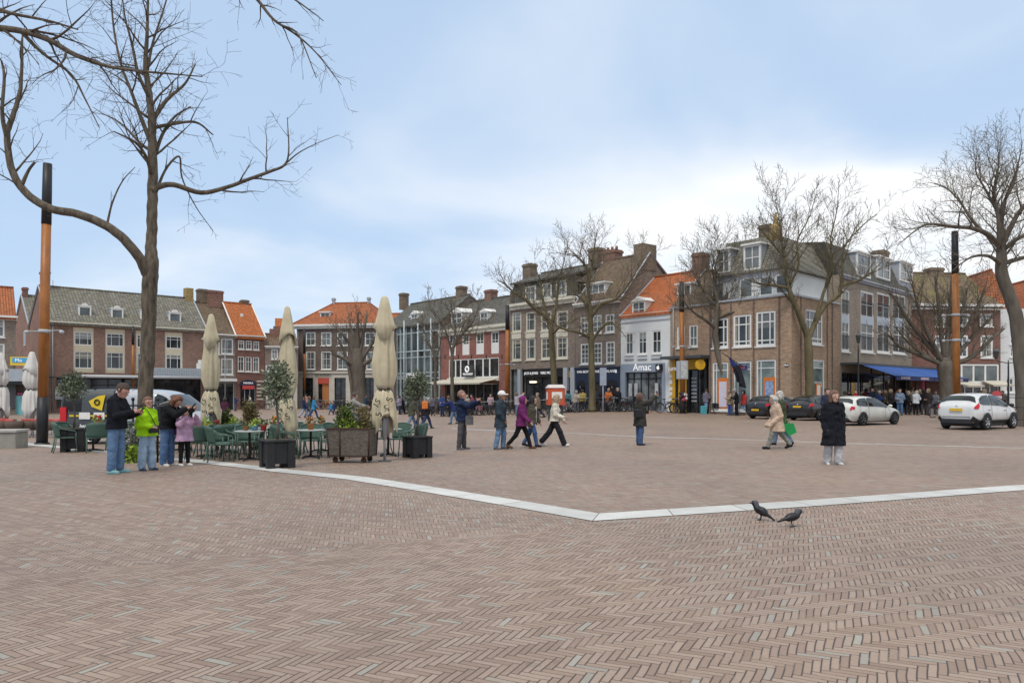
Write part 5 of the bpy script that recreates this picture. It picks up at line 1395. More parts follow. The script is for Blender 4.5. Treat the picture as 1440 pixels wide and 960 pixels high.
def far_trees():
 t = Tree(57, 21, .0125, up=.22, dens=.80, wig=.15, lens=(.6, .52, .45), lv=3)
 t.limb([(783, 580, 0, .30), (780, 545, 0, .26), (777, 500, 0, .23), (774, 458, 0, .21), (768, 446, -.2, .17), (753, 435, -.6, .14), (738, 420, -1, .11), (722, 410, -1.3, .08), (709, 399, -1.6, .05), (700, 394, -1.8, .02)], first=.5, L=2.6)
 t.limb([(775, 460, 0, .16), (782, 430, .5, .12), (785, 400, 1, .08), (792, 372, 1.3, .04), (796, 352, 1.5, .02)], L=2.4)
 t.limb([(771, 450, 0, .13), (763, 420, .8, .1), (760, 395, 1.2, .06), (750, 372, 1.4, .02)], L=2.2)
 t.limb([(776, 470, 0, .1), (790, 458, -1, .08), (805, 452, -1.5, .05), (815, 445, -2, .02)], L=1.6)
 t.done('lime_tree', (783, 57), 'bare tree leaning away from the orange box before the cream bay building', BARK2, TWIG2, FARG)
 t = Tree(56.5, 22, .0125, up=.2, dens=.85, wig=.15, lens=(.6, .52, .45))
 t.limb([(833, 578, 0, .36), (833, 560, 0, .28), (832, 520, 0, .25), (831, 470, 0, .23), (830, 442, 0, .20), (827, 405, .2, .15), (827, 385, .3, .12), (822, 372, .4, .1), (812, 361, .5, .07), (802, 352, .6, .03)], first=.42, L=2.7)
 t.limb([(832, 445, 0, .16), (846, 427, -.3, .14), (865, 421, -.6, .12), (879, 406, -.9, .09), (891, 388, -1.1, .06), (901, 366, -1.2, .035), (903, 342, -1.2, .015)], L=2.4)
 t.limb([(828, 405, .2, .1), (832, 375, .3, .08), (836, 348, .3, .05), (840, 322, .3, .02)], L=2.2)
 t.limb([(833, 478, 0, .12), (845, 462, -.6, .1), (858, 453, -1, .08), (872, 464, -1.4, .04), (880, 474, -1.6, .02)], L=1.5)
 t.limb([(831, 475, 0, .14), (815, 468, -.6, .11), (795, 463, -1, .08), (777, 455, -1.4, .05), (762, 448, -1.7, .02)], L=1.8)
 t.limb([(827, 430, 0, .1), (812, 415, .6, .08), (800, 398, 1, .05), (788, 378, 1.2, .02)], L=1.9)
 t.done('lime_tree', (833, 56.5), 'tall straight bare tree before the navy shopfront, band round its trunk', BARK2, TWIG2, FARG)
 t = Tree(52, 23, .0125, up=.28, dens=1.0, wig=.15, lens=(.6, .52, .45))
 t.limb([(1024, 582, 0, .34), (1022, 560, 0, .27), (1018, 530, 0, .25), (1011, 500, 0, .23), (1006, 470, 0, .22), (1008, 445, 0, .2), (1009, 425, 0, .15), (1004, 398, .4, .1), (1007, 370, .6, .07), (1015, 342, .7, .03)], first=.5, L=2.6)
 t.limb([(1007, 462, 0, .13), (992, 450, -.6, .11), (977, 440, -1, .08), (963, 425, -1.3, .05), (957, 408, -1.5, .02)], L=1.9)
 t.limb([(1009, 435, 0, .14), (1024, 412, .5, .11), (1038, 388, .8, .08), (1048, 362, 1, .05), (1049, 330, 1.1, .02)], L=2.3)
 t.limb([(1007, 430, 0, .11), (990, 410, .6, .09), (980, 385, 1, .06), (975, 355, 1.2, .02)], L=2.2)
 t.limb([(1010, 448, 0, .1), (1026, 440, -.8, .08), (1044, 436, -1.2, .05), (1060, 425, -1.5, .02)], L=1.6)
 t.done('lime_tree', (1024, 52), 'crooked bare tree leaning in front of the bank windows', BARK3, TWIG2, FARG)
 t = Tree(48, 24, .0125, up=.3, dens=.85, wig=.2, lens=(.52, .5, .45))
 t.limb([(1139, 588, 0, .36), (1139, 560, 0, .29), (1138, 520, 0, .27), (1137, 490, 0, .26), (1135, 472, 0, .21), (1124, 443, -.3, .18), (1113, 416, -.5, .16), (1107, 398, -.5, .12), (1104, 370, -.4, .09), (1099, 340, -.3, .06), (1096, 310, -.2, .035), (1090, 280, 0, .015)], first=.5, L=2.6)
 t.limb([(1136, 478, 0, .18), (1146, 455, .3, .16), (1160, 430, .5, .14), (1180, 415, .6, .12), (1183, 403, .7, .1), (1208, 394, .9, .08), (1225, 383, 1, .05), (1240, 368, 1.2, .02)], first=.4, L=2.2)
 t.limb([(1146, 452, .3, .13), (1158, 412, .8, .1), (1169, 380, 1, .08), (1168, 338, 1.1, .05), (1176, 300, 1.2, .03), (1180, 262, 1.3, .012)], L=2.4)
 t.limb([(1182, 412, .6, .1), (1185, 375, .9, .08), (1187, 348, 1, .06), (1210, 320, 1.2, .04), (1234, 300, 1.4, .015)], L=2.2)
 t.limb([(1110, 405, -.5, .1), (1088, 401, -1, .08), (1065, 398, -1.5, .06), (1048, 392, -2, .02)], L=1.9)
 t.limb([(1110, 402, -.5, .09), (1123, 372, -.9, .07), (1121, 340, -1.1, .05), (1138, 305, -1.2, .03), (1148, 272, -1.3, .012)], L=2.2)
 t.limb([(1103, 362, -.4, .06), (1080, 335, -.8, .045), (1062, 312, -1, .02)], L=1.8)
 t.done('lime_tree', (1139, 48), 'large bare tree forking in two in front of the corner building', BARK2, TWIG2, FARG)
 t = Tree(50, 25, .0125, up=.28, dens=.95, wig=.18, lens=(.5, .45, .45), spread=.9)
 t.limb([(1331, 588, 0, .55), (1331, 560, 0, .42), (1330, 535, 0, .43), (1329, 515, 0, .50), (1329, 503, 0, .3)], False, sides=12)
 for pts in ([(1328, 512), (1312, 506), (1292, 493), (1274, 478), (1258, 458)], [(1326, 510), (1311, 482), (1298, 452), (1288, 420), (1282, 392)], [(1328, 506), (1324, 470), (1320, 430), (1315, 388)],
    [(1332, 506), (1343, 470), (1353, 440), (1360, 404)], [(1334, 509), (1354, 490), (1373, 468), (1392, 448), (1404, 432)], [(1335, 514), (1366, 502), (1393, 478), (1412, 462)],
    [(1329, 508), (1334, 460), (1337, 420), (1340, 380)], [(1327, 511), (1300, 478), (1276, 448), (1262, 425), (1250, 410)], [(1326, 513), (1296, 500), (1268, 488), (1248, 470)], [(1331, 508), (1346, 480), (1366, 450), (1380, 420), (1388, 395)]):
  q = random.Random(pts[1][0]); z = q.uniform(-2, 2)
  t.limb([(x, y, z * i / 4, (.19, .15, .11, .07, .025)[i]) for i, (x, y) in enumerate(pts)], first=.2, L=1.9, cd=1.2)
 t.done('pollard_tree', (1331, 50), 'squat bushy bare tree with a thick knobbly trunk beside the awnings', BARK3, TWIG2, FARG)
 t = Tree(36, 26, .008, up=.12, dens=1.0, wig=.15, lens=(.55, .5, .5))
 t.limb([(1441, 606, 0, .48), (1440, 570, 0, .36), (1437, 520, 0, .33), (1430, 450, 0, .30), (1420, 418, 0, .28), (1409, 385, 0, .27), (1408, 350, 0, .21), (1406, 310, 0, .13), (1398, 280, .2, .09), (1400, 255, .3, .06), (1405, 228, .4, .03), (1402, 205, .4, .012)], first=.55, L=2.4, sides=10)
 t.limb([(1407, 348, 0, .15), (1388, 329, -.5, .12), (1367, 321, -.9, .1), (1343, 319, -1.2, .08), (1308, 315, -1.5, .05), (1288, 324, -1.7, .035), (1262, 345, -1.9, .015)], L=1.7, cd=1.2)
 t.limb([(1384, 328, -.5, .09), (1366, 308, -.3, .07), (1350, 284, 0, .05), (1330, 264, .2, .03), (1305, 256, .3, .012)], L=1.6, cd=1.2)
 t.limb([(1409, 345, 0, .14), (1422, 318, .4, .12), (1436, 294, .7, .09), (1455, 270, 1, .05), (1470, 240, 1.2, .02)], L=1.8)
 t.limb([(1408, 318, 0, .1), (1412, 285, -.4, .08), (1425, 258, -.7, .06), (1433, 225, -.9, .03), (1438, 200, -1, .012)], L=1.8)
 t.limb([(1410, 352, 0, .13), (1432, 335, -.6, .1), (1458, 325, -1, .07), (1490, 300, -1.3, .03)], L=1.8)
 t.limb([(1408, 372, 0, .1), (1390, 360, -.8, .08), (1365, 362, -1.2, .05), (1340, 380, -1.5, .02)], L=1.3)
 t.limb([(1404, 300, .1, .08), (1385, 265, .4, .05), (1372, 240, .6, .03), (1375, 210, .7, .012)], L=1.6)
 t.limb([(1412, 370, 0, .12), (1440, 362, .6, .09), (1475, 352, 1, .05)], L=1.6)
 t.done('edge_tree', (1441, 36), 'bare spreading tree at the photo edge behind the white hatchback', BARK3, TWIG2)
 t = Tree(84, 27, .019, up=.3, dens=.75, wig=.2, lens=(.5, .45, .4), spread=.9)
 t.limb([(507, 572, 0, .85), (506, 555, 0, .75), (504, 525, 0, .75), (503, 505, 0, .7), (502, 490, 0, .35)], False, sides=12)
 t.limb([(496, 570, 0, .25), (495, 545, 0, .22), (491, 518, 0, .2), (487, 503, 0, .17), (480, 485, 0, .12), (470, 468, 0, .04)], first=.5, L=2.2)
 for pts in ([(501, 510), (492, 485), (480, 468), (468, 455)], [(503, 500), (498, 475), (492, 455), (490, 440)], [(504, 500), (510, 475), (514, 455), (516, 440)], [(506, 508), (520, 488), (530, 470), (538, 455)], [(507, 515), (522, 505), (532, 492), (541, 480)], [(500, 515), (485, 505), (470, 498), (458, 485)], [(503, 495), (503, 470), (503, 450), (505, 436)]):
  t.limb([(x, y, random.Random(x).uniform(-1.5, 1.5) * i / 3, (.28, .2, .12, .03)[i]) for i, (x, y) in enumerate(pts)], first=.25, L=2.4)
 t.done('pollard_tree', (506, 84), 'thick trunked bare tree in front of the pale stone shop floor', BARK3, TWIG2, FARG)
 t = Tree(63, 28, .016, up=.22, dens=.9, wig=.22, lens=(.55, .5, .45))
 t.limb([(637, 582, 0, .2), (636, 540, 0, .16), (636, 500, 0, .15), (640, 482, 0, .13), (652, 468, .3, .1), (663, 455, .5, .07), (670, 440, .6, .04), (676, 425, .7, .015)], first=.5, L=2.4)
 t.limb([(636, 500, 0, .1), (630, 475, -.4, .08), (622, 455, -.6, .06), (612, 440, -.8, .035), (600, 428, -1, .015)], L=2.2)
 t.limb([(637, 490, 0, .09), (640, 462, .4, .07), (636, 440, .5, .05), (634, 418, .6, .02)], L=2.0)
 t.limb([(641, 484, 0, .07), (658, 478, -.5, .05), (676, 470, -.8, .02)], L=1.6)
 t.done('lime_tree', (637, 63), 'slender bare tree in front of the red brick cafe', BARK3, TWIG2, FARG)
 t = Tree(66, 29, .016, up=.22, dens=.85, wig=.22, lens=(.55, .5, .45))
 t.limb([(613, 580, 0, .18), (612, 540, 0, .15), (612, 505, 0, .13), (604, 485, 0, .1), (597, 468, .2, .06), (592, 450, .3, .02)], first=.45, L=2.0)
 t.limb([(612, 510, 0, .08), (618, 488, .3, .06), (622, 465, .5, .04), (628, 448, .6, .015)], L=1.9)
 t.done('lime_tree', (613, 66), 'slim bare tree in front of the glass shop', BARK3, TWIG2, FARG)
far_trees()
# ------------------------------------------------------------------ masts, signs, street furniture
MASTO = None
def mast_mats():
 t = NT('mast_orange'); P = t.pos(); mp = t.n('ShaderNodeMapping'); mp.inputs['Scale'].default_value = (1, 1, .25); t.l(P, mp.inputs[0])
 t.setp(t.ramp(t.noise(mp.outputs[0], 5, 5, .7), [(.3, (.23, .082, .02)), (.55, (.35, .128, .028)), (.75, (.44, .18, .048))]), .45, 0, .4)
 return t.mat
MASTO = mast_mats(); MASTB = plain('mast_black', (.018, .018, .02), .5, .3)
def mast(px, d, ztop, zo0, zo1, label, r=.17, band=(), lean=0.0, crate=None):
 b = onground(px, d); rt = empty('light_mast', b, 0, label, 'mast', 'orange and black light masts round the square')
 z0, z1, zt = zo0 - b.z, zo1 - b.z, ztop - b.z
 X = lambda z: (lean * z / zt, 0, z)
 MB().tube([X(z0), X((z0 + z1) / 2), X(z1)], [r, r * .97, r * .92], 14).build('pole', MASTO, rt)
 m = MB(); m.tube([X(-.05), X(z0 * .5), X(z0)], [r * 1.12, r * 1.12, r * 1.08], 14); m.tube([X(0), X(.06)], [r * 1.5, r * 1.4], 14); m.build('base_sleeve', MASTB, rt)
 m = MB(); m.tube([X(z1), X((z1 + zt) / 2), X(zt)], [r * .98, r * .95, r * .88], 14); m.build('top_sleeve', MASTB, rt)
 for zb in band:
  m = MB(); zz = zb - b.z; m.tube([X(zz), X(zz + .12)], r * 1.1, 14)
  m.tube([(X(zz)[0] - .6, 0, zz + .06), (X(zz)[0], 0, zz + .06), (X(zz)[0] + .6, 0, zz + .1)], .018, 5)
  for k in (-.62, .62):
   m.ell((X(zz)[0] + k, 0, zz + .03), (.09, .09, .07), 8, 5)
  m.build('collar', LGREY, rt)
 return rt
mast(59, 26.5, 9.75, 1.48, 7.6, 'thick orange mast with black foot and top, tallest at the left', .165, (3.75,), lean=.20)
mast(187, 76, 8.3, 2.0, 6.4, 'small far orange mast before the long grey roofed building', .14)
mast(428, 92, 9.4, 1.8, 6.3, 'slim far orange mast before the pale stone shop floor', .15)
mast(713.5, 66, 9.3, 1.2, 7.1, 'orange mast between the red brick cafe and the cream bay building', .19, (4.0,))
P3 = mast(960, 53, 9.45, 1.5, 7.3, 'orange mast carrying a white framed notice before the yellow shop', .18, (4.8,), lean=-.08)
m = MB(); m.box(-.22, .32, -.26, -.20, 2.45, 3.75); m.box(-.42, -.24, -.2, .2, 2.45, 3.72); o = m.build('notice_frame', LGREY, P3)
MB().box(-.15, .25, -.275, -.262, 2.55, 3.65).build('notice', plain('notice_print', (.5, .5, .48), .6, .45, 7), o)
m = MB()
rg0 = random.Random(2)
for i in range(12): m.ell((rg0.uniform(-.22, .22), -.2 + rg0.uniform(-.1, .1), rg0.uniform(.95, 1.6)), (.12, .1, .12), 6, 4, i % 3)
m.build('flower_garland', [plain('garland_red', (.35, .05, .08), .8), plain('garland_dark', (.05, .03, .04), .8), plain('garland_white', (.6, .5, .5), .8)], P3)
mast(1346, 37.0, 9.6, 1.3, 7.5, 'bright orange mast with black top behind the white crossover', .17, (5.4, 4.15), lean=-.12)
def orange_box():
 b = onground(781, 46); r = empty('delivery_box', b, R(8), 'orange red cabinet with pale lid standing before the cream bay building', 'cabinet')
 oc = plain('cabinet_orange_red', (.48, .085, .03), .5, .12)
 MB().bbox(-.52, .52, -.40, .40, .95, 2.0, .04).build('body', oc, r)
 m = MB(); m.add([(-.56, -.44, 2.0), (.56, -.44, 2.0), (.56, .44, 2.0), (-.56, .44, 2.0), (-.40, -.28, 2.2), (.40, -.28, 2.2), (.40, .28, 2.2), (-.40, .28, 2.2)], [(0, 1, 5, 4), (1, 2, 6, 5), (2, 3, 7, 6), (3, 0, 4, 7), (4, 5, 6, 7), (3, 2, 1, 0)]); m.build('lid', plain('lid_pale', (.6, .55, .52), .6, .06), r)
 MB().box(-.30, .34, -.425, -.402, 1.35, 1.75).build('label_plate', WH, r); MB().box(-.545, -.522, -.25, .1, 1.3, 1.75).build('label_plate', WH, r)
 for x in (-.4, .4): MB().box(x - .06, x + .06, -.06, .06, -.02, .949).build('leg', DGREY, r)
orange_box()
def sign_post(px, d, label):
 b = onground(px, d); r = empty('sign_post', b, 0, label, 'sign')
 MB().tube([(0, 0, 0), (0, 0, 3.2)], .04, 8).build('pole', LGREY, r)
 MB().box(-.24, .24, -.08, -.05, 2.0, 3.3).build('panel', plain('panel_blue_grey', (.30, .33, .40), .5, .15), r)
sign_post(848, 55, 'narrow blue grey direction sign standing beside the straight tree')
def street_lamp(px, d, h, label, arms=False):
 b = onground(px, d); r = empty('street_lamp', b, 0, label, 'street lamp')
 m = MB(); m.lathe([(.14, 0), (.14, .25), (.09, .4), (.06, .9), (.045, h - .5), (.03, h - .1)], 10); m.build('post', MASTB, r)
 def head(x):
  q = MB(); q.lathe([(.06, h - .05), (.10, h), (.16, h + .38), (.19, h + .42), (.05, h + .6), (.02, h + .72)], 8, (x, 0, 0)); q.build('lantern', GLS[1], r)
  q = MB(); q.lathe([(.20, h + .40), (.05, h + .6), (.02, h + .75)], 8, (x, 0, 0)); q.build('lantern_cap', MASTB, r)
 if arms:
  m = MB(); m.tube([(-.75, 0, h - .15), (0, 0, h - .3), (.75, 0, h - .15)], .03, 6); m.build('arm', MASTB, r)
  head(-.75); head(.75)
 else: head(0)
street_lamp(1207, 48, 4.8, 'black old style street lamp in front of the blue awnings')
street_lamp(1418, 46, 3.7, 'black street lamp with two lanterns by the white plastered house', True)
def bench_and_bin():
 b = onground(979, 54.5); r = empty('bench', b, R(-6), 'concrete bench with a dark seat under two seated people', 'bench')
 MB().bbox(-1.1, 1.1, -.3, .3, .40, .50, .02).build('seat', DGREY, r)
 for x in (-.75, 0, .75): MB().bbox(x - .32, x + .32, -.25, .25, -.02, .398, .02).build('support', plain('concrete', (.36, .35, .33), .85, .12), r)
 b = onground(999, 53.5); r = empty('utility_cabinet', b, R(-10), 'grey blue street cabinet with white stickers beside the bench', 'cabinet')
 MB().bbox(-.48, .48, -.3, .3, 0, 1.45, .03).build('body', plain('cabinet_grey_blue', (.13, .155, .175), .5, .12), r)
 MB().bbox(-.52, .52, -.34, .34, 1.452, 1.52, .02).build('lid', DGREY, r)
 MB().box(-.30, .38, -.325, -.302, 1.02, 1.3).build('sticker', WH, r); MB().box(-.05, .12, -.325, -.302, .25, .8).build('sticker', WH, r)
 MB().box(-.1, .1, -.325, -.302, .52, .7).build('sticker', LGREY, r)
bench_and_bin()
def red_sign():
 b = onground(1402, 41); r = empty('menu_sign', b, 0, 'red and white round topped pavement sign beyond the white crossover', 'sign')
 m = MB(); m.tube([(0, 0, 0), (0, 0, 1.0)], .03, 6); m.build('post', DGREY, r)
 m = MB(); m.lathe([(.02, -.03), (.36, -.03), (.36, .03), (.02, .03)], 18); o = m.build('disc', plain('sign_red', (.55, .07, .07), .5, .08), r); o.location = (0, 0, 1.35); o.rotation_euler = (R(90), 0, 0)
 MB().box(-.28, .28, -.045, -.032, 1.28, 1.42).build('bar', WH, r)
red_sign()
def iron_guard(px, d, label, w=1.0, h=1.45, name='tree_guard'):
 b = onground(px, d); r = empty(name, b, R(12), label, 'tree guard')
 m = MB(); g = w / 2
 for x in (-g, g):
  for y in (-g, g):
   m.tube([(x, y, 0), (x, y, h)], .028, 6); m.ell((x, y, h + .03), (.045, .045, .05), 6, 4)
 m.build('corner_post', BLACK, r)
 for z in (.35, h * .62, h - .12):
  m = MB(); m.tube([(-g, -g, z), (g, -g, z), (g, g, z), (-g, g, z), (-g, -g, z)], .016, 5, smooth=False); m.build('rail', BLACK, r)
iron_guard(204, 18.4, 'black iron guard round the foot of the big bare tree', .75, 1.5)
iron_guard(1440, 35.4, 'black iron guard round the tree at the photo edge', 1.2, 1.5)
# ------------------------------------------------------------------ leaves and plants
def leafmat(name, a, b, rough=.6):
 t = NT(name); rnd = t.n('ShaderNodeNewGeometry').outputs['Random Per Island']
 t.setp(t.ramp(rnd, [(0, a), (.6, b), (1, sc(b, 1.5))]), rough, 0, .3)
 return t.mat
L_OLIVE = leafmat('leaf_olive', (.055, .07, .04), (.16, .185, .12)); L_GREEN = leafmat('leaf_green', (.03, .055, .012), (.11, .15, .035)); L_RED = leafmat('leaf_reddish', (.09, .06, .03), (.17, .14, .055)); L_LIME = leafmat('leaf_lime', (.12, .2, .02), (.3, .4, .05))
SOIL = plain('soil', (.06, .045, .03), .95, .3, 20)
def leaf_cloud(mb, c, rad, n, size, rg, shape=None, m=0):
 for i in range(n):
  while True:
   p = Vector((rg.uniform(-1, 1), rg.uniform(-1, 1), rg.uniform(-1, 1)))
   if p.length < 1 and (p.length > .35 or rg.random() < .4): break
  q = Vector((p.x * rad[0], p.y * rad[1], p.z * rad[2]))
  q *= 1 + .22 * mnoise.noise(Vector((p.x * 2.1 + c[0], p.y * 2.1 + c[1], p.z * 2.1)))
  if mnoise.noise(Vector(q) * (2.2 / max(rad)) + Vector((c[0] * 3, 7, 1))) < -.22: continue
  q += Vector(c)
  d = (p + Vector((rg.uniform(-.8, .8), rg.uniform(-.8, .8), rg.uniform(-.4, .9)))).normalized()
  e = d.orthogonal().normalized(); e = (Matrix.Rotation(rg.random() * 6.28, 3, d) @ e)
  L = size * rg.uniform(.7, 1.4); W = L * .28
  mb.add([q, q + d * L * .5 + e * W, q + d * L, q + d * L * .5 - e * W], [(0, 1, 2, 3)], m)
def olive_tree(base, hstem, rad, label, seed):
 rg = random.Random(seed)
 r = empty('olive_tree', base, 0, label, 'olive tree', 'olive trees in black planters')
 m = MB(); m.tube([(0, 0, 0), (.02, .01, hstem * .4), (-.01, 0, hstem * .8), (0, 0, hstem)], [.032, .028, .026, .03], 7)
 tips = []
 for i in range(26):
  a = rg.random() * 6.28; e = rg.uniform(.2, 1.4); L = rad[2] * rg.uniform(.7, 1.5)
  p = Vector((math.cos(a) * math.cos(e) * rad[0] * .9, math.sin(a) * math.cos(e) * rad[1] * .9, hstem + L * math.sin(e)))
  mid = Vector((p.x * .4, p.y * .4, hstem + (p.z - hstem) * .45)); m.tube([(0, 0, hstem - .05), mid, p], [.014, .008, .004], 4); tips.append(p)
 m.build('trunk', BARK3, r)
 c = MB(); cz = hstem + rad[2] * .8
 leaf_cloud(c, (0, 0, cz), rad, int(1700 * rad[0]), .075, rg)
 for p in tips:
  leaf_cloud(c, p, (.12, .12, .17), 46, .075, rg)
 c.build('crown', L_OLIVE, r)
def black_planter(px, d, w, h, rz, label):
 b = onground(px, d); r = empty('planter', b, rz, label, 'planter', 'black box planters on the terrace')
 bm_ = plain('planter_black', (.016, .016, .017), .6, .25, 8); g = w / 2
 m = MB(); m.box(-g + .03, g - .03, -g + .03, g - .03, .10, h - .04)
 m.build('box', bm_, r)
 for sx in (-1, 1):
  for sy in (-1, 1):
   q = MB(); x0, x1 = sorted((sx * g, sx * (g - w * .27))); y0, y1 = sorted((sy * g, sy * (g - w * .27))); q.bbox(x0, x1, y0, y1, 0, h - .02, .008); q.build('corner_panel', bm_, r)
 MB().bbox(-g - .015, g + .015, -g - .015, g + .015, h - .018, h + .02, .008).build('rim', bm_, r)
 MB().box(-g + .06, g - .06, -g + .06, g - .06, h + .021, h + .03).build('soil', SOIL, r)
 return b
b = black_planter(390, 16.7, .62, .60, R(35), 'large black planter in front, nearest on the terrace')
olive_tree((b.x, b.y, b.z + .63), .86, (.33, .33, .50), 'olive tree in the nearest black planter before the middle parasol', 1)
b = black_planter(587, 19.8, .58, .55, R(38), 'black planter at the right end of the terrace')
olive_tree((b.x, b.y, b.z + .58), .95, (.33, .33, .42), 'round headed olive tree in the planter at the terrace end', 2)
b = black_planter(104, 22.4, .62, .68, R(20), 'black planter behind the man in the black jacket, beside the dark van')
olive_tree((b.x, b.y, b.z + .71), .9, (.40, .40, .46), 'olive tree in the planter in front of the dark van', 3)
def wickermat():
 t = NT('wicker'); o = t.obj(); sp = t.n('ShaderNodeSeparateXYZ'); t.l(o, sp.inputs[0])
 cb = t.n('ShaderNodeCombineXYZ'); t.l(t.m('ADD', sp.outputs[0], sp.outputs[1]), cb.inputs[0]); t.l(sp.outputs[2], cb.inputs[1])
 b = t.n('ShaderNodeTexBrick'); b.offset = .5; t.l(cb.outputs[0], b.inputs['Vector']); b.inputs['Scale'].default_value = 1
 b.inputs['Brick Width'].default_value = .055; b.inputs['Row Height'].default_value = .022; b.inputs['Mortar Size'].default_value = .004
 b.inputs['Color1'].default_value = (.17, .14, .115, 1); b.inputs['Color2'].default_value = (.30, .26, .22, 1); b.inputs['Mortar'].default_value = (.035, .028, .022, 1)
 t.setp(t.mix(.5, b.outputs[0], t.ramp(t.noise(o, 9, 3), [(.3, (.7, .7, .7)), (.7, (1.1, 1.1, 1.1))]), 'MULTIPLY'), .8, 0, .2); t.bump(b.outputs['Fac'], .8, -.01)
 return t.mat
WICK = wickermat(); RUST = plain('rust_brown', (.055, .028, .016), .75, .3, 12)
def wicker_trolley(px, d, rz, w, dp, h, label):
 b = onground(px, d); r = empty('wicker_planter', b, rz, label, 'planter', 'wicker planters on wheels')
 gx, gy = w / 2, dp / 2; z0 = .17
 m = MB(); tp = .035
 vs = [(-gx, -gy, z0), (gx, -gy, z0), (gx, gy, z0), (-gx, gy, z0), (-gx - tp, -gy - tp, z0 + h), (gx + tp, -gy - tp, z0 + h), (gx + tp, gy + tp, z0 + h), (-gx - tp, gy + tp, z0 + h)]
 m.add(vs, [(0, 1, 5, 4), (1, 2, 6, 5), (2, 3, 7, 6), (3, 0, 4, 7), (3, 2, 1, 0)]); m.build('basket', WICK, r)
 m = MB()
 for sx in (-1, 1):
  for sy in (-1, 1): m.tube([(sx * gx, sy * gy, z0 - .02), (sx * (gx + tp), sy * (gy + tp), z0 + h + .01)], .022, 5)
 t_ = [(sx * (gx + tp), sy * (gy + tp), z0 + h) for sx, sy in ((-1, -1), (1, -1), (1, 1), (-1, 1), (-1, -1))]; m.tube(t_, .024, 5, smooth=False)
 t_ = [(sx * gx, sy * gy, z0) for sx, sy in ((-1, -1), (1, -1), (1, 1), (-1, 1), (-1, -1))]; m.tube(t_, .024, 5, smooth=False)
 m.tube([(-gx * .42, -gy - .01, z0), (-gx * .42, -gy - tp - .01, z0 + h)], .018, 5)
 m.build('metal_frame', RUST, r)
 for sx in (-.72, .72):
  for sy in (-.75, .75):
   q = MB(); q.ring((sx * gx, sy * gy, .075), (0, 1, 0), .048, .026, 14, 6); q.ell((sx * gx, sy * gy, .075), (.04, .02, .04), 8, 5); q.tube([(sx * gx, sy * gy, .1), (sx * gx, sy * gy, z0 - .01)], .02, 5); q.build('caster', RUST, r)
 MB().box(-gx, gx, -gy, gy, z0 + h - .06, z0 + h - .05).build('soil', SOIL, r)
 return b, z0 + h
def shrub(loc, rad, n, size, mat, label, seed, h0=.0, name='shrub', stems=6, spiky=0.0):
 rg = random.Random(seed); r = empty(name, loc, 0, label, 'shrub')
 m = MB(); c = MB()
 for i in range(stems):
  a = rg.random() * 6.28; k = rg.uniform(.2, 1)
  p = Vector((math.cos(a) * rad[0] * k, math.sin(a) * rad[1] * k, rad[2] * rg.uniform(1.0, 1.9 + spiky)))
  m.tube([(p.x * .2, p.y * .2, 0), (p.x * .6, p.y * .6, p.z * .55), p], [.012, .008, .004], 4)
  leaf_cloud(c, (p.x * .75, p.y * .75, p.z * .75), (.10, .10, .2 + spiky * .1), int(n / stems), size, rg); leaf_cloud(c, p, (.07, .07, .1), int(n / stems / 3), size, rg)
 leaf_cloud(c, (0, 0, rad[2] * .6), (rad[0], rad[1], rad[2] * .6), n // 2, size, rg)
 m.build('stem', BARK3, r); c.build('foliage', mat, r)
b, zt = wicker_trolley(496, 18.2, R(-9), 1.0, .55, .66, 'wicker trolley planter on small wheels beside the nearest parasol pole')
shrub((b.x - .22, b.y, b.z + zt - .05), (.24, .18, .26), 620, .07, L_GREEN, 'leafy shrub with pale tips in the front wicker trolley', 31, spiky=.4)
shrub((b.x + .25, b.y, b.z + zt - .05), (.22, .18, .2), 520, .06, L_RED, 'reddish shrub at the right end of the front wicker trolley', 32, spiky=.5)
shrub((b.x + .02, b.y - .05, b.z + zt - .05), (.4, .2, .09), 420, .06, L_LIME, 'low yellow green ground cover in the front wicker trolley', 33)
b, zt = wicker_trolley(333, 23.2, R(-5), 1.5, .5, .62, 'wicker trolley planter behind the tables between two parasols')
shrub((b.x + .42, b.y, b.z + zt - .05), (.28, .22, .34), 760, .075, L_RED, 'tall bushy shrub in the rear wicker trolley', 34, spiky=.5, stems=9)
shrub((b.x - .42, b.y, b.z + zt - .05), (.36, .22, .2), 620, .07, L_GREEN, 'lower spreading shrub in the rear wicker trolley', 35, spiky=.4)
shrub((b.x + .0, b.y - .05, b.z + zt - .05), (.6, .2, .08), 520, .06, L_LIME, 'yellow green ground cover in the rear wicker trolley', 36)
def treefoot():
 b = onground(190, 18.1)
 rg = random.Random(3); m = MB(); leaf_cloud(m, (0, 0, .18), (.42, .3, .22), 520, .10, rg); o = m.build('ground_plants', L_LIME); o.location = b
 tag(o, 'yellow green plants round the foot of the big tree', 'plants', kind='stuff')
 m = MB(); leaf_cloud(m, (0, 0, .5), (.25, .25, .5), 420, .09, rg); o = m.build('foliage', leafmat('leaf_silver', (.09, .11, .08), (.25, .27, .22)));
 e = empty('climber_plant', onground(186, 18.3), 0, 'grey green climbing plant on the iron tree guard', 'plant'); parent_to(o, e)
treefoot()
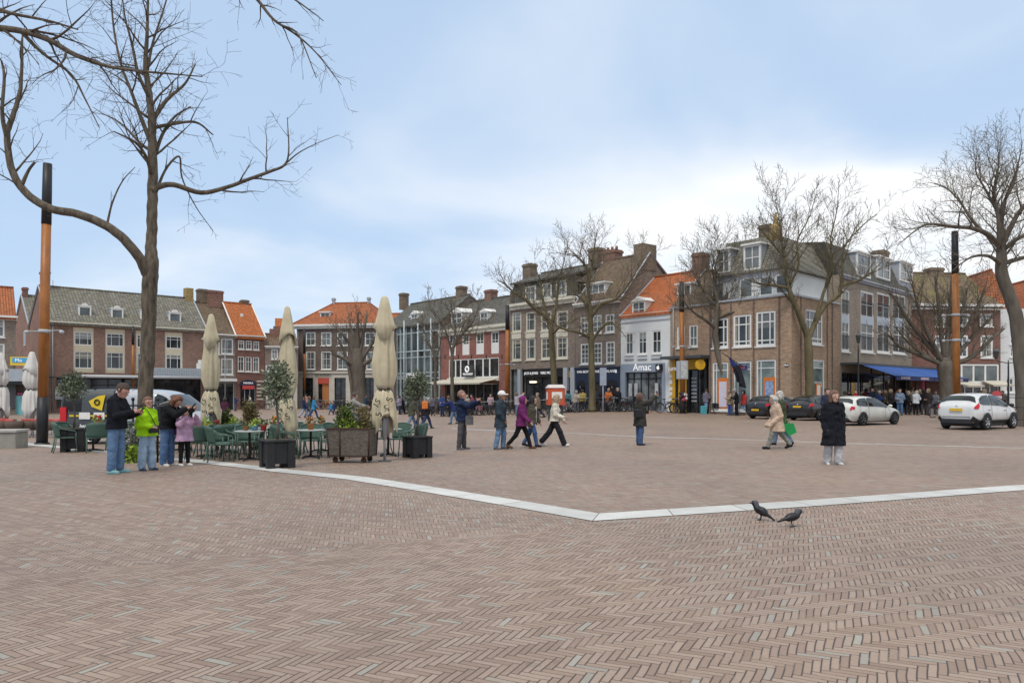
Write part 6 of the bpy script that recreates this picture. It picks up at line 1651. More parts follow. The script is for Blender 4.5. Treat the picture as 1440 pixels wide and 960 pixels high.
# ------------------------------------------------------------------ parasols
def parasol(px, d, ztop, zskirt, ztie, wid, mat, label, group, prints=True, seed=1, base=True):
 b = onground(px, d); r = empty('parasol', b, 0, label, 'parasol', group); rg = random.Random(seed)
 H_ = ztop - b.z; zs = zskirt - b.z; zt = ztie - b.z; w = wid / 2
 ph = rg.random() * 6
 def loftskin(prof, amp, nf, off, name, n=48, tw=0.0):
  V = []; Fc = []
  for (rr, z) in prof:
   for k in range(n):
    a = 2 * PI * k / n
    s_ = math.sin(nf * a + ph + tw * z) ; q = math.sin((nf * 2 + 1) * a + 2.1 * ph - tw * z)
    x = rr * (1 + amp * s_ + amp * .5 * q) * (1 + .11 * mnoise.noise(Vector((math.cos(a) * 3.2, math.sin(a) * 3.2, z * 1.3 + seed * 5))) + .05 * mnoise.noise(Vector((math.cos(a) * 7, math.sin(a) * 7, z * 3 + seed))))
    V.append((x * math.cos(a), x * math.sin(a) * .9, z + off * .12 * math.sin(nf / 2 * a + ph) * (1 if z < prof[0][1] - 1e-3 and z <= prof[-1][1] + 1e-6 else 0)))
  for i in range(len(prof) - 1):
   for k in range(n):
    l = (k + 1) % n; Fc.append((i * n + l, i * n + k, (i + 1) * n + k, (i + 1) * n + l))
  o = np_mesh(name, V, Fc, mat, r)
  sm = o.modifiers.new('t', 'SOLIDIFY'); sm.thickness = .012
  return o
 loftskin([(w * .16, H_), (w * .30, H_ - .05), (w * .50, H_ - .3), (w * .80, H_ - .68), (w * 1.0, H_ - .92)], .10, 4, 1.3, 'top_flap')
 loftskin([(w * .45, H_ + (zt - H_) * .22), (w * .68, H_ + (zt - H_) * .40), (w * .84, H_ + (zt - H_) * .56), (w * 1.0, H_ + (zt - H_) * .72), (w * .96, H_ + (zt - H_) * .84), (w * .72, zt + .12), (w * .56, zt)], .15, 5, 0.0, 'canopy', 60, .5)
 sk = loftskin([(w * .54, zt), (w * .74, zt - .10), (w * .92, zt - .3), (w * 1.02, zs + .15), (w * 1.05, zs)], .17, 5, 2.4, 'skirt', 60, 1.2)
 m = MB(); m.tube([(w * .60 * math.cos(2 * PI * k / 24), w * .56 * math.sin(2 * PI * k / 24), zt + .01 + .02 * math.sin(k)) for k in range(25)], .018, 5); m.build('tie_strap', BLACK, r)
 if prints:
  for i, (x, z, rot, tx) in enumerate(((-.55, .58, 60, '1S'), (.35, .42, 25, 'S'), (.62, .70, 75, 'S'), (-.35, .25, 80, '5'))):
   zz = zs + (zt - zs) * z
   M = Matrix.Translation((w * x, -w * 1.02 * math.sqrt(max(.05, 1 - x * x)) * .95 - .035, zz)) @ Matrix.Rotation(math.atan2(x, 1) , 4, 'Z') @ TXT @ Matrix.Rotation(R(rot), 4, 'Z')
   text(tx, .24, sk, plain('print_dark', (.03, .028, .02), .8, .2), M, ext=.004)
 m = MB(); m.tube([(0, 0, .02), (0, 0, zs + .3)], .032, 10); m.tube([(0, 0, zs * .55), (0, 0, zs + .4)], .05, 10)
 for k in range(6):
  a = k * PI / 3 + .3; m.tube([(.085 * math.cos(a), .085 * math.sin(a), zs * .62), (.10 * math.cos(a), .10 * math.sin(a), zs + .5)], .014, 4)
 m.build('pole', plain('aluminium', (.42, .43, .44), .4, .1, metal=.3), r)
 if base:
  m = MB(); m.bbox(-.14, .14, -.14, .14, 0, .03, .01); m.build('base_plate', DGREY, r)
PBEI = None
t = NT('parasol_beige'); o = t.obj(); f = t.noise(o, 3, 4, .6); t.setp(t.ramp(f, [(.3, (.46, .39, .26)), (.7, (.57, .50, .35))]), .85, 0, .2); t.bump(t.noise(o, 60, 2), .08, .01)
t.b.inputs['Sheen Weight'].default_value = .1
PBEI = t.mat
PWHI = plain('parasol_white', (.60, .57, .53), .85, .06, 3)
parasol(541, 18.4, 4.02, .92, 1.72, .53, PBEI, 'closed beige parasol beside the front wicker trolley, nearest of three', 'closed beige parasols', True, 3)
parasol(404, 20.6, 4.02, .62, 1.50, .50, PBEI, 'closed beige parasol behind the nearest olive tree', 'closed beige parasols', True, 5)
parasol(297, 22.7, 4.02, .86, 1.70, .50, PBEI, 'closed beige parasol next to the silver van nose', 'closed beige parasols', True, 8)
parasol(45, 33.5, 3.45, .72, 1.75, .66, PWHI, 'closed off white parasol beside the thick orange mast', 'closed white parasols', False, 2)
parasol(1, 34.5, 3.45, .72, 1.9, .66, PWHI, 'closed off white parasol at the left photo edge', 'closed white parasols', False, 4)
# ------------------------------------------------------------------ cafe chairs and tables
GRN = plain('chair_green', (.085, .145, .115), .55, .14, 9); GRN2 = plain('chair_green_weave', (.062, .115, .09), .7, .25, 60); TOPM = plain('table_top_grey', (.34, .36, .34), .45, .1)
def make_chair():
 r = empty('cafe_chair', (0, 0, 0))
 m = MB(); m.bbox(-.24, .24, -.22, .24, .425, .455, .012); m.build('seat', GRN2, r)
 V = []; Fc = []; nu, nv = 12, 6
 for j in range(nv + 1):
  for i in range(nu + 1):
   a = (i / nu - .5) * 2; z = .46 + .42 * j / nv * (1 - .12 * a * a * (j / nv)); y = .25 + .09 * j / nv - .12 * a * a
   V.append((a * (.25 + .03 * j / nv), y, z))
 for j in range(nv):
  for i in range(nu): Fc.append((j * (nu + 1) + i, j * (nu + 1) + i + 1, (j + 1) * (nu + 1) + i + 1, (j + 1) * (nu + 1) + i))
 o = np_mesh('backrest', V, Fc, GRN2, r); sm = o.modifiers.new('t', 'SOLIDIFY'); sm.thickness = .02
 m = MB(); top = [Vector(V[nv * (nu + 1) + i]) for i in range(nu + 1)]; m.tube(top, .018, 6); m.build('top_rail', GRN, r)
 for s_ in (-1, 1):
  m = MB(); m.tube([(s_ * .27, .20, .80), (s_ * .31, .08, .70), (s_ * .315, -.10, .66), (s_ * .30, -.22, .64), (s_ * .285, -.25, .60)], .017, 6); m.build('armrest', GRN, r)
  m = MB(); m.tube([(s_ * .285, -.25, .61), (s_ * .275, -.245, .43), (s_ * .285, -.28, 0)], .016, 6); m.build('leg', GRN, r)
  m = MB(); m.tube([(s_ * .255, .24, .46), (s_ * .26, .27, .2), (s_ * .275, .33, 0)], .016, 6); m.build('leg', GRN, r)
 return r
def make_table():
 r = empty('cafe_table', (0, 0, 0))
 m = MB(); m.lathe([(.02, .715), (.36, .715), (.375, .725), (.375, .74), (.36, .748), (.02, .748)], 28); m.build('table_top', TOPM, r)
 m = MB(); m.lathe([(.035, .03), (.03, .2), (.03, .69), (.12, .714)], 12); m.build('pedestal', BLACK, r)
 m = MB()
 for k in range(4):
  a = k * PI / 2 + .4; m.tube([(0, 0, .06), (.2 * math.cos(a), .2 * math.sin(a), .045), (.30 * math.cos(a), .30 * math.sin(a), .012)], [.03, .026, .022], 6)
 m.build('foot', BLACK, r)
 return r
C0 = make_chair(); T0_ = make_table()
USED = {'c': False, 't': False}
def put(kind, proto, loc, rz, label, cat, group):
 o = proto if not USED[kind] else copy_tree(proto)
 USED[kind] = True
 o.location = loc; o.rotation_euler = (0, 0, rz); tag(o, label, cat, group); return o
SIDE = {0: 'right of', 45: 'back right of', 90: 'behind', 135: 'back left of', 180: 'left of', 225: 'front left of', 270: 'in front of', 315: 'front right of'}
def flower_pot(loc, pc, lc, label, name='flower_pot', fl=None, s=1.0, seed=1):
 r = empty(name, loc, 0, label, 'flower pot')
 m = MB(); m.lathe([(.055 * s, 0), (.075 * s, .12 * s), (.08 * s, .13 * s), (.066 * s, .13 * s), (.05 * s, .11 * s)], 14); m.build('pot', pc, r)
 m = MB(); rg = random.Random(seed); leaf_cloud(m, (0, 0, .17 * s), (.09 * s, .09 * s, .07 * s), 90, .06 * s, rg); m.build('plant', lc, r)
 if fl is not None:
  m = MB()
  for i in range(9): m.ell((rg.uniform(-.07, .07) * s, rg.uniform(-.07, .07) * s, (.2 + rg.uniform(-.02, .06)) * s), (.028 * s,) * 3, 6, 4)
  m.build('bloom', fl, r)
PY = plain('pot_yellow', (.55, .34, .03), .4, .08); PR = plain('pot_red', (.42, .02, .03), .4, .08); PB = plain('pot_blue', (.16, .33, .45), .4, .08); PO = plain('pot_terracotta', (.42, .16, .05), .6, .12); FO = plain('bloom_orange', (.6, .22, .03), .6, .1); FR = plain('bloom_red', (.5, .03, .04), .6, .1)
TABS = [
 (131, 22.6, 'the table beside the dark van', (225, 315, 45, 180)),
 (291, 19.9, 'the table with the yellow flower pot', (200, 270, 315, 20, 120)),
 (351, 18.8, 'the table with the red and blue pots', (180, 225, 60, 110)),
 (322, 21.6, 'the table before the rear wicker trolley', (30, 150, 300, 225)),
 (378, 21.4, 'the table under the middle parasol', (45, 160, 235, 315)),
 (437, 19.6, 'the table with tall orange flowers', (180, 225, 45, 110, 330)),
 (452, 22.4, 'the rear table with the terracotta pot', (0, 150, 250, 60)),
 (546, 20.4, 'the table behind the nearest parasol', (20, 80, 180, 340)),
 (252, 22.6, 'the table behind the child in pink', (180, 300, 45, 110)),
 (500, 21.0, 'the table behind the front wicker trolley', (150, 30, 90)),
]
CH = random.Random(12)
for (px, d, nm, angs) in TABS:
 b = onground(px, d)
 tl = {'the table beside the dark van': 'round grey cafe table beside the dark van rear', 'the table with the yellow flower pot': 'round cafe table carrying a yellow flower pot', 'the table with the red and blue pots': 'round cafe table carrying red and blue pots',
   'the table before the rear wicker trolley': 'round bare cafe table before the rear wicker trolley', 'the table under the middle parasol': 'round bare cafe table under the middle closed parasol', 'the table with tall orange flowers': 'round cafe table with orange flowers left of the front wicker trolley',
   'the rear table with the terracotta pot': 'round rear cafe table carrying one terracotta pot', 'the table behind the nearest parasol': 'round bare cafe table behind the nearest closed parasol', 'the table behind the child in pink': 'round bare cafe table behind the child in pink', 'the table behind the front wicker trolley': 'round bare cafe table behind the front wicker trolley'}[nm]
 put('t', T0_, b, CH.random() * 6, tl, 'table', 'round cafe tables on the terrace')
 used = set()
 for a in angs:
  ar = R(a + CH.uniform(-8, 8)); rr = CH.uniform(.66, .80)
  x, y = b.x + rr * math.cos(ar), b.y + rr * math.sin(ar)
  key = min(SIDE, key=lambda k: min(abs(k - a), 360 - abs(k - a)))
  while key in used: key = (key + 45) % 360
  used.add(key)
  put('c', C0, (x, y, gz(x, y)), ar - PI / 2 + CH.uniform(-.3, .3), 'green woven armchair ' + SIDE[key] + ' ' + nm, 'chair', 'green armchairs on the terrace')
def on_table(i, dx, dy):
 px, d = TABS[i][:2]; b = onground(px, d); return (b.x + dx, b.y + dy, b.z + .749)
flower_pot(on_table(1, .02, -.05), PY, L_LIME, 'yellow pot with bright green plant on the table by the child in pink', s=1.15, seed=2)
flower_pot(on_table(1, .22, .08), PR, L_RED, 'red pot beside the yellow pot on the table', s=.9, fl=FR, seed=3)
flower_pot(on_table(2, .12, .02), PB, L_LIME, 'pale blue pot with lime green plant on the table', s=1.15, seed=4)
flower_pot(on_table(2, .34, .03), PR, L_GREEN, 'tall red pot beside the pale blue pot', s=1.1, seed=5)
flower_pot(on_table(2, -.12, .05), PO, L_RED, 'small terracotta pot left of the pale blue pot', s=.9, seed=6)
flower_pot(on_table(4, .15, .0), PO, L_GREEN, 'terracotta pot with orange blooms under the middle parasol', s=1.2, fl=FO, seed=7)
flower_pot(on_table(5, .0, .0), PO, L_RED, 'terracotta pot with tall orange flowers left of the front wicker trolley', s=1.25, fl=FO, seed=8)
flower_pot(on_table(6, .0, .0), PO, L_GREEN, 'terracotta pot with orange flowers on the rear table', s=1.2, fl=FO, seed=9)
flower_pot(on_table(0, .15, 0), PO, L_LIME, 'terracotta pot with green and red plant beside the dark van', s=1.3, fl=FR, seed=10)
WCH = plain('wicker_dark', (.115, .085, .065), .8, .25, 50); CUSH = plain('cushion_red', (.42, .09, .075), .85, .15)
def make_wchair():
 r = empty('wicker_chair', (0, 0, 0))
 m = MB(); m.lathe([(.22, .30), (.29, .36), (.34, .50), (.36, .70), (.33, .70), (.31, .50), (.25, .40)], 20, wob=lambda rr, z, a: rr * (1 - .12 * max(0, -math.sin(a)) * (z > .45)))
 m.build('tub', WCH, r)
 m = MB(); m.lathe([(.02, .42), (.27, .42), (.28, .46), (.26, .5), (.02, .5)], 16); m.build('seat_cushion', CUSH, r)
 m = MB(); m.bbox(-.22, .22, .14, .26, .5, .78, .03); m.build('back_cushion', CUSH, r)
 for sx in (-1, 1):
  for sy in (-1, 1): MB().tube([(sx * .18, sy * .18, .34), (sx * .22, sy * .22, 0)], .014, 5).build('leg', LGREY, r)
 return r
WC = make_wchair(); first = True
for i, (px, d, rz, wh) in enumerate(((3, 31.5, 20, 'at the left photo edge'), (20, 31.5, 160, 'right of the edge chair with its back turned'), (38, 32, 30, 'under the off white parasol'), (53, 32.3, 200, 'just left of the thick orange mast'), (72, 32, 10, 'just right of the thick orange mast'), (86, 31.3, 150, 'between the orange mast and the olive planter'), (12, 34.5, 90, 'in the rear row behind the edge chairs'), (62, 35, 80, 'in the rear row behind the thick mast'), (84, 34.8, -40, 'in the rear row nearest the dark van'))):
 o = WC if i == 0 else copy_tree(WC); b = onground(px, d); o.location = b; o.rotation_euler = (0, 0, R(rz)); tag(o, 'brown wicker tub chair with red cushions ' + wh, 'chair', 'wicker tub chairs with red cushions')
def grey_bench():
 b = gpt(6, 622); b = onground(2, 24.3); r = empty('bench_planter', b, R(8), 'weathered grey concrete bench block with a yellow emblem at the left edge', 'bench')
 cm = plain('concrete_weathered', (.27, .26, .225), .85, .2, 3)
 MB().bbox(-1.4, .62, -.4, .4, 0, .52, .015).build('block', cm, r); MB().bbox(-1.45, .66, -.44, .44, .522, .60, .015).build('slab_top', plain('slab_grey', (.36, .35, .32), .8, .12, 5), r)
 m = MB(); m.ell((-.22, -.41, .22), (.09, .012, .075), 10, 6); m.build('emblem', plain('emblem_yellow', (.5, .4, .08), .6, .2), r)
grey_bench()
# ------------------------------------------------------------------ cars
TYRE = plain('tyre', (.018, .018, .019), .85, .2); RIM = plain('rim_alloy', (.40, .41, .42), .35, .1, metal=.6); RIMD = plain('rim_dark', (.10, .10, .105), .4, .1, metal=.5)
CARGL = glassy('car_glass', (.012, .016, .017), (.04, .05, .05), .03, 1.5); TRIM = plain('black_plastic', (.022, .022, .024), .6, .15); LAMPR = plain('tail_lamp_red', (.55, .02, .03), .15, .1)
PLATE = plain('plate_yellow', (.68, .42, .02), .45, .05); LAMPW = plain('lamp_clear', (.6, .62, .64), .1, .05)
class Loft:
 """body shell from stations x: (x, z_low, z_belt, z_top, half width, roof half width)"""
 def __init__(s, st): s.st = st
 def ring(s, k):
  x, zl, zb, zt, w, rw = k
  zs = zl + .16
  zm = zl + (zb - zl) * .55
  if zt - zb < .12:
   up = [(w * .955, zb), (w * .90, zb + (zt - zb) * .5), (rw, zt - .012), (rw * .6, zt + .012), (0, zt + .02)]
  else:
   up = [(w * .96, zb), ((w * .96 + rw) / 2 + .035, (zb + zt) / 2), (rw, zt - .07), (rw * .72, zt - .005), (0, zt + .012)]
  return [(0, zl + .02), (w * .82, zl), (w * .965, zs), (w, zm)] + up
 def P(s, u, v, side=1):
  """u: station index (float), v: ring index (float 0..8)"""
  i = min(int(u), len(s.st) - 2); f = u - i
  A, B = s.ring(s.st[i]), s.ring(s.st[i + 1])
  j = min(int(v), 7); g = v - j
  y = ((A[j][0] * (1 - g) + A[j + 1][0] * g) * (1 - f) + (B[j][0] * (1 - g) + B[j + 1][0] * g) * f)
  z = ((A[j][1] * (1 - g) + A[j + 1][1] * g) * (1 - f) + (B[j][1] * (1 - g) + B[j + 1][1] * g) * f)
  x = s.st[i][0] * (1 - f) + s.st[i + 1][0] * f
  return Vector((x, -y * side, z))
 def body(s, name, mat, parent):
  V = []; Fc = []; n = 16
  for k in s.st:
   r = s.ring(k)
   V += [(k[0], -y, z) for y, z in r] + [(k[0], y, z) for y, z in r[-2:0:-1]]
  m = len(s.st)
  for i in range(m - 1):
   for j in range(n):
    l = (j + 1) % n
    Fc.append((i * n + j, (i + 1) * n + j, (i + 1) * n + l, i * n + l))
  Fc.append(tuple(range(n))); Fc.append(tuple((m - 1) * n + j for j in range(n - 1, -1, -1)))
  return np_mesh(name, V, Fc, mat, parent)
 def patch(s, mb, poly_uv, side=1, off=.006, m=0, nu=6, full=False):
  """strip patch: list of (u, vlow, vhigh) columns"""
  pts = []
  for (u, a, b) in poly_uv:
   col = []
   for k in range(nu + 1):
    v = a + (b - a) * k / nu
    p = s.P(u, v, side)
    du = s.P(min(u + .05, len(s.st) - 1.001), v, side) - s.P(max(u - .05, 0), v, side); dv = s.P(u, min(v + .05, 7.99), side) - s.P(u, max(v - .05, 0), side)
    nrm = du.cross(dv)
    if nrm.length < 1e-9: nrm = Vector((0, -side, 0))
    nrm.normalize()
    c = Vector((s.st[len(s.st) // 2][0], 0, .8))
    if nrm.dot(p - c) < 0: nrm = -nrm
    col.append(p + nrm * off)
   if full: col = col[:-1] + [Vector((q.x, -q.y, q.z)) for q in col[::-1]]
   pts.append(col)
  if full: nu = 2 * nu
  n = nu + 1; V = [p for c in pts for p in c]; Fc = []
  for i in range(len(pts) - 1):
   for k in range(nu): Fc.append((i * n + k, (i + 1) * n + k, (i + 1) * n + k + 1, i * n + k + 1))
  mb.add(V, Fc, m, True)
def wheel(parent, x, y, r, side, rimmat, spokes=5):
 e = MB(); w = .10
 prof = [(r * .66, -w), (r * .92, -w), (r, -w * .7), (r, w * .7), (r * .92, w), (r * .66, w)]
 def lat(prof, m, mb, n=24):
  V = []; Fc = []
  for rr, yy in prof:
   for k in range(n):
    a = 2 * PI * k / n; V.append((x + rr * math.cos(a), y + yy, r + rr * math.sin(a)))
  for i in range(len(prof) - 1):
   for k in range(n):
    l = (k + 1) % n; Fc.append((i * n + k, i * n + l, (i + 1) * n + l, (i + 1) * n + k))
  mb.add(V, Fc, m, True)
 lat(prof, 0, e); t = e.build('wheel', TYRE, parent)
 q = MB(); yo = side * w * .75
 lat([(r * .66, yo - .01), (r * .60, yo), (r * .56, yo - side * .04)], 0, q)
 for k in range(spokes):
  a = 2 * PI * k / spokes + .3
  for da in (-.13, .13):
   q.tube([(x + r * .1 * math.cos(a), y + yo, r + r * .1 * math.sin(a)), (x + r * .60 * math.cos(a + da), y + yo - side * .005, r + r * .60 * math.sin(a + da))], [.03, .022], 4)
 q.ell((x, y + yo, r), (.06, .02, .06), 8, 5)
 q.build('rim', rimmat, t)
 d = MB(); d.ell((x, y + yo - side * .07, r), (r * .6, .01, r * .6), 16, 6); d.build('brake_disc', TRIM, t)
def car(px, py, d, ang, label, pm, st, wb, wr, glass_u, doors, rear_glass, wind, tails, plate_z, bumper, rim, name='parked_car', clad=None, roof=None, spokes=5, corner='rl'):
 """px: photo column of the rear left bumper corner; st from rear (index 0) to nose"""
 L = Loft(st); a = R(ang)
 Wd = max(k[4] for k in st)
 b = onground(px, d)
 h = Vector((math.cos(a), math.sin(a), 0)); lf = Vector((-h.y, h.x, 0))
 loc = Vector((b.x, b.y, 0)) - lf * Wd * .9 - h * st[0][0]
 loc.z = gz(loc.x, loc.y)
 r = empty(name, loc, a, label, 'car', None)
 bod = L.body('body', pm, r)
 sub = bod.modifiers.new('s', 'SUBSURF'); sub.levels = 1; sub.render_levels = 1
 off = .018
 for s_ in (1, -1):
  for cols in glass_u:
   g = MB(); L.patch(g, cols, s_, off, 0); g.build('side_window', CARGL, r)
 def across(cols, nm, mat, off=.02):
  mb = MB(); L.patch(mb, cols, 1, off, 0, 8, True)
  return mb.build(nm, mat, r)
 across(rear_glass, 'rear_window', CARGL); across(wind, 'windscreen', CARGL)
 for s_ in (1, -1):
  for u in doors:
   t = MB(); L.patch(t, [(u - .014, 2.1, 5.6), (u + .014, 2.1, 5.6)], s_, .012, 0, 10); t.build('door_seam', TRIM, r)
 for s_ in (1, -1):
  m = MB()
  for cols in tails: L.patch(m, cols, s_, .022, 0, 5)
  m.build('tail_lamp', LAMPR, r)
  n = len(st) - 1; m = MB(); L.patch(m, [(n - 1.9, 4.0, 4.7), (n - 1.2, 3.8, 4.5), (n - .6, 3.7, 4.3)], s_, .02, 0, 4); m.build('headlight', LAMPW, r)
  m = MB(); um = wind[0][0] - .25; p = L.P(um, 4.1, s_); m.ell((p.x + .05, p.y - s_ * .12, p.z + .08), (.06, .12, .08), 8, 6); m.build('mirror', TRIM if clad else pm, r)
  for u in doors[1:]:
   p = L.P(u - .35, 3.55, s_); MB().tube([(p.x - .09, p.y - s_ * .035, p.z), (p.x + .09, p.y - s_ * .035, p.z)], .014, 5).build('door_handle', TRIM if clad else pm, r)
 for s_ in (1, -1):
  m = MB(); L.patch(m, [(u / 2, 1.0, 2.0) for u in range(0, 2 * len(st) - 2)], s_, .012, 0, 3); m.build('sill_trim', TRIM if clad else pm, r)
 x0 = st[0][0]; w0 = st[0][4]
 m = MB(); m.bbox(x0 - .05, x0 + .12, -w0 * .86, w0 * .86, bumper[0], bumper[1], .03); m.build('bumper', TRIM, r)
 MB().box(x0 - .012, x0 + .05, -w0 * .80, w0 * .80, bumper[1] + .09, bumper[1] + .102).build('hatch_seam', TRIM, r)
 MB().ell((x0 - .02 + (.05 if st[2][2] > 1 else .02), 0, st[1][2] - .02), (.02, .05, .05), 10, 6).build('badge', LGREY, r)
 m = MB(); zp = plate_z; m.box(x0 - .062, x0 - .03, -.26, .26, zp - .055, zp + .055); pl = m.build('number_plate', PLATE, r)
 for xw in wb:
  for s_ in (1, -1):
   yw = -s_ * (Wd - .085)
   q = MB(); n = 20; ro = wr * (1.20 if clad else 1.12)
   ce = [(xw + ro * math.cos(PI * k / n - .0), -s_ * (Wd + .012), wr + ro * math.sin(PI * k / n)) for k in range(n + 1)] + [(xw - ro, -s_ * (Wd + .012), st[1][1] + .02), (xw + ro, -s_ * (Wd + .012), st[1][1] + .02)]
   q.poly(ce if s_ < 0 else ce[::-1]); q.build('wheel_arch', TRIM, r)
   wheel(r, xw, -s_ * (Wd - .07), wr, -s_, rim, spokes)
 m = MB(); m.bbox(x0 + .3, st[-1][0] - .4, -Wd * .84, Wd * .84, .15, .34, .02); m.build('underbody', TRIM, r)
 return r, L
def hatch(L_, W_, H_, belt, low=.24, nose=.72, boot=.95, fast=.0):
 """five door hatch outline, rear at -L/2"""
 h = L_ / 2; w = W_ / 2
 return [(-h, low + .16, boot - .20, boot - .10, w * .80, w * .70), (-h + .05, low + .08, boot, boot + .03, w * .90, w * .76), (-h + .16, low, belt, belt + .14, w * .97, w * .74), (-h + .42 + fast, low - .02, belt, H_ - .16, w, w * .70),
   (-h + .75 + fast, low - .03, belt - .01, H_ - .02, w, w * .72), (-h + 1.35, low - .04, belt - .03, H_ + .015, w, w * .74), (-h + 2.0, low - .04, belt - .05, H_, w, w * .74), (-h + 2.45, low - .04, belt - .06, H_ - .12, w, w * .73),
   (-h + 3.05, low - .03, belt - .07, belt + .10, w, w * .80), (-h + 3.25, low - .03, belt - .08, belt - .02, w, w * .84), (h - .45, low, belt - .17, belt - .11, w * .97, w * .76), (h - .12, low + .06, nose - .1, nose - .04, w * .86, w * .64), (h, low + .14, nose - .22, nose - .16, w * .68, w * .5)]
GU = [[(3.3, 4.45, 4.7), (3.6, 4.3, 5.55), (4.2, 4.22, 5.82), (4.85, 4.2, 5.86)], [(4.97, 4.2, 5.86), (5.5, 4.2, 5.87), (6.0, 4.2, 5.86), (6.6, 4.2, 5.8), (7.2, 4.2, 5.5), (7.75, 4.2, 4.75)]]
BLK = paint('car_black', (.010, .010, .012), .2); WHT = paint('car_white', (.66, .66, .645), .22); WHT2 = paint('car_ivory', (.66, .66, .60), .25)
TAIL1 = [[(.25, 3.6, 4.0), (1.0, 3.5, 4.15), (1.7, 3.55, 4.1), (2.3, 3.75, 4.0)]]
RG = [(2.4, 5.35, 7.99), (2.7, 5.6, 7.99), (3.05, 5.85, 7.99), (3.25, 6.1, 7.99)]
WG = [(8.0, 6.0, 7.99), (7.6, 6.05, 7.99), (7.25, 6.1, 7.99), (7.0, 6.15, 7.99)]
car(1047, 589, 46.0, 35, 'black hatchback with yellow plate, parked furthest left behind the lady in the beige coat', BLK, hatch(4.25, 1.80, 1.44, .93), (-1.30, 1.30), .31, GU, (3.9, 4.92, 7.4), RG, WG, TAIL1, .55, (.28, .50), RIMD)
car(1104, 591, 43.5, 35, 'black hatchback with yellow plate between the beige coat and the black coat', BLK, hatch(4.35, 1.82, 1.45, .95), (-1.32, 1.33), .33, GU, (3.9, 4.92, 7.4), RG, WG, [[(.2, 3.75, 4.05), (1.0, 3.6, 4.2), (1.9, 3.6, 4.2), (2.5, 3.8, 4.05)]], .80, (.28, .48), RIM)
car(1156, 597, 37.5, 32, 'ivory white low hatchback with dark wheels behind the woman in the black coat', WHT2, hatch(4.29, 1.80, 1.44, .92, fast=-.10), (-1.33, 1.36), .325, GU, (3.9, 4.92, 7.4), RG, WG, TAIL1, .62, (.26, .40), RIMD)
JK = hatch(4.12, 1.78, 1.60, 1.04, .30, .88, 1.05, -.17)
car(1318, 603, 33.3, 34, 'bright white crossover with yellow plate and dark lower bumper, nearest to the orange mast', WHT, JK, (-1.22, 1.30), .345, [[(3.2, 4.6, 4.75), (3.6, 4.35, 5.4), (4.2, 4.25, 5.8), (4.85, 4.22, 5.86)], [(4.97, 4.22, 5.86), (5.5, 4.2, 5.87), (6.0, 4.2, 5.86), (6.6, 4.2, 5.8), (7.2, 4.2, 5.5), (7.75, 4.2, 4.75)]],
 (3.9, 4.92, 7.4), RG, WG, [[(.5, 3.9, 4.25), (1.1, 3.6, 4.5), (1.8, 3.6, 4.8), (2.4, 3.85, 4.9), (2.9, 4.1, 4.7)]], .88, (.29, .48), RIM, clad=True)
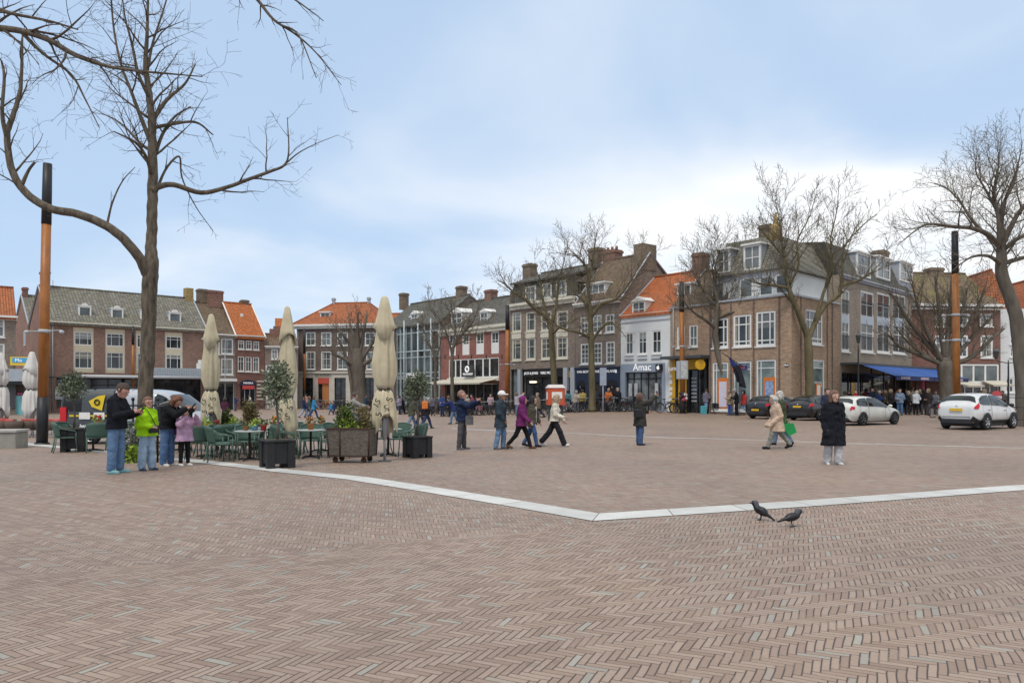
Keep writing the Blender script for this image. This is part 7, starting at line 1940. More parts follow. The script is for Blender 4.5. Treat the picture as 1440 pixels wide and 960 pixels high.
def van():
 h = 2.70; w = .97
 st = [(-h, .50, .95, 1.72, w * .90, w * .82), (-h + .06, .38, 1.0, 1.88, w * .97, w * .86), (-h + .3, .34, 1.02, 1.95, w, w * .87), (-1.0, .32, 1.03, 1.97, w, w * .88), (0, .32, 1.03, 1.97, w, w * .88), (.75, .32, 1.03, 1.94, w, w * .87), (1.15, .32, 1.02, 1.82, w, w * .85), (1.65, .33, 1.0, 1.45, w, w * .83), (1.95, .34, .98, 1.12, w, w * .85), (2.25, .38, .85, .96, w * .97, w * .75), (2.48, .44, .66, .72, w * .88, w * .6), (h, .52, .60, .64, w * .7, w * .5)]
 L = Loft(st); b = onground(208, 27.4); r = empty('delivery_van', b, R(-3), 'silver van with a dark grey wrapped rear half and yellow emblem behind the big tree', 'van')
 SIL = paint('van_silver', (.42, .44, .47), .3); DK = paint('van_dark_grey', (.055, .06, .062), .4, .3)
 bod = L.body('body', SIL, r); sub = bod.modifiers.new('s', 'SUBSURF'); sub.levels = 1; sub.render_levels = 1
 for s_ in (1, -1):
  for cols, nm, mm, of in (([(.2, 1.2, 6.9), (.6, 1.2, 6.9), (1, 1.2, 6.9), (2, 1.2, 6.9), (3, 1.2, 6.9), (3.25, 1.2, 6.9)], 'rear_wrap', DK, .014), ([(5.0, 4.15, 5.5), (5.2, 4.15, 5.85), (5.6, 4.12, 5.85), (6, 4.1, 5.75), (6.6, 4.1, 5.4), (7.2, 4.1, 4.7)], 'side_window', CARGL, .024), ([(1.25, 4.3, 5.6), (1.7, 4.3, 5.6), (2.35, 4.3, 5.6)], 'rear_side_window', BLACK, .02)):
   m = MB(); L.patch(m, cols, s_, of, 0, 10); m.build(nm, mm, r)
 m = MB(); L.patch(m, [(8.0, 5.9, 7.99), (7, 5.95, 7.99), (6.15, 6.1, 7.99)], 1, .016, 0, 8, True); m.build('windscreen', CARGL, r)
 yl = plain('emblem_bright_yellow', (.70, .50, .02), .5, .05)
 y = -w - .004
 p = MB(); p.poly([(-1.62, y - .0, 1.54), (-1.50, y - .02, 1.34), (-1.12, y - .03, 1.20), (-1.02, y + .01, 1.76), (-1.28, y + .01, 1.72)][::1], 0); p.build('emblem', yl, r)
 p = MB(); p.ring((-1.30, y - .035, 1.50), (0, 1, 0), .09, .024, 16, 4); p.build('emblem_ring', BLACK, r)
 MB().box(-2.32, -.75, y - .025, y - .018, .99, 1.05).build('side_stripe', yl, r)
 for x in (-1.75, -1.22): MB().bbox(x - .2, x + .2, y - .04, y - .028, .90, 1.14, .01).build('round_badge', WH, r)
 text('bezorgd', .17, r, LW, Matrix.Translation((-1.65, y - .03, .66)) @ TXT, ext=.003)
 for s_ in (1, -1):
  m = MB(); m.bbox(-h + .03, -h + .26, -s_ * w - .03, -s_ * w + .03, .82, 1.32, .01); m.build('tail_lamp', LAMPR, r)
  m = MB(); m.ell((1.35, -s_ * (w + .16), 1.08), (.09, .14, .16), 8, 6); m.build('mirror', TRIM, r)
  m = MB(); L.patch(m, [(8.9, 4, 5.0), (9.6, 3.8, 4.8)], s_, .02, 0, 4); m.build('headlight', LAMPW, r)
  for u in (3.24, 4.6): m = MB(); L.patch(m, [(u, 2.1, 6.0), (u + .03, 2.1, 6.0)], s_, .02, 0, 10); m.build('door_seam', TRIM, r)
  for xw in (-1.55, 1.55):
   q = MB(); n = 18; ro = .38
   ce = [(xw + ro * math.cos(PI * k / n), -s_ * (w + .02), .33 + ro * math.sin(PI * k / n)) for k in range(n + 1)]
   q.poly(ce if s_ < 0 else ce[::-1]); q.build('wheel_arch', TRIM, r)
   wheel(r, xw, -s_ * (w - .05), .33, -s_, RIM)
 for x in (-1.6, -.2): MB().tube([(x, -.75, 2.0), (x, .75, 2.0)], .03, 5).build('roof_bar', TRIM, r)
van()
# ------------------------------------------------------------------ bicycles
def bike_proto(frame_c, kind):
 r = empty('bicycle', (0, 0, 0))
 fm = plain('bike_frame_' + kind, frame_c, .4, .15); R_ = .345
 for x in (-.54, .54):
  m = MB(); m.ring((x, 0, R_), (0, 1, 0), R_ - .02, .027, 22, 5); w = m.build('wheel', TYRE, r)
  q = MB()
  for k in range(9):
   a = 2 * PI * k / 9; q.tube([(x, 0, R_), (x + (R_ - .03) * math.cos(a), 0, R_ + (R_ - .03) * math.sin(a))], .0045, 3, cap=False)
  q.ring((x, 0, R_), (0, 1, 0), R_ - .045, .010, 20, 4); q.ell((x, 0, R_), (.03, .05, .03), 6, 4); q.build('spokes', RIM, w)
  q = MB(); q.tube([(x + (R_ + .03) * math.cos(PI * (.12 + .7 * k / 8)), 0, R_ + (R_ + .03) * math.sin(PI * (.12 + .7 * k / 8))) for k in range(9)], .016, 4); q.build('mudguard', fm, r)
 m = MB()
 seat, bb, head, hl = (-.20, 0, .80), (-.06, 0, .30), (.36, 0, .86), (.39, 0, .70)
 m.tube([seat, bb], .026, 6); m.tube([bb, hl], .028, 6)
 if kind in ('step', 'cream'): m.tube([(-.13, 0, .52), (.15, 0, .44), hl], .017, 6)
 else: m.tube([(-.19, 0, .76), head], .017, 6)
 m.tube([(-.19, 0, .74), (-.54, 0, R_)], .011, 5); m.tube([bb, (-.54, 0, R_)], .012, 5); m.tube([(.345, 0, .95), hl, (.45, 0, .5), (.54, 0, R_)], [.018, .018, .014, .012], 6)
 m.build('frame', fm, r)
 m = MB(); m.tube([(.345, 0, .93), (.33, 0, 1.03)], .014, 5); m.tube([(.12, -.27, 1.02), (.25, -.26, 1.06), (.35, -.1, 1.05), (.35, .1, 1.05), (.25, .26, 1.06), (.12, .27, 1.02)], .013, 5); m.build('handlebar', RIM, r)
 m = MB(); m.tube([seat, (-.22, 0, .96)], .014, 5); m.ell((-.24, 0, .98), (.14, .085, .045), 8, 5); m.build('saddle', BLACK, r)
 m = MB(); m.ring((-.06, 0, .30), (0, 1, 0), .085, .012, 14, 4); m.tube([(-.06, -.07, .3), (.02, -.08, .16)], .010, 4); m.tube([(-.06, .07, .3), (-.14, .08, .44)], .010, 4); m.build('crank', DGREY, r)
 m = MB(); m.box(-.80, -.36, -.07, .07, .735, .75)
 for y in (-.06, .06): m.tube([(-.54, y, R_), (-.70, y, .74)], .007, 4)
 m.build('carrier', DGREY, r)
 m = MB(); m.tube([(-.1, .06, .3), (-.16, .22, .01)], .010, 4); m.build('kickstand', DGREY, r)
 if kind == 'crate':
  m = MB()
  for z in (.92, 1.02, 1.12): m.tube([(.40, -.2, z), (.72, -.2, z), (.72, .2, z), (.40, .2, z), (.40, -.2, z)], .012, 4, smooth=False)
  m.box(.40, .72, -.2, .2, .88, .895); m.build('front_crate', DGREY, r)
 if kind in ('bag', 'cream'):
  m = MB(); m.bbox(-.76, -.38, -.22, -.09, .40, .74, .03); m.bbox(-.76, -.38, .09, .22, .40, .74, .03); m.build('pannier', plain('pannier_' + kind, (.03, .03, .035) if kind == 'bag' else (.22, .10, .12), .8, .2), r)
 return r
BP = {'black': bike_proto((.02, .02, .022), 'black'), 'step': bike_proto((.035, .05, .075), 'step'), 'crate': bike_proto((.025, .03, .028), 'crate'), 'bag': bike_proto((.06, .055, .05), 'bag'), 'cream': bike_proto((.34, .33, .31), 'cream')}
BUSED = set()
BDESC = {'black': 'black city bicycle', 'step': 'dark blue low step bicycle', 'crate': 'dark bicycle with a front crate', 'bag': 'grey brown bicycle with black panniers', 'cream': 'pale bicycle with dark red panniers'}
ORD = ['first', 'second', 'third', 'fourth', 'fifth', 'sixth', 'seventh', 'eighth', 'ninth', 'tenth', 'eleventh', 'twelfth', 'thirteenth', 'fourteenth', 'fifteenth', 'sixteenth', 'seventeenth', 'eighteenth']
BR = random.Random(44)
def bike_at(kind, px, d, ang, label, loc=None):
 o = BP[kind] if kind not in BUSED else copy_tree(BP[kind]); BUSED.add(kind)
 b = loc or onground(px, d); o.location = b; o.rotation_euler = (R(BR.uniform(-5, 5)) if loc is None else 0, 0, R(ang)); tag(o, label, 'bicycle', 'bicycles parked along the shops'); return o
def bike_row(px0, px1, n, d0, d1, ang, where, seed):
 rg = random.Random(seed)
 for i in range(n):
  t = i / max(n - 1, 1); k = rg.choice(['black', 'black', 'step', 'crate', 'bag', 'cream'])
  bike_at(k, px0 + (px1 - px0) * t + rg.uniform(-1.5, 1.5), d0 + (d1 - d0) * t + rg.uniform(-.5, .5), ang + rg.uniform(-14, 14) + (180 if rg.random() < .3 else 0), f'{BDESC[k]}, {ORD[i]} from left {where}')
bike_row(436, 530, 17, 86, 84, 62, 'before the pale stone shop', 1)
bike_row(550, 624, 17, 70, 67, 55, 'before the glass shop', 2)
bike_row(630, 708, 18, 62, 59, 48, 'before the red brick cafe', 3)
bike_row(722, 768, 10, 57, 56, 46, 'left of the orange box', 4)
bike_row(796, 826, 8, 57, 57, 30, 'left of the straight tree', 5)
bike_row(842, 888, 11, 57, 56, 24, 'before the navy shopfront', 6)
bike_at('black', 938, 54.0, 6, 'black city bicycle seen side on before the yellow shop')
bike_row(950, 962, 3, 54.5, 54, 20, 'behind the yellow shop mast', 7)
bike_at('bag', 1013, 52.5, 40, 'grey brown bicycle leaning by the grey blue street cabinet')
bike_at('step', 1321, 47.5, 15, 'dark blue low step bicycle leaning by the thick knobbly trunk')
bike_at('crate', 368, 84, 30, 'dark bicycle with a front crate beside the arched shop door')
bike_at('black', 384, 85, 50, 'black city bicycle between the arched shop and the olive tree')
bike_at('black', 1128, 47.3, 20, 'black city bicycle against the forked tree behind the black cars')
# ------------------------------------------------------------------ people
def surface_nets(S, org, vox):
 ins = S < 0
 nx, ny, nz = S.shape
 c = [ins[i:nx - 1 + i, j:ny - 1 + j, k:nz - 1 + k] for i in (0, 1) for j in (0, 1) for k in (0, 1)]
 su = sum(x.astype(np.int8) for x in c)
 act = (su > 0) & (su < 8)
 idx = -np.ones(act.shape, np.int64); ii = np.argwhere(act)
 if len(ii) == 0: return np.zeros((0, 3)), np.zeros((0, 4), int)
 idx[act] = np.arange(len(ii))
 vals = np.stack([S[i:nx - 1 + i, j:ny - 1 + j, k:nz - 1 + k][act] for i in (0, 1) for j in (0, 1) for k in (0, 1)], 1)
 offs = np.array([(i, j, k) for i in (0, 1) for j in (0, 1) for k in (0, 1)], float)
 acc = np.zeros((len(ii), 3)); cnt = np.zeros(len(ii))
 for a in range(8):
  for b in range(a + 1, 8):
   if np.abs(offs[a] - offs[b]).sum() != 1: continue
   va, vb = vals[:, a], vals[:, b]; m = (va < 0) != (vb < 0)
   t = np.where(m, va / np.where(m, va - vb, 1), 0)
   p = offs[a] + t[:, None] * (offs[b] - offs[a]); acc += np.where(m[:, None], p, 0); cnt += m
 V = (ii + acc / np.maximum(cnt, 1)[:, None]) * vox + org
 Fs = []
 for ax in range(3):
  a = ins[:-1] if ax == 0 else ins[:, :-1] if ax == 1 else ins[:, :, :-1]; b = ins[1:] if ax == 0 else ins[:, 1:] if ax == 1 else ins[:, :, 1:]
  e = np.argwhere(a != b);
  if len(e) == 0: continue
  u, v = [(1, 2), (2, 0), (0, 1)][ax]
  ok = (e[:, u] > 0) & (e[:, v] > 0) & (e[:, u] < idx.shape[u]) & (e[:, v] < idx.shape[v]); e = e[ok]
  d1 = np.zeros(3, int); d1[u] = 1; d2 = np.zeros(3, int); d2[v] = 1
  q = [idx[tuple((e - x).T)] for x in (d1 * 0, d1, d1 + d2, d2)]
  f = np.stack(q, 1)
  fl = ins[tuple(e.T)]
  f[~fl] = f[~fl][:, ::-1]
  Fs.append(f)
 return V, np.concatenate(Fs)
def seg(G, a, b, ra, rb):
 a = np.array(a, float); b = np.array(b, float); ab = b - a; L2 = max(ab @ ab, 1e-9)
 px = G - a
 t = np.clip((px @ ab) / L2, 0, 1)
 return np.linalg.norm(px - t[..., None] * ab, axis=-1) - (ra + (rb - ra) * t)
def ell_(G, c, r):
 q = (G - np.array(c, float)) / np.array(r, float); n = np.linalg.norm(q, axis=-1)
 return (n - 1) * min(r)
def smin(a, b, k):
 h = np.maximum(k - np.abs(a - b), 0) / k
 return np.minimum(a, b) - h * h * k * .25
def solid(prims, vox, cut=None, k=.03, wr=0.0, seed=0):
 lo = np.min([np.minimum(np.array(p[1]) - np.max(p[3] if p[0] == 's' else p[2]), (np.array(p[2]) - np.max(p[4])) if p[0] == 's' else 1e9) for p in prims], 0) - 3 * vox
 hi = np.max([np.maximum(np.array(p[1]) + np.max(p[3] if p[0] == 's' else p[2]), (np.array(p[2]) + np.max(p[4])) if p[0] == 's' else -1e9) for p in prims], 0) + 3 * vox
 n = np.ceil((hi - lo) / vox).astype(int) + 1
 ax = [lo[i] + vox * np.arange(n[i]) for i in range(3)]
 G = np.stack(np.meshgrid(*ax, indexing='ij'), -1)
 S = None
 for p in prims:
  d = seg(G, *p[1:5]) if p[0] == 's' else ell_(G, p[1], p[2])
  S = d if S is None else smin(S, d, k)
 if wr:
  x, y, z = G[..., 0], G[..., 1], G[..., 2]
  S = S + wr * (1.1 * np.sin(19 * z + 14 * np.sin(5 * x + seed) + 6 * y) * np.sin(8 * x - 11 * y + seed) + np.sin(31 * z + 9 * x + seed) * np.sin(17 * x + 13 * y + 2 * seed) + .6 * np.sin(47 * z - 21 * y + seed * 3) * np.sin(23 * x + 5))
 if cut is not None: S = np.maximum(S, cut(G))
 return surface_nets(S, lo, vox)
SKIN = {'fair': plain('skin_fair', (.50, .31, .235), .55, .06), 'tan': plain('skin_tan', (.36, .20, .13), .55, .06), 'ruddy': plain('skin_ruddy', (.50, .265, .20), .55, .06)}
EYEM = plain('eye_dark', (.015, .012, .01), .3, .1); LIPM = plain('lip', (.36, .13, .11), .5, .1)
def cloth(c, nm='cloth'):
 k = 'cloth_%02d%02d%02d' % tuple(int(round(x * 99)) for x in c)
 return plain(k, c, .85, .30, 7.0, spec=.15, bump=.75, bscale=13.0, bd=.05)
def hairmat(c):
 k = 'hair_%02d%02d%02d' % tuple(int(round(x * 99)) for x in c)
 if k in _MC: return _MC[k]
 t = NT(k); o = t.obj(); mp = t.n('ShaderNodeMapping'); mp.inputs['Scale'].default_value = (1, 1, .18); t.l(o, mp.inputs[0])
 f = t.noise(mp.outputs[0], 55, 4, .7); t.setp(t.ramp(f, [(.3, sc(c, .45)), (.7, sc(c, 1.7))]), .55, 0, .35); t.bump(f, .9, .02); _MC[k] = t.mat
 return t.mat
def person(at_, face, h=1.72, top=None, legs=None, hair=None, shoes=(.03, .03, .03), label='', pose='stand', vox=.018, skin='fair', group=None, fine=True, seed=1, lift=0.0, seat=None):
 """top: dict(c, hem, thick, hood) ; legs: dict(c, wide) ; hair: dict(c, style)"""
 PO_ = POSES[pose] if isinstance(pose, str) else pose
 k = h
 lean = R(PO_.get('lean', 0));
 def rx(v, a): return Vector((v.x, v.y * math.cos(a) - v.z * -math.sin(a) * -1 if False else v.y * math.cos(a) + v.z * math.sin(a), -v.y * math.sin(a) + v.z * math.cos(a)))
 hipz = .525 * k
 J = {}
 hips = Vector((0, 0, 0))
 def up(v): return rx(v, lean)          # forward lean moves up vectors to +y
 chest = up(Vector((0, 0, .20 * k))); neck0 = up(Vector((0, 0, .305 * k)));
 hd = R(PO_.get('head', 0)) + lean * .6
 neck1 = neck0 + rx(Vector((0, .008 * k, .04 * k)), hd * .6)
 headc = neck1 + rx(Vector((0, .012 * k, .062 * k)), hd)
 hyaw = R(PO_.get('yaw', 0))
 fw = rx(Vector((0, 1, 0)), hd); fw = Matrix.Rotation(hyaw, 3, 'Z') @ fw; upv = rx(Vector((0, 0, 1)), hd); sd = fw.cross(upv).normalized()
 body = []; tr = []; jk = []; hands = []
 wch = .095 * k; female = bool(top and top.get('f'))
 sh = .098 * k if not female else .090 * k
 ank = []
 for i, s_ in enumerate((-1, 1)):
  f, kn, ab = PO_['legs'][i]
  f, kn, ab = R(f), R(kn), R(ab)
  hp = Vector((s_ * .048 * k, 0, 0))
  th = Vector((s_ * math.sin(ab), math.sin(f) * math.cos(ab), -math.cos(f) * math.cos(ab)))
  kp = hp + th * .245 * k
  g = f - kn
  sk = Vector((s_ * math.sin(ab) * .5, math.sin(g), -math.cos(g))).normalized()
  ap = kp + sk * .235 * k
  tilt = PO_.get('toe', (0, 0))[i]
  fd = Vector((s_ * .18, math.cos(R(tilt)), math.sin(R(tilt)))).normalized()
  ank.append((hp, kp, ap, fd))
 low = min(min(a[2].z - .042 * k, (a[2] + a[3] * .10 * k).z - .03 * k) for a in ank)
 if seat is not None: off = Vector((0, 0, seat + .075 * k))
 else: off = Vector((0, 0, -low + lift))
 P = lambda v: tuple(v + off)
 for (hp, kp, ap, fd) in ank:
  body += [('s', P(hp), P(kp), .050 * k, .034 * k), ('s', P(kp), P(ap), .033 * k, .022 * k), ('s', P(ap + Vector((0, -.01 * k, -.02 * k))), P(ap + fd * .085 * k + Vector((0, 0, -.026 * k))), .022 * k, .016 * k)]
 tw = legs.get('wide', 0.0) if legs else 0
 for (hp, kp, ap, fd) in ank:
  e = ap + (kp - ap) * .06
  tr += [('s', P(hp), P(kp), .058 * k, .043 * k + tw * .5), ('s', P(kp), P(e), .042 * k + tw * .5, .034 * k + tw)]
 tr += [('s', P(Vector((-.035 * k, 0, .02 * k))), P(Vector((.035 * k, 0, .02 * k))), .066 * k, .066 * k)]
 shp = [neck0 + up(Vector((s_ * sh, -.004 * k, -.035 * k))) - up(Vector((0, 0, 0))) for s_ in (-1, 1)]
 tb = [('s', P(Vector((s_ * .040 * k, 0, .01 * k))), P(chest + Vector((s_ * .048 * k, .004 * k, 0))), .062 * k, .066 * k) for s_ in (-1, 1)]
 tb += [('s', P(chest + Vector((s_ * .048 * k, .004 * k, 0))), P(shp[0 if s_ < 0 else 1] + Vector((-s_ * .02 * k, 0, 0))), .066 * k, .040 * k) for s_ in (-1, 1)]
 tb += [('s', P(chest), P(neck0 - up(Vector((0, 0, .02 * k)))), .06 * k, .04 * k)]
 body += tb
 body += [('s', P(neck0 - up(Vector((0, 0, .02 * k)))), P(neck1 + (headc - neck1) * .3), .034 * k, .030 * k)]
 arms = []
 for i, s_ in enumerate((-1, 1)):
  pt, ab, el, inw = PO_['arms'][i]
  pt, ab, el, inw = R(pt) + lean, R(ab), R(el), R(inw)
  a0 = shp[i]
  d1 = Vector((s_ * math.sin(ab), math.sin(pt) * math.cos(ab), -math.cos(pt) * math.cos(ab)))
  e0 = a0 + d1 * .170 * k
  q = pt + el
  d2 = Vector((-s_ * math.sin(inw), math.sin(q) * math.cos(inw), -math.cos(q) * math.cos(inw)))
  w0 = e0 + d2 * .145 * k
  arms.append((a0, e0, w0, d2, s_))
  body += [('s', P(a0), P(e0), .033 * k, .026 * k), ('s', P(e0), P(w0), .026 * k, .018 * k), ('s', P(w0), P(w0 + d2 * .05 * k), .020 * k, .018 * k)]
 hr = .059 * k * (1.12 if h < 1.5 else 1.0)
 hc = headc
 body += [('e', P(hc + upv * .012 * k), (hr * .95, hr * 1.08, hr * 1.12)), ('s', P(hc - upv * .035 * k + fw * .018 * k), P(hc - upv * .045 * k + fw * .030 * k), .040 * k * hr / (.064 * k), .034 * k * hr / (.064 * k))]
 if fine:
  body += [('s', P(hc + fw * .054 * k + upv * .006 * k), P(hc + fw * .069 * k - upv * .012 * k), .008 * k, .011 * k)]
  body += [('s', P(hc + sd * s_ * .060 * k - fw * .004 * k), P(hc + sd * s_ * .063 * k - fw * .008 * k + upv * .014 * k), .010 * k, .012 * k) for s_ in (-1, 1)]
 root = empty('person', at_, R(face - 90), label, 'person', group)
 V, Fc = solid(body, vox, None, .022)
 mats = [SKIN[skin], EYEM, LIPM]
 mb = MB(); mb.add(V.tolist(), Fc.tolist(), 0, True)
 if fine:
  for s_ in (-1, 1): mb.ell(P(hc + fw * .060 * k + sd * s_ * .024 * k + upv * .012 * k), (.0065 * k, .0065 * k, .005 * k), 8, 5, 1)
  mb.ell(P(hc + fw * .062 * k - upv * .034 * k), (.014 * k, .010 * k, .0045 * k), 8, 5, 2)
 for (a0, e0, w0, d2, s_) in arms:
  palm = w0 + d2 * .052 * k
  o1 = d2.cross(Vector((s_, 0, 0)));
  if o1.length < .1: o1 = d2.cross(Vector((0, 1, 0)))
  o1.normalize(); cu = d2.cross(o1).normalized() * (1 if s_ > 0 else -1)
  for q, (ln, sp_) in enumerate(((.040, -1.5), (.046, -.5), (.043, .5), (.034, 1.5))):
   b0 = palm + o1 * sp_ * .0088 * k; m1 = b0 + d2 * ln * .55 * k; m2 = m1 + (d2 * .7 - cu * .5).normalized() * ln * .5 * k
   mb.tube([P(b0 - d2 * .01 * k), P(m1), P(m2)], [.0056 * k, .005 * k, .004 * k], 5)
  b0 = w0 + d2 * .02 * k - o1 * .016 * k; m1 = b0 + (d2 * .6 - o1 * .8).normalized() * .022 * k
  mb.tube([P(b0), P(m1), P(m1 + (d2 * .9 - o1 * .3).normalized() * .02 * k)], [.007 * k, .0062 * k, .005 * k], 5)
 mb.build('body', mats, root)
 if legs:
  V, Fc = solid(tr, vox, None, .03, .0035 if fine else 0, seed)
  np_mesh('trousers', V, Fc, cloth(legs['c']), root)
 for (hp, kp, ap, fd) in ank:
  sp = [('s', P(ap + Vector((0, -.012 * k, -.022 * k))), P(ap + fd * .09 * k + Vector((0, 0, -.028 * k))), .027 * k, .021 * k), ('s', P(ap + Vector((0, -.006 * k, .0))), P(ap + Vector((0, -.008 * k, -.02 * k))), .026 * k, .028 * k)]
  V, Fc = solid(sp, vox * .8, None, .02); np_mesh('shoe', V, Fc, cloth(shoes), root)
 if top:
  t_ = top.get('thick', .016); hem = top.get('hem', .0) * k; fl = top.get('flare', .02)
  jp = [('s', p[1], p[2], p[3] + t_, p[4] + t_) for p in tb]
  if hem < 0:
   for s_ in (-1, 1):
    jp.append(('s', P(Vector((s_ * .035 * k, 0, .02 * k))), P(Vector((s_ * (.035 * k + fl * .5), .0 + PO_.get('skirt', 0), hem - .02))), .068 * k + t_, .070 * k + t_ + fl))
  for (a0, e0, w0, d2, s_) in arms:
   jp += [('s', P(a0), P(e0), .036 * k + t_ * .9, .030 * k + t_ * .9), ('s', P(e0), P(w0 - d2 * .0 * k), .030 * k + t_ * .9, .024 * k + t_ * .7)]
  if PO_.get('pk'): jp += [('s', P(w0), P(w0 + d2 * .10 * k), .026 * k + t_, .026 * k + t_ * .8) for (a0, e0, w0, d2, s_) in arms]
  if top.get('collar', 1): jp.append(('s', P(neck0 - up(Vector((0, 0, .015 * k)))), P(neck0 + up(Vector((0, 0, .018 * k)))), .042 * k + t_ * .5, .036 * k + t_ * .5))
  if top.get('hood'): jp += [('s', P(neck0 + Vector((-.03 * k, -.035 * k, .0))), P(neck0 + Vector((.03 * k, -.035 * k, .0))), .034 * k, .034 * k)]
  hz = off.z + min(hem, 0.0) + (hem if hem > 0 else 0)
  hz = off.z + hem
  arms_low = [(np.array(P(e0)), np.array(P(w0))) for (_, e0, w0, _, _) in arms]
  def cut(G):
   c = hz - G[..., 2]
   for (a, b) in arms_low:
    d = seg(G, a, b, .085 * k, .085 * k); c = np.where(d < 0, np.minimum(c, -1.0), c)
   return c
  V, Fc = solid(jp, vox, cut, .025, (.0045 if fine else .004) * top.get('wr', 1), seed + 3)
  np_mesh(top.get('name', 'jacket'), V, Fc, cloth(top['c']), root)
  if top.get('open'):
   p0 = chest + Vector((0, .066 * k + t_ + .004, 0));
   V, Fc = solid([('s', P(Vector((0, .055 * k + t_ * .7, hem + .03))), P(chest + up(Vector((0, .058 * k + t_ * .7, .06 * k)))), .026 * k, .022 * k)], vox, None, .02); np_mesh('shirt', V, Fc, cloth(top['open']), root)
 if hair:
  st = hair['style']; c0 = hair['c']; lu = sum(c0) / 3; c = cloth(tuple(x * .55 + lu * .2 for x in c0) if st not in ('cap', 'hood') else c0) if st in ('cap', 'hood') else hairmat(tuple(x * .55 + lu * .2 for x in c0)); e = .010 * k if fine else .014 * k
  base = ('e', P(hc + upv * .016 * k - fw * .006 * k), (hr * .98 + e, hr * 1.08 + e, hr * 1.14 + e))
  F_ = np.array(fw); U_ = np.array(upv); Cc = np.array(P(hc))
  def cutface(lim, upl):
   def f(G):
    d = G - Cc; y = d @ F_; z = d @ U_
    return np.maximum(np.minimum(y - lim * k, upl * k - z), -z - .075 * k)
   return f
  if st == 'short': V, Fc = solid([base], vox * .8, lambda G: np.maximum(cutface(.012, .045)(G), -(G - Cc) @ U_ - .012 * k - np.maximum(0, 0)), .02, .003, seed)
  elif st in ('bob', 'curly'):
   pr = [base] + [('s', P(hc + sd * s_ * .045 * k - fw * .01 * k), P(hc + sd * s_ * .050 * k - fw * .005 * k - upv * .062 * k), .030 * k, .024 * k) for s_ in (-1, 1)] + [('s', P(hc - fw * .045 * k), P(hc - fw * .05 * k - upv * .06 * k), .036 * k, .030 * k)]
   V, Fc = solid(pr, vox * .8, lambda G: np.minimum(((G - Cc) @ F_) - .030 * k, .046 * k - (G - Cc) @ U_), .03, .009 if st == 'curly' else .004, seed)
  elif st == 'long':
   pr = [base] + [('s', P(hc + sd * s_ * .045 * k - fw * .012 * k), P(hc + sd * s_ * .058 * k + fw * .0 * k - upv * .12 * k), .028 * k, .022 * k) for s_ in (-1, 1)] + [('s', P(hc - fw * .04 * k), P(hc - fw * .062 * k - upv * .14 * k), .040 * k, .030 * k)]
   V, Fc = solid(pr, vox * .8, lambda G: np.minimum(((G - Cc) @ F_) - .032 * k, .046 * k - (G - Cc) @ U_), .03, .004, seed)
  elif st == 'pony':
   pr = [base, ('s', P(hc - fw * .07 * k + upv * .01 * k), P(hc - fw * .10 * k - upv * .07 * k), .022 * k, .012 * k)]
   V, Fc = solid(pr, vox * .8, lambda G: np.maximum(cutface(.012, .045)(G), -(G - Cc) @ U_ - .08 * k), .03, .003, seed)
  elif st == 'cap':
   pr = [('e', P(hc + upv * .024 * k), (hr + e, hr * 1.08 + e, hr * 1.08 + e)), ('s', P(hc + fw * .062 * k + upv * .028 * k), P(hc + fw * .10 * k + upv * .02 * k), .028 * k, .022 * k)]
   V, Fc = solid(pr, vox * .8, lambda G: np.maximum(.018 * k - (G - Cc) @ U_, (((G - Cc) @ F_) > .062 * k) * ((G - Cc) @ U_ - .042 * k) - (((G - Cc) @ F_) <= .062 * k) * 1.0), .02)
  else:  # hood / scarf wrapped round the head
   pr = [('e', P(hc + upv * .012 * k - fw * .004 * k), (hr + e * 1.5, hr * 1.1 + e * 1.5, hr * 1.14 + e * 1.5)), ('s', P(hc - upv * .06 * k), P(neck0 - up(Vector((0, 0, .03 * k)))), .056 * k, .075 * k)]
   def cf(G):
    d = G - Cc; y = d @ F_; z = d @ U_ + .005 * k; x = d @ np.array(sd)
    return np.where(y > .02 * k, 1 - np.sqrt((x / (.046 * k)) ** 2 + (z / (.058 * k)) ** 2), -1) * .05
   V, Fc = solid(pr, vox * .8, cf, .03, .003, seed)
  if len(V): np_mesh({'cap': 'cap', 'hood': 'headscarf'}.get(st, 'hair'), V, Fc, c, root)
 W = Matrix.Translation(Vector(at_)) @ Matrix.Rotation(R(face - 90), 4, 'Z')
 info = {'root': root, 'hands': [W @ Vector(P(w0 + d2 * .06 * k)) for (a0, e0, w0, d2, s_) in arms], 'hip': W @ Vector(P(hips)), 'chest': W @ Vector(P(chest)), 'head': W @ Vector(P(hc)), 'neck': W @ Vector(P(neck0)), 'W': W, 'k': k, 'off': off}
 return info
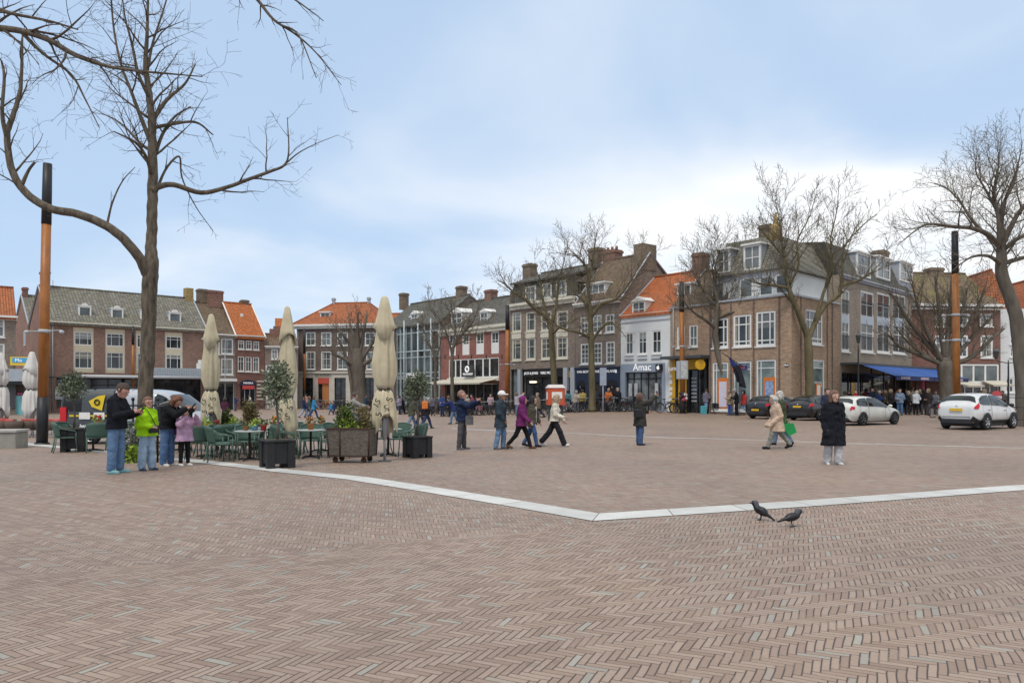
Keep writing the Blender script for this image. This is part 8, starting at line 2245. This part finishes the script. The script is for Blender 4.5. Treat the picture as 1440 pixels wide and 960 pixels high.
POSES = {
 'stand': dict(legs=((0, 2, 3), (2, 3, 3)), arms=((3, 7, 12, 2), (0, 7, 14, 2))),
 'stand2': dict(legs=((6, 8, 5), (-3, 2, 4)), arms=((-6, 14, 40, 20), (30, 8, 70, 25)), head=10, yaw=25),
 'stand3': dict(legs=((-4, 2, 4), (8, 10, 5)), arms=((18, 10, 85, 30), (-4, 10, 25, 10)), head=16, yaw=-30, lean=4),
 'phone': dict(legs=((1, 3, 3), (-2, 2, 3)), arms=((22, 9, 78, 20), (26, 9, 76, 22)), head=28, lean=2),
 'bag': dict(legs=((2, 3, 3), (-2, 2, 3)), arms=((-12, 16, 85, 45), (4, 14, 75, 40)), yaw=-8),
 'bent': dict(legs=((4, 6, 3), (0, 4, 4)), arms=((48, 10, 60, 12), (50, 10, 58, 14)), head=34, lean=13),
 'armsup': dict(legs=((1, 2, 2), (0, 2, 3)), arms=((62, 30, 88, 30), (62, 30, 88, 30)), head=0),
 'photo': dict(legs=((3, 3, 3), (-4, 2, 4)), arms=((78, 14, 46, 12), (80, 14, 44, 12)), head=-8, lean=-2),
 'walk': dict(legs=((24, 8, 1), (-20, 22, 1)), arms=((-18, 8, 18, 0), (22, 8, 22, 0)), lean=3, toe=(8, -22)),
 'walk2': dict(legs=((-14, 16, 1), (16, 6, 1)), arms=((14, 7, 14, 0), (-14, 7, 16, 0)), lean=2, toe=(-14, 6)),
 'stride': dict(legs=((-26, 14, 1), (26, 6, 1)), arms=((10, 8, 30, 5), (0, 10, 70, 20)), lean=4, toe=(-26, 12)),
 'step': dict(legs=((10, 14, 2), (-6, 6, 2)), arms=((-4, 12, 30, 25), (2, 12, 30, 25)), toe=(0, -6)),
 'onearm': dict(legs=((2, 2, 2), (-4, 3, 3)), arms=((30, 8, 60, 30), (108, 14, 26, 4)), head=-12),
 'pockets': dict(legs=((8, 11, 2), (-5, 4, 2)), arms=((-14, 14, 36, 8), (-12, 14, 36, 8)), head=8, toe=(0, -6), pk=1, yaw=12),
 'walkp': dict(legs=((26, 8, 1), (-22, 20, 1)), arms=((-22, 9, 62, 8), (-20, 9, 60, 8)), lean=6, head=8, toe=(8, -22), pk=1),
 'sit': dict(legs=((84, 84, 6), (80, 84, 6)), arms=((22, 8, 50, 12), (22, 8, 50, 12)), head=8, lean=6),
 'ride': dict(legs=((62, 70, 4), (36, 40, 4)), arms=((48, 10, 20, -4), (48, 10, 20, -4)), lean=10),
 'lean': dict(legs=((14, 6, 3), (-12, 8, 3)), arms=((50, 10, 30, 5), (40, 10, 40, 5)), lean=24, head=10),
}
def thing_obj(mb, name, mats, loc, label, cat, rz=0, group=None):
 o = mb.build(name, mats); o.location = loc; o.rotation_euler = (0, 0, rz); tag(o, label, cat, group); return o
def phone(p, label, rz=0, tilt=0):
 m = MB(); m.bbox(-.04, .04, -.006, .006, -.08, .08, .004); o = thing_obj(m, 'phone', BLACK, p, label, 'phone', rz); o.rotation_euler = (tilt, 0, rz)
# ---- the family on the left
JEANS = (.10, .17, .29); JEANSL = (.24, .33, .44); DENIM = (.06, .09, .17)
p = person(gpt(164, 665), -4, 1.86, dict(c=(.012, .013, .018), hem=-.03, thick=.03, hood=1), dict(c=(.12, .20, .33), wide=.018), dict(c=(.10, .055, .03), style='short'), (.22, .42, .42), 'person in a black jacket and blue jeans with teal shoes looking down at a phone', 'phone', .015, 'ruddy', seed=1)
hh = (p['hands'][0] + p['hands'][1]) / 2
phone(hh + Vector((.05, -.02, .03)), 'dark phone in the hands of the person with teal shoes', R(-90), R(-50))
p = person(gpt(207, 661), -28, 1.55, dict(c=(.33, .62, .012), hem=-.045, thick=.04, f=1, name='fleece'), dict(c=(.30, .40, .52), wide=.032), dict(c=(.26, .10, .045), style='pony'), (.05, .07, .10), 'person in a lime green fleece and pale flared jeans holding a small black bag', 'bag', .015, seed=2)
W = p['W']; k = p['k']
m = MB(); m.bbox(-.11, .11, -.035, .035, -.08, .08, .012); b_ = thing_obj(m, 'shoulder_bag', BLACK, W @ Vector((-.02, .20, p['off'].z + .08)), 'small black crossbody bag held at the waist of the lime green fleece', 'bag', R(-118))
m = MB(); pts = [Vector((-.08, .16, .16)), Vector((.02, .165, .34)), Vector((.10, .12, .50)), Vector((.12, .0, .55)), Vector((.08, -.13, .40)), Vector((-.12, -.17, .15))]
m.tube([q - Vector((-.02, .20, .08)) for q in pts], .008, 5); st_ = m.build('strap', BLACK, b_)
m = MB()
for s_ in (-1, 1): m.ring((s_ * .036, 0, 0), (0, 1, 0), .024, .004, 12, 4)
m.tube([(-.012, 0, 0), (.012, 0, 0)], .004, 4)
for s_ in (-1, 1): m.tube([(s_ * .058, 0, .004), (s_ * .085, -.09, .006)], .003, 4)
hd_ = p['head']; fwv = (W.to_3x3() @ Vector((math.sin(R(8)), 1, 0))).normalized()
thing_obj(m, 'glasses', plain('glasses_frame', (.25, .05, .05), .4), hd_ + fwv * .110 + Vector((0, 0, .02)), 'thin framed glasses worn with the lime green fleece', 'glasses', R(-28 - 90 - 8))
p = person(gpt(235, 655), -8, 1.66, dict(c=(.012, .012, .015), hem=-.01, thick=.032, f=1), dict(c=(.085, .15, .28), wide=.022), dict(c=(.24, .075, .022), style='curly'), (.62, .58, .54), 'person with curly auburn hair in a black jacket bending over a phone', 'bent', .015, 'ruddy', seed=3)
phone((p['hands'][0] + p['hands'][1]) / 2 + Vector((.03, -.03, .03)), 'dark phone held by the person with curly auburn hair', R(-90), R(-40))
m = MB(); cp = p['chest']; m.tube([cp + Vector((-.02, -.16, .22)), cp + Vector((-.16, -.12, .10)), cp + Vector((-.20, -.05, -.1))], .012, 5); m.bbox(-.02, .02, -.02, .02, 0, .02);
q = MB(); q.bbox(-.13, .13, -.09, .09, -.2, .2, .05); bp = thing_obj(q, 'rucksack', BLACK, cp + Vector((-.20, .06, .02)), 'dark rucksack with a pale strap on the back of the person with auburn hair', 'bag', R(80))
m = MB(); m.tube([(.02, .09, .20), (.05, -.12, .26), (.06, -.30, .16), (.05, -.33, -.05)], .012, 5); m.build('strap', plain('strap_pale', (.5, .46, .38), .8), bp)
p = person(gpt(259.5, 654.5), -35, 1.34, dict(c=(.46, .29, .42), hem=-.10, thick=.034, flare=.03, f=1, name='coat'), dict(c=(.012, .011, .012), wide=-.004), dict(c=(.28, .17, .09), style='long'), (.62, .61, .58), 'child in a pink coat, black leggings and white boots with both hands raised', 'armsup', .015, seed=4)
phone((p['hands'][0] + p['hands'][1]) / 2 + Vector((.0, -.02, .02)), 'pale phone raised by the child in the pink coat', R(-30), 0)
m = MB(); m.bbox(-.10, .10, -.06, .06, -.16, .16, .04); thing_obj(m, 'rucksack', plain('bag_purple', (.07, .035, .15), .8, .2), p['chest'] + Vector((-.20, .08, -.10)), 'small purple rucksack on the back of the child in pink', 'bag', R(60))
# ---- walkers in the middle
p = person(gpt(650, 632), -12, 1.80, dict(c=(.018, .028, .065), hem=-.03, thick=.034, wr=1.6), dict(c=(.085, .08, .085), wide=.010), dict(c=(.33, .17, .11), style='short'), (.10, .09, .11), 'person in a navy padded jacket and grey trousers holding a camera up to the face', 'photo', .018, 'ruddy', seed=5)
hh = (p['hands'][0] + p['hands'][1]) / 2
m = MB(); m.bbox(-.06, .06, -.03, .03, -.04, .04, .01); m.tube([(0, 0.02, 0), (0, .09, 0)], [.035, .03], 10); thing_obj(m, 'camera', BLACK, hh + Vector((.03, 0, .02)), 'black camera held up by the person in the navy padded jacket', 'camera', R(-100))
m = MB(); m.bbox(-.13, .13, -.05, .05, -.15, .13, .03); o = thing_obj(m, 'shoulder_bag', plain('bag_grey', (.13, .125, .12), .8, .2), p['hip'] + Vector((.22, -.10, -.02)), 'grey shoulder bag at the hip of the person in the navy padded jacket', 'bag', R(20))
m = MB(); m.tube([(0, 0, .12), (-.10, -.12, .45), (-.22, -.05, .62)], .010, 4); m.build('strap', BLACK, o)
person(gpt(704, 631.5), -14, 1.77, dict(c=(.035, .05, .065), hem=-.14, thick=.034, flare=.03, name='coat', hood=1), dict(c=(.15, .24, .36), wide=.016), dict(c=(.68, .67, .65), style='cap'), (.10, .10, .11), 'person in a white cap, long dark grey coat and blue jeans walking right', 'step', .018, 'tan', seed=6)
person(gpt(733, 631), -16, 1.66, dict(c=(.135, .022, .10), hem=-.07, thick=.03, flare=.02, f=1, name='top'), dict(c=(.014, .013, .014), wide=.0), dict(c=(.145, .025, .11), style='hood'), (.11, .06, .035), 'person in a plum headscarf and plum top with black trousers walking right', 'walk', .018, seed=7)
person(onground(748, 23.9), -14, 1.62, dict(c=(.085, .075, .055), hem=-.05, thick=.03, f=1, open=(.5, .5, .48)), dict(c=(.06, .11, .23), wide=.006), dict(c=(.03, .022, .02), style='long'), (.02, .02, .025), 'person with dark hair in an olive brown jacket and jeans behind the plum headscarf', 'walk2', .018, seed=8)
person(gpt(780, 627), -10, 1.70, dict(c=(.60, .56, .46), hem=-.01, thick=.034, f=1, open=(.015, .014, .018)), dict(c=(.017, .017, .02), wide=.034), dict(c=(.50, .32, .16), style='long'), (.66, .65, .63), 'person with long fair hair in a cream jacket and wide black trousers striding right', 'stride', .018, seed=9)
p = person(gpt(900, 626), 28, 1.66, dict(c=(.040, .038, .032), hem=-.15, thick=.036, flare=.03, f=1, name='coat'), dict(c=(.06, .10, .19), wide=.018), dict(c=(.17, .08, .045), style='bob'), (.02, .025, .045), 'person in a dark olive coat raising one arm to take a photo', 'onearm', .018, 'ruddy', seed=10)
phone(p['hands'][1] + Vector((.02, 0, .03)), 'phone raised in the hand of the dark olive coat', R(-60), 0)
m = MB(); m.bbox(-.17, .17, -.08, .08, -.13, .13, .04); o = thing_obj(m, 'shoulder_bag', BLACK, p['hip'] + Vector((-.06, -.17, .18)), 'large black shoulder bag on the dark olive coat', 'bag', R(5))
m = MB(); m.tube([(-.14, 0, .12), (-.12, .02, .32), (-.02, .10, .42), (.1, .06, .3), (.14, 0, .12)], .012, 4); m.build('strap', BLACK, o)
person(gpt(1093, 631), 176, 1.62, dict(c=(.50, .37, .27), hem=-.17, thick=.040, flare=.05, f=1, name='coat', hood=1), dict(c=(.22, .22, .19), wide=.006), dict(c=(.62, .58, .50), style='curly'), (.015, .014, .016), 'white haired person in a beige coat and grey trousers walking left', 'walkp', .018, seed=11)
p = person(onground(1098.5, 23.3), 174, 1.68, dict(c=(.06, .07, .04), hem=-.12, thick=.036, flare=.03, f=1, name='coat'), dict(c=(.12, .17, .26), wide=.004), dict(c=(.60, .57, .50), style='curly'), (.02, .02, .022), 'white haired person in dark green half hidden behind the beige coat', 'walk2', .018, seed=12)
m = MB(); m.add([(-.20, -.05, .30), (.16, -.05, .34), (.26, -.06, .06), (.02, -.07, -.05), (-.20, .05, .30), (.16, .05, .34), (.26, .06, .06), (.02, .07, -.05)], [(0, 1, 2, 3), (7, 6, 5, 4), (0, 4, 5, 1), (1, 5, 6, 2), (2, 6, 7, 3), (3, 7, 4, 0)])
m.tube([(-.1, 0, .3), (-.04, 0, .46), (.06, 0, .33)], .012, 5)
b_ = onground(1107.5, 22.6); thing_obj(m, 'carrier_bag', plain('bag_green', (.01, .25, .06), .5, .12), (b_.x, b_.y, b_.z + .38), 'bright green carrier bag swinging behind the beige coat', 'bag')
person(gpt(1172, 653), -92, 1.69, dict(c=(.010, .011, .016), hem=-.26, thick=.036, flare=.045, f=1, name='coat', wr=1.8, hood=1), dict(c=(.47, .46, .46), wide=.040), dict(c=(.23, .105, .045), style='bob'), (.60, .58, .56), 'person with a brown bob in a long black coat walking towards the camera', 'pockets', .015, seed=13)
# ---- small figures further off
FAR = 'people strolling by the shops'
def far(px, d, face, h, tc, lc, hc, pose, label, hs='short', hem=-.06, shoes=(.04, .04, .045), thick=.03, sh=None, seat=None, f=False):
 b = onground(px, d)
 if pose == 'stand': pose = ('stand', 'step', 'bag', 'stand2', 'stand3', 'walk2')[int(px * 2 + d) % 6]
 return person(b, face, h, dict(c=tc, hem=hem, thick=thick, f=f), dict(c=lc, wide=.01), dict(c=hc, style=hs), shoes, label, pose, .036, 'fair', FAR, False, int(px), seat=seat)
BLK_, NAVY, BRN, BLN, GRY = (.015, .015, .018), (.02, .03, .075), (.05, .03, .02), (.38, .25, .12), (.35, .34, .33)
far(82, 76, 190, 1.72, NAVY, (.03, .035, .06), BRN, 'walk', 'person in dark blue walking left beyond the thick orange mast')
far(88, 76.5, 185, 1.70, (.03, .045, .10), (.03, .035, .05), BRN, 'walk2', 'person in blue just right of the dark blue walker beyond the mast')
far(316, 46, 80, 1.68, (.07, .02, .04), BLK_, BRN, 'stand', 'person in dark maroon standing beyond the closed parasol by the silver van', 'bob')
p = far(428, 58, 10, 1.66, (.04, .05, .12), (.30, .36, .45), BRN, 'walk', 'person with a navy rucksack walking behind the middle parasol')
far(434, 58.6, 14, 1.70, (.08, .14, .13), (.10, .16, .28), (.20, .09, .04), 'walk2', 'person with auburn hair between the navy rucksack and the bright blue coat', 'bob')
far(441, 57.5, 8, 1.74, (.05, .22, .40), (.05, .06, .15), (.12, .06, .04), 'walk', 'person in a bright blue coat walking right of the navy rucksack', 'bob', -.12)
m = MB(); m.bbox(-.17, .17, -.10, .10, -.22, .22, .06); b_ = onground(426.5, 57.8); thing_obj(m, 'rucksack', plain('bag_navy', (.02, .025, .07), .8, .2), (b_.x, b_.y, b_.z + 1.22), 'navy rucksack on the walker behind the middle parasol', 'bag', R(90))
far(465.5, 66, 200, 1.12, (.03, .22, .40), (.04, .05, .14), BRN, 'walk', 'child in a bright blue jacket walking before the thick trunked tree')
far(470, 67, 170, 1.15, (.04, .05, .14), (.04, .05, .10), BRN, 'walk2', 'child in navy beside the child in bright blue')
far(497, 74, 160, 1.7, BLK_, (.05, .06, .1), BRN, 'stand', 'person in black standing by the bicycles before the thick trunked tree')
far(514, 76, 20, 1.7, (.03, .06, .09), BLK_, BRN, 'stand', 'person in dark teal standing by the bicycles left of the nearest parasol')
bk = bike_at('step', 495, 31.0, 25, 'dark blue bicycle being ridden behind the front wicker trolley', onground(497, 31.5))
b_ = onground(495.5, 31.5); person((b_.x - .03, b_.y, b_.z), 22, 1.74, dict(c=(.27, .25, .235), hem=-.02, thick=.03), dict(c=(.10, .15, .25), wide=.01), dict(c=(.10, .06, .04), style='short'), (.05, .05, .05), 'person in a light grey jacket riding a bicycle behind the front wicker trolley', 'ride', .026, 'fair', None, False, 5, seat=.93)
far(579, 41, 30, 1.76, (.075, .075, .05), (.15, .20, .28), BRN, 'walk', 'person in an olive jacket and jeans walking behind the round olive tree', hem=-.08)
far(591, 41.5, 40, 1.72, (.05, .045, .05), (.05, .09, .18), BRN, 'walk2', 'person in a dark open jacket left of the orange rucksack')
far(600, 41, 20, 1.72, (.03, .028, .035), (.04, .05, .10), (.4, .39, .36), 'walk', 'person carrying an orange rucksack beside the round olive tree')
m = MB(); m.bbox(-.16, .16, -.09, .09, -.20, .20, .05); b_ = onground(597.6, 40.7); thing_obj(m, 'rucksack', plain('bag_orange', (.62, .17, .03), .7, .15), (b_.x, b_.y, b_.z + 1.30), 'bright orange rucksack on the walker beside the round olive tree', 'bag', R(20))
far(638, 46, 170, 1.72, (.02, .035, .12), (.14, .20, .30), BRN, 'lean', 'person in dark blue leaning forward behind the navy padded jacket')
far(562, 67, 150, 1.7, (.30, .26, .36), (.07, .08, .12), BRN, 'stand', 'person in pale lilac by the bicycles before the glass shop', 'bob')
far(566, 67.6, 20, 1.7, BLK_, BLK_, BRN, 'stand', 'person in black right of the pale lilac top before the glass shop')
far(609, 62, 100, 1.68, (.12, .11, .14), (.05, .05, .06), BRN, 'stand', 'person in grey by the slim tree before the glass shop')
far(622, 60, 60, 1.8, (.03, .06, .17), (.03, .04, .09), BRN, 'stand', 'person in blue at the left end of the cafe bicycles')
far(632, 59, 200, 1.7, BLK_, BLK_, BRN, 'stand', 'person in black by the slender tree before the cafe')
far(657, 60.5, 250, 1.66, (.30, .27, .25), (.1, .1, .12), (.4, .3, .2), 'stand', 'person in pale grey among the cafe bicycles', 'bob')
far(664, 61, 200, 1.68, (.25, .06, .07), (.05, .05, .06), BRN, 'stand', 'person in dull red among the cafe bicycles')
far(690, 61, 270, 1.66, (.42, .28, .30), (.3, .1, .1), BRN, 'stand', 'person in pink and white at the right end of the cafe front', 'bob')
far(727, 55, 30, 1.70, (.40, .34, .38), (.12, .2, .26), (.25, .12, .06), 'onearm', 'person in a pale top raising an arm before the dark shop window', 'bob')
far(735.5, 56, 150, 1.66, (.48, .46, .44), (.10, .12, .16), (.2, .1, .05), 'stand', 'person in a white top left of the brown coated bicycle walker', 'bob')
far(757, 50.5, 185, 1.72, (.16, .125, .09), (.05, .05, .07), (.30, .22, .15), 'walk', 'person in a brown coat pushing a bicycle before the dark shop', hem=-.14)
bike_at('black', 752, 50.8, 178, 'black bicycle pushed by the person in the brown coat')
far(799, 57.5, 120, 1.68, (.10, .24, .26), (.10, .2, .25), BRN, 'stand', 'person in teal standing right of the orange box', 'bob')
far(811, 56, 250, 1.66, (.34, .30, .25), (.1, .1, .12), GRY, 'stand', 'person in a beige coat behind bicycles right of the orange box', 'bob')
far(820, 58, 90, 1.64, (.5, .36, .1), (.06, .06, .07), BRN, 'stand', 'person in a yellow top left of the straight tree')
far(840, 58.5, 200, 1.70, (.06, .05, .07), BLK_, BRN, 'stand', 'person in dark clothes just right of the straight tree')
far(855.5, 57, 270, 1.74, (.50, .15, .05), (.08, .06, .06), (.5, .3, .22), 'stand', 'person in a bright orange top behind the bicycles before the navy shop')
far(869, 56, 240, 1.76, BLK_, BLK_, GRY, 'stand', 'person in black with grey hair beside the navy shopfront')
b_ = onground(972, 54.5); person((b_.x, b_.y - .12, b_.z), 205, 1.72, dict(c=(.10, .12, .14), hem=-.01, thick=.03), dict(c=BLK_, wide=.01), dict(c=BRN, style='short'), BLK_, 'person in a slate jacket sitting on the bench before the yellow shop', 'sit', .034, 'fair', FAR, False, 3, seat=.47)
b_ = onground(985, 54.5); person((b_.x, b_.y + .1, b_.z), 150, 1.70, dict(c=(.05, .035, .03), hem=-.01, thick=.03), dict(c=BLK_, wide=.01), dict(c=BRN, style='bob'), BLK_, 'person in dark brown sitting on the bench, back half turned', 'sit', .034, 'fair', FAR, False, 4, seat=.47)
far(992.5, 52.5, 20, 1.74, (.17, .16, .20), (.22, .30, .42), BRN, 'stand', 'person in a grey top and pale jeans left of the street cabinet')
m = MB(); m.bbox(-.2, .2, -.12, .12, 0, .58, .03); thing_obj(m, 'carrier_bag', plain('bag_turquoise', (.08, .33, .38), .6, .2), onground(989.5, 52.0), 'turquoise bag on the ground at the bench end', 'bag', .2)
far(1009, 53.5, 200, 1.74, (.07, .04, .05), (.05, .07, .13), BRN, 'stand', 'person in dark clothes with a red scarf right of the street cabinet')
far(1027, 50.5, 185, 1.70, (.30, .24, .16), (.05, .11, .30), BLN, 'stand', 'person in a sand coloured jacket and bright blue trousers', hem=-.10)
far(1036, 50, 160, 1.80, BLK_, BLK_, (.35, .37, .39), 'stand', 'person in black with a grey cap left of the red coat', 'cap')
far(1046, 50.5, 200, 1.66, (.48, .05, .05), (.24, .34, .48), BRN, 'stand', 'person in a red coat near the black hatchbacks', 'bob')
far(1055.5, 50.5, 150, 1.76, (.03, .07, .15), (.06, .08, .14), BRN, 'stand', 'person in dark teal blue right of the red coat')
far(1163, 33.5, -80, 1.80, (.03, .035, .06), (.03, .03, .05), (.03, .02, .02), 'stand', 'person with dark hair behind the woman in the long black coat')
CROWD = 'people under the blue awnings'
for i, (px, d, tc, lc, hc, hs, lab) in enumerate((
 (1188, 51, (.07, .075, .06), BLK_, BRN, 'bob', 'in grey green at the left end of the awnings'), (1196, 52, BLK_, BLK_, BRN, 'short', 'in black left of the red coat under the awnings'), (1204.5, 50.5, (.45, .015, .02), (.2, .18, .17), BRN, 'short', 'in a scarlet coat by the old street lamp'),
 (1226, 53, (.02, .025, .05), BLK_, BRN, 'short', 'in dark navy left of the blue jacket under the awnings'), (1236, 51.5, (.02, .04, .12), (.03, .04, .09), (.42, .27, .2), 'short', 'in a blue jacket under the first awning'), (1246, 52, (.05, .045, .03), BLK_, (.3, .17, .08), 'bob', 'in olive under the middle of the awnings'),
 (1253, 51.6, (.03, .03, .035), BLK_, BLN, 'bob', 'in black with fair hair right of the olive jacket'), (1265.5, 50.5, (.16, .22, .30), (.08, .16, .28), BRN, 'short', 'in pale denim under the awnings'), (1277, 51, BLK_, (.03, .03, .04), BLN, 'long', 'with long fair hair in black under the awnings'),
 (1288, 50.8, (.60, .62, .66), BLK_, (.5, .4, .3), 'bob', 'in a white top and black trousers under the awnings'), (1299, 51.4, (.025, .02, .022), (.09, .08, .09), BRN, 'bob', 'in dark brown right of the white top'), (1306, 50.6, (.04, .03, .03), (.12, .10, .11), BLN, 'bob', 'in brown black beside the thick knobbly trunk'), (1315, 51.5, (.30, .31, .33), BLK_, BRN, 'short', 'in a grey patterned top at the thick knobbly trunk'),
 (1210, 53.5, (.03, .05, .04), BLK_, BRN, 'short', 'in dark bottle green behind the scarlet coat'), (1218, 54, (.12, .03, .04), BLK_, BRN, 'bob', 'in wine red in the shade of the first awning'), (1231, 54.5, (.16, .15, .14), BLK_, BLN, 'bob', 'in mid grey behind the blue jacket'), (1241, 54, BLK_, (.05, .07, .12), (.3, .3, .3), 'cap', 'with a grey cap between the blue jacket and the olive jacket'), (1259, 54, (.20, .13, .08), BLK_, BRN, 'short', 'in tan brown left of the pale denim top'), (1271, 54.2, (.05, .05, .09), BLK_, BRN, 'bob', 'in dark indigo right of the pale denim top'), (1283, 54, (.22, .20, .18), BLK_, BRN, 'short', 'in stone grey behind the white top'), (1294, 54, (.04, .07, .10), BLK_, BLN, 'long', 'with fair hair in slate blue behind the dark brown coat'),
 (1361, 42, (.55, .55, .55), BLK_, (.02, .02, .02), 'cap', 'in white and black with a dark cap beyond the white crossover'), (1377, 45, (.40, .38, .48), (.2, .2, .25), BRN, 'bob', 'in pale lilac beyond the white crossover'), (1384, 43, (.60, .58, .55), (.2, .2, .25), BLN, 'bob', 'in a white top beyond the white crossover'), (1391, 45, (.20, .28, .38), (.1, .12, .2), BRN, 'short', 'in pale blue beyond the white crossover'), (1412, 50, (.08, .07, .06), BLK_, BRN, 'short', 'in dark brown by the white plastered house'))):
 o = far(px, d, (60 + 77 * i) % 360, 1.62 + .05 * (i % 4), tc, lc, hc, ('stand', 'phone', 'stand', 'bag')[i % 4], 'person ' + lab, hs)
 o['root']['group'] = CROWD
far(352, 80, 200, 1.72, (.55, .54, .52), (.2, .26, .34), BRN, 'walk', 'person in a white top beside the arched shop door')
far(331, 79, 20, 1.7, (.04, .05, .12), (.1, .1, .15), BRN, 'stand', 'person in navy left of the arched shop door')
far(430, 80, 100, 1.75, (.55, .25, .18), (.06, .06, .09), BRN, 'stand', 'person in a coral top before the pale stone shop')
# ------------------------------------------------------------------ the two birds
def jackdaw(px, py, ang, label, pitch, neck_up, walk=False):
 b = gpt(px, py); r = empty('jackdaw', b, R(ang), label, 'bird', 'birds on the square')
 vox = .006
 c = Vector((0, 0, .125))
 a = R(pitch); f = Vector((math.cos(a), 0, math.sin(a)))
 hd = c + f * .085 + Vector((.018, 0, neck_up))
 pr = [('e', tuple(c), (.075, .048, .052)), ('s', tuple(c - f * .05), tuple(c + f * .06), .045, .042), ('s', tuple(c + f * .06), tuple(hd), .036, .030), ('e', tuple(hd), (.034, .029, .030)), ('s', tuple(hd + Vector((.025, 0, -.002))), tuple(hd + Vector((.062, 0, -.010))), .011, .004),
   ('s', tuple(c - f * .05), tuple(c - f * .13), .034, .016), ('s', tuple(c - f * .12 ), tuple(c - f * .20 + Vector((0, 0, -.004))), .016, .013)]
 for s_ in (-1, 1):
  pr.append(('s', tuple(c + f * .03 + Vector((0, s_ * .032, .008))), tuple(c - f * .15 + Vector((0, s_ * .010, .004))), .024, .008))
 V, Fc = solid(pr, vox, None, .012)
 fm = NT('feather_black'); o = fm.obj(); fm.setp(fm.ramp(fm.noise(o, 40, 3), [(.3, (.006, .006, .008)), (.7, (.020, .021, .026))]), .42, 0, .4)
 mb = MB(); mb.add(V.tolist(), Fc.tolist(), 0, True)
 for s_ in (-1, 1):
  x = .012 if not walk else .03 * s_
  k0 = c + Vector((x * .5, s_ * .022, -.03)); k1 = c + Vector((-.012 + x * .6, s_ * .022, -.075)); k2 = Vector((x, s_ * .022, .006))
  mb.tube([k0, k1, k2], [.010, .005, .0045], 6)
  for t in (-.5, 0, .5): mb.tube([k2, k2 + Vector((.032 * math.cos(t), .032 * math.sin(t), -.003))], [.004, .0025], 5)
  mb.tube([k2, k2 + Vector((-.02, 0, -.003))], [.004, .0025], 5)
  mb.ell(hd + Vector((.020, s_ * .025, .006)), (.005, .004, .005), 8, 5, 1)
 mb.build('body', [fm.mat, plain('bird_eye', (.4, .42, .44), .2, .05)], r)
 V, Fc = solid([('s', tuple(hd + Vector((-.022, 0, .004))), tuple(c + f * .07 + Vector((-.006, 0, .014))), .0345, .036)], vox, None, .01); np_mesh('nape', V, Fc, plain('nape_grey', (.075, .078, .085), .6, .2, 30), r)
jackdaw(1070, 731, 148, 'black bird facing left on the brick paving, nearer the stone band', 32, .05)
jackdaw(1114, 740.5, 12, 'black bird facing right with head turned, nearest to the camera', 14, .045, True)
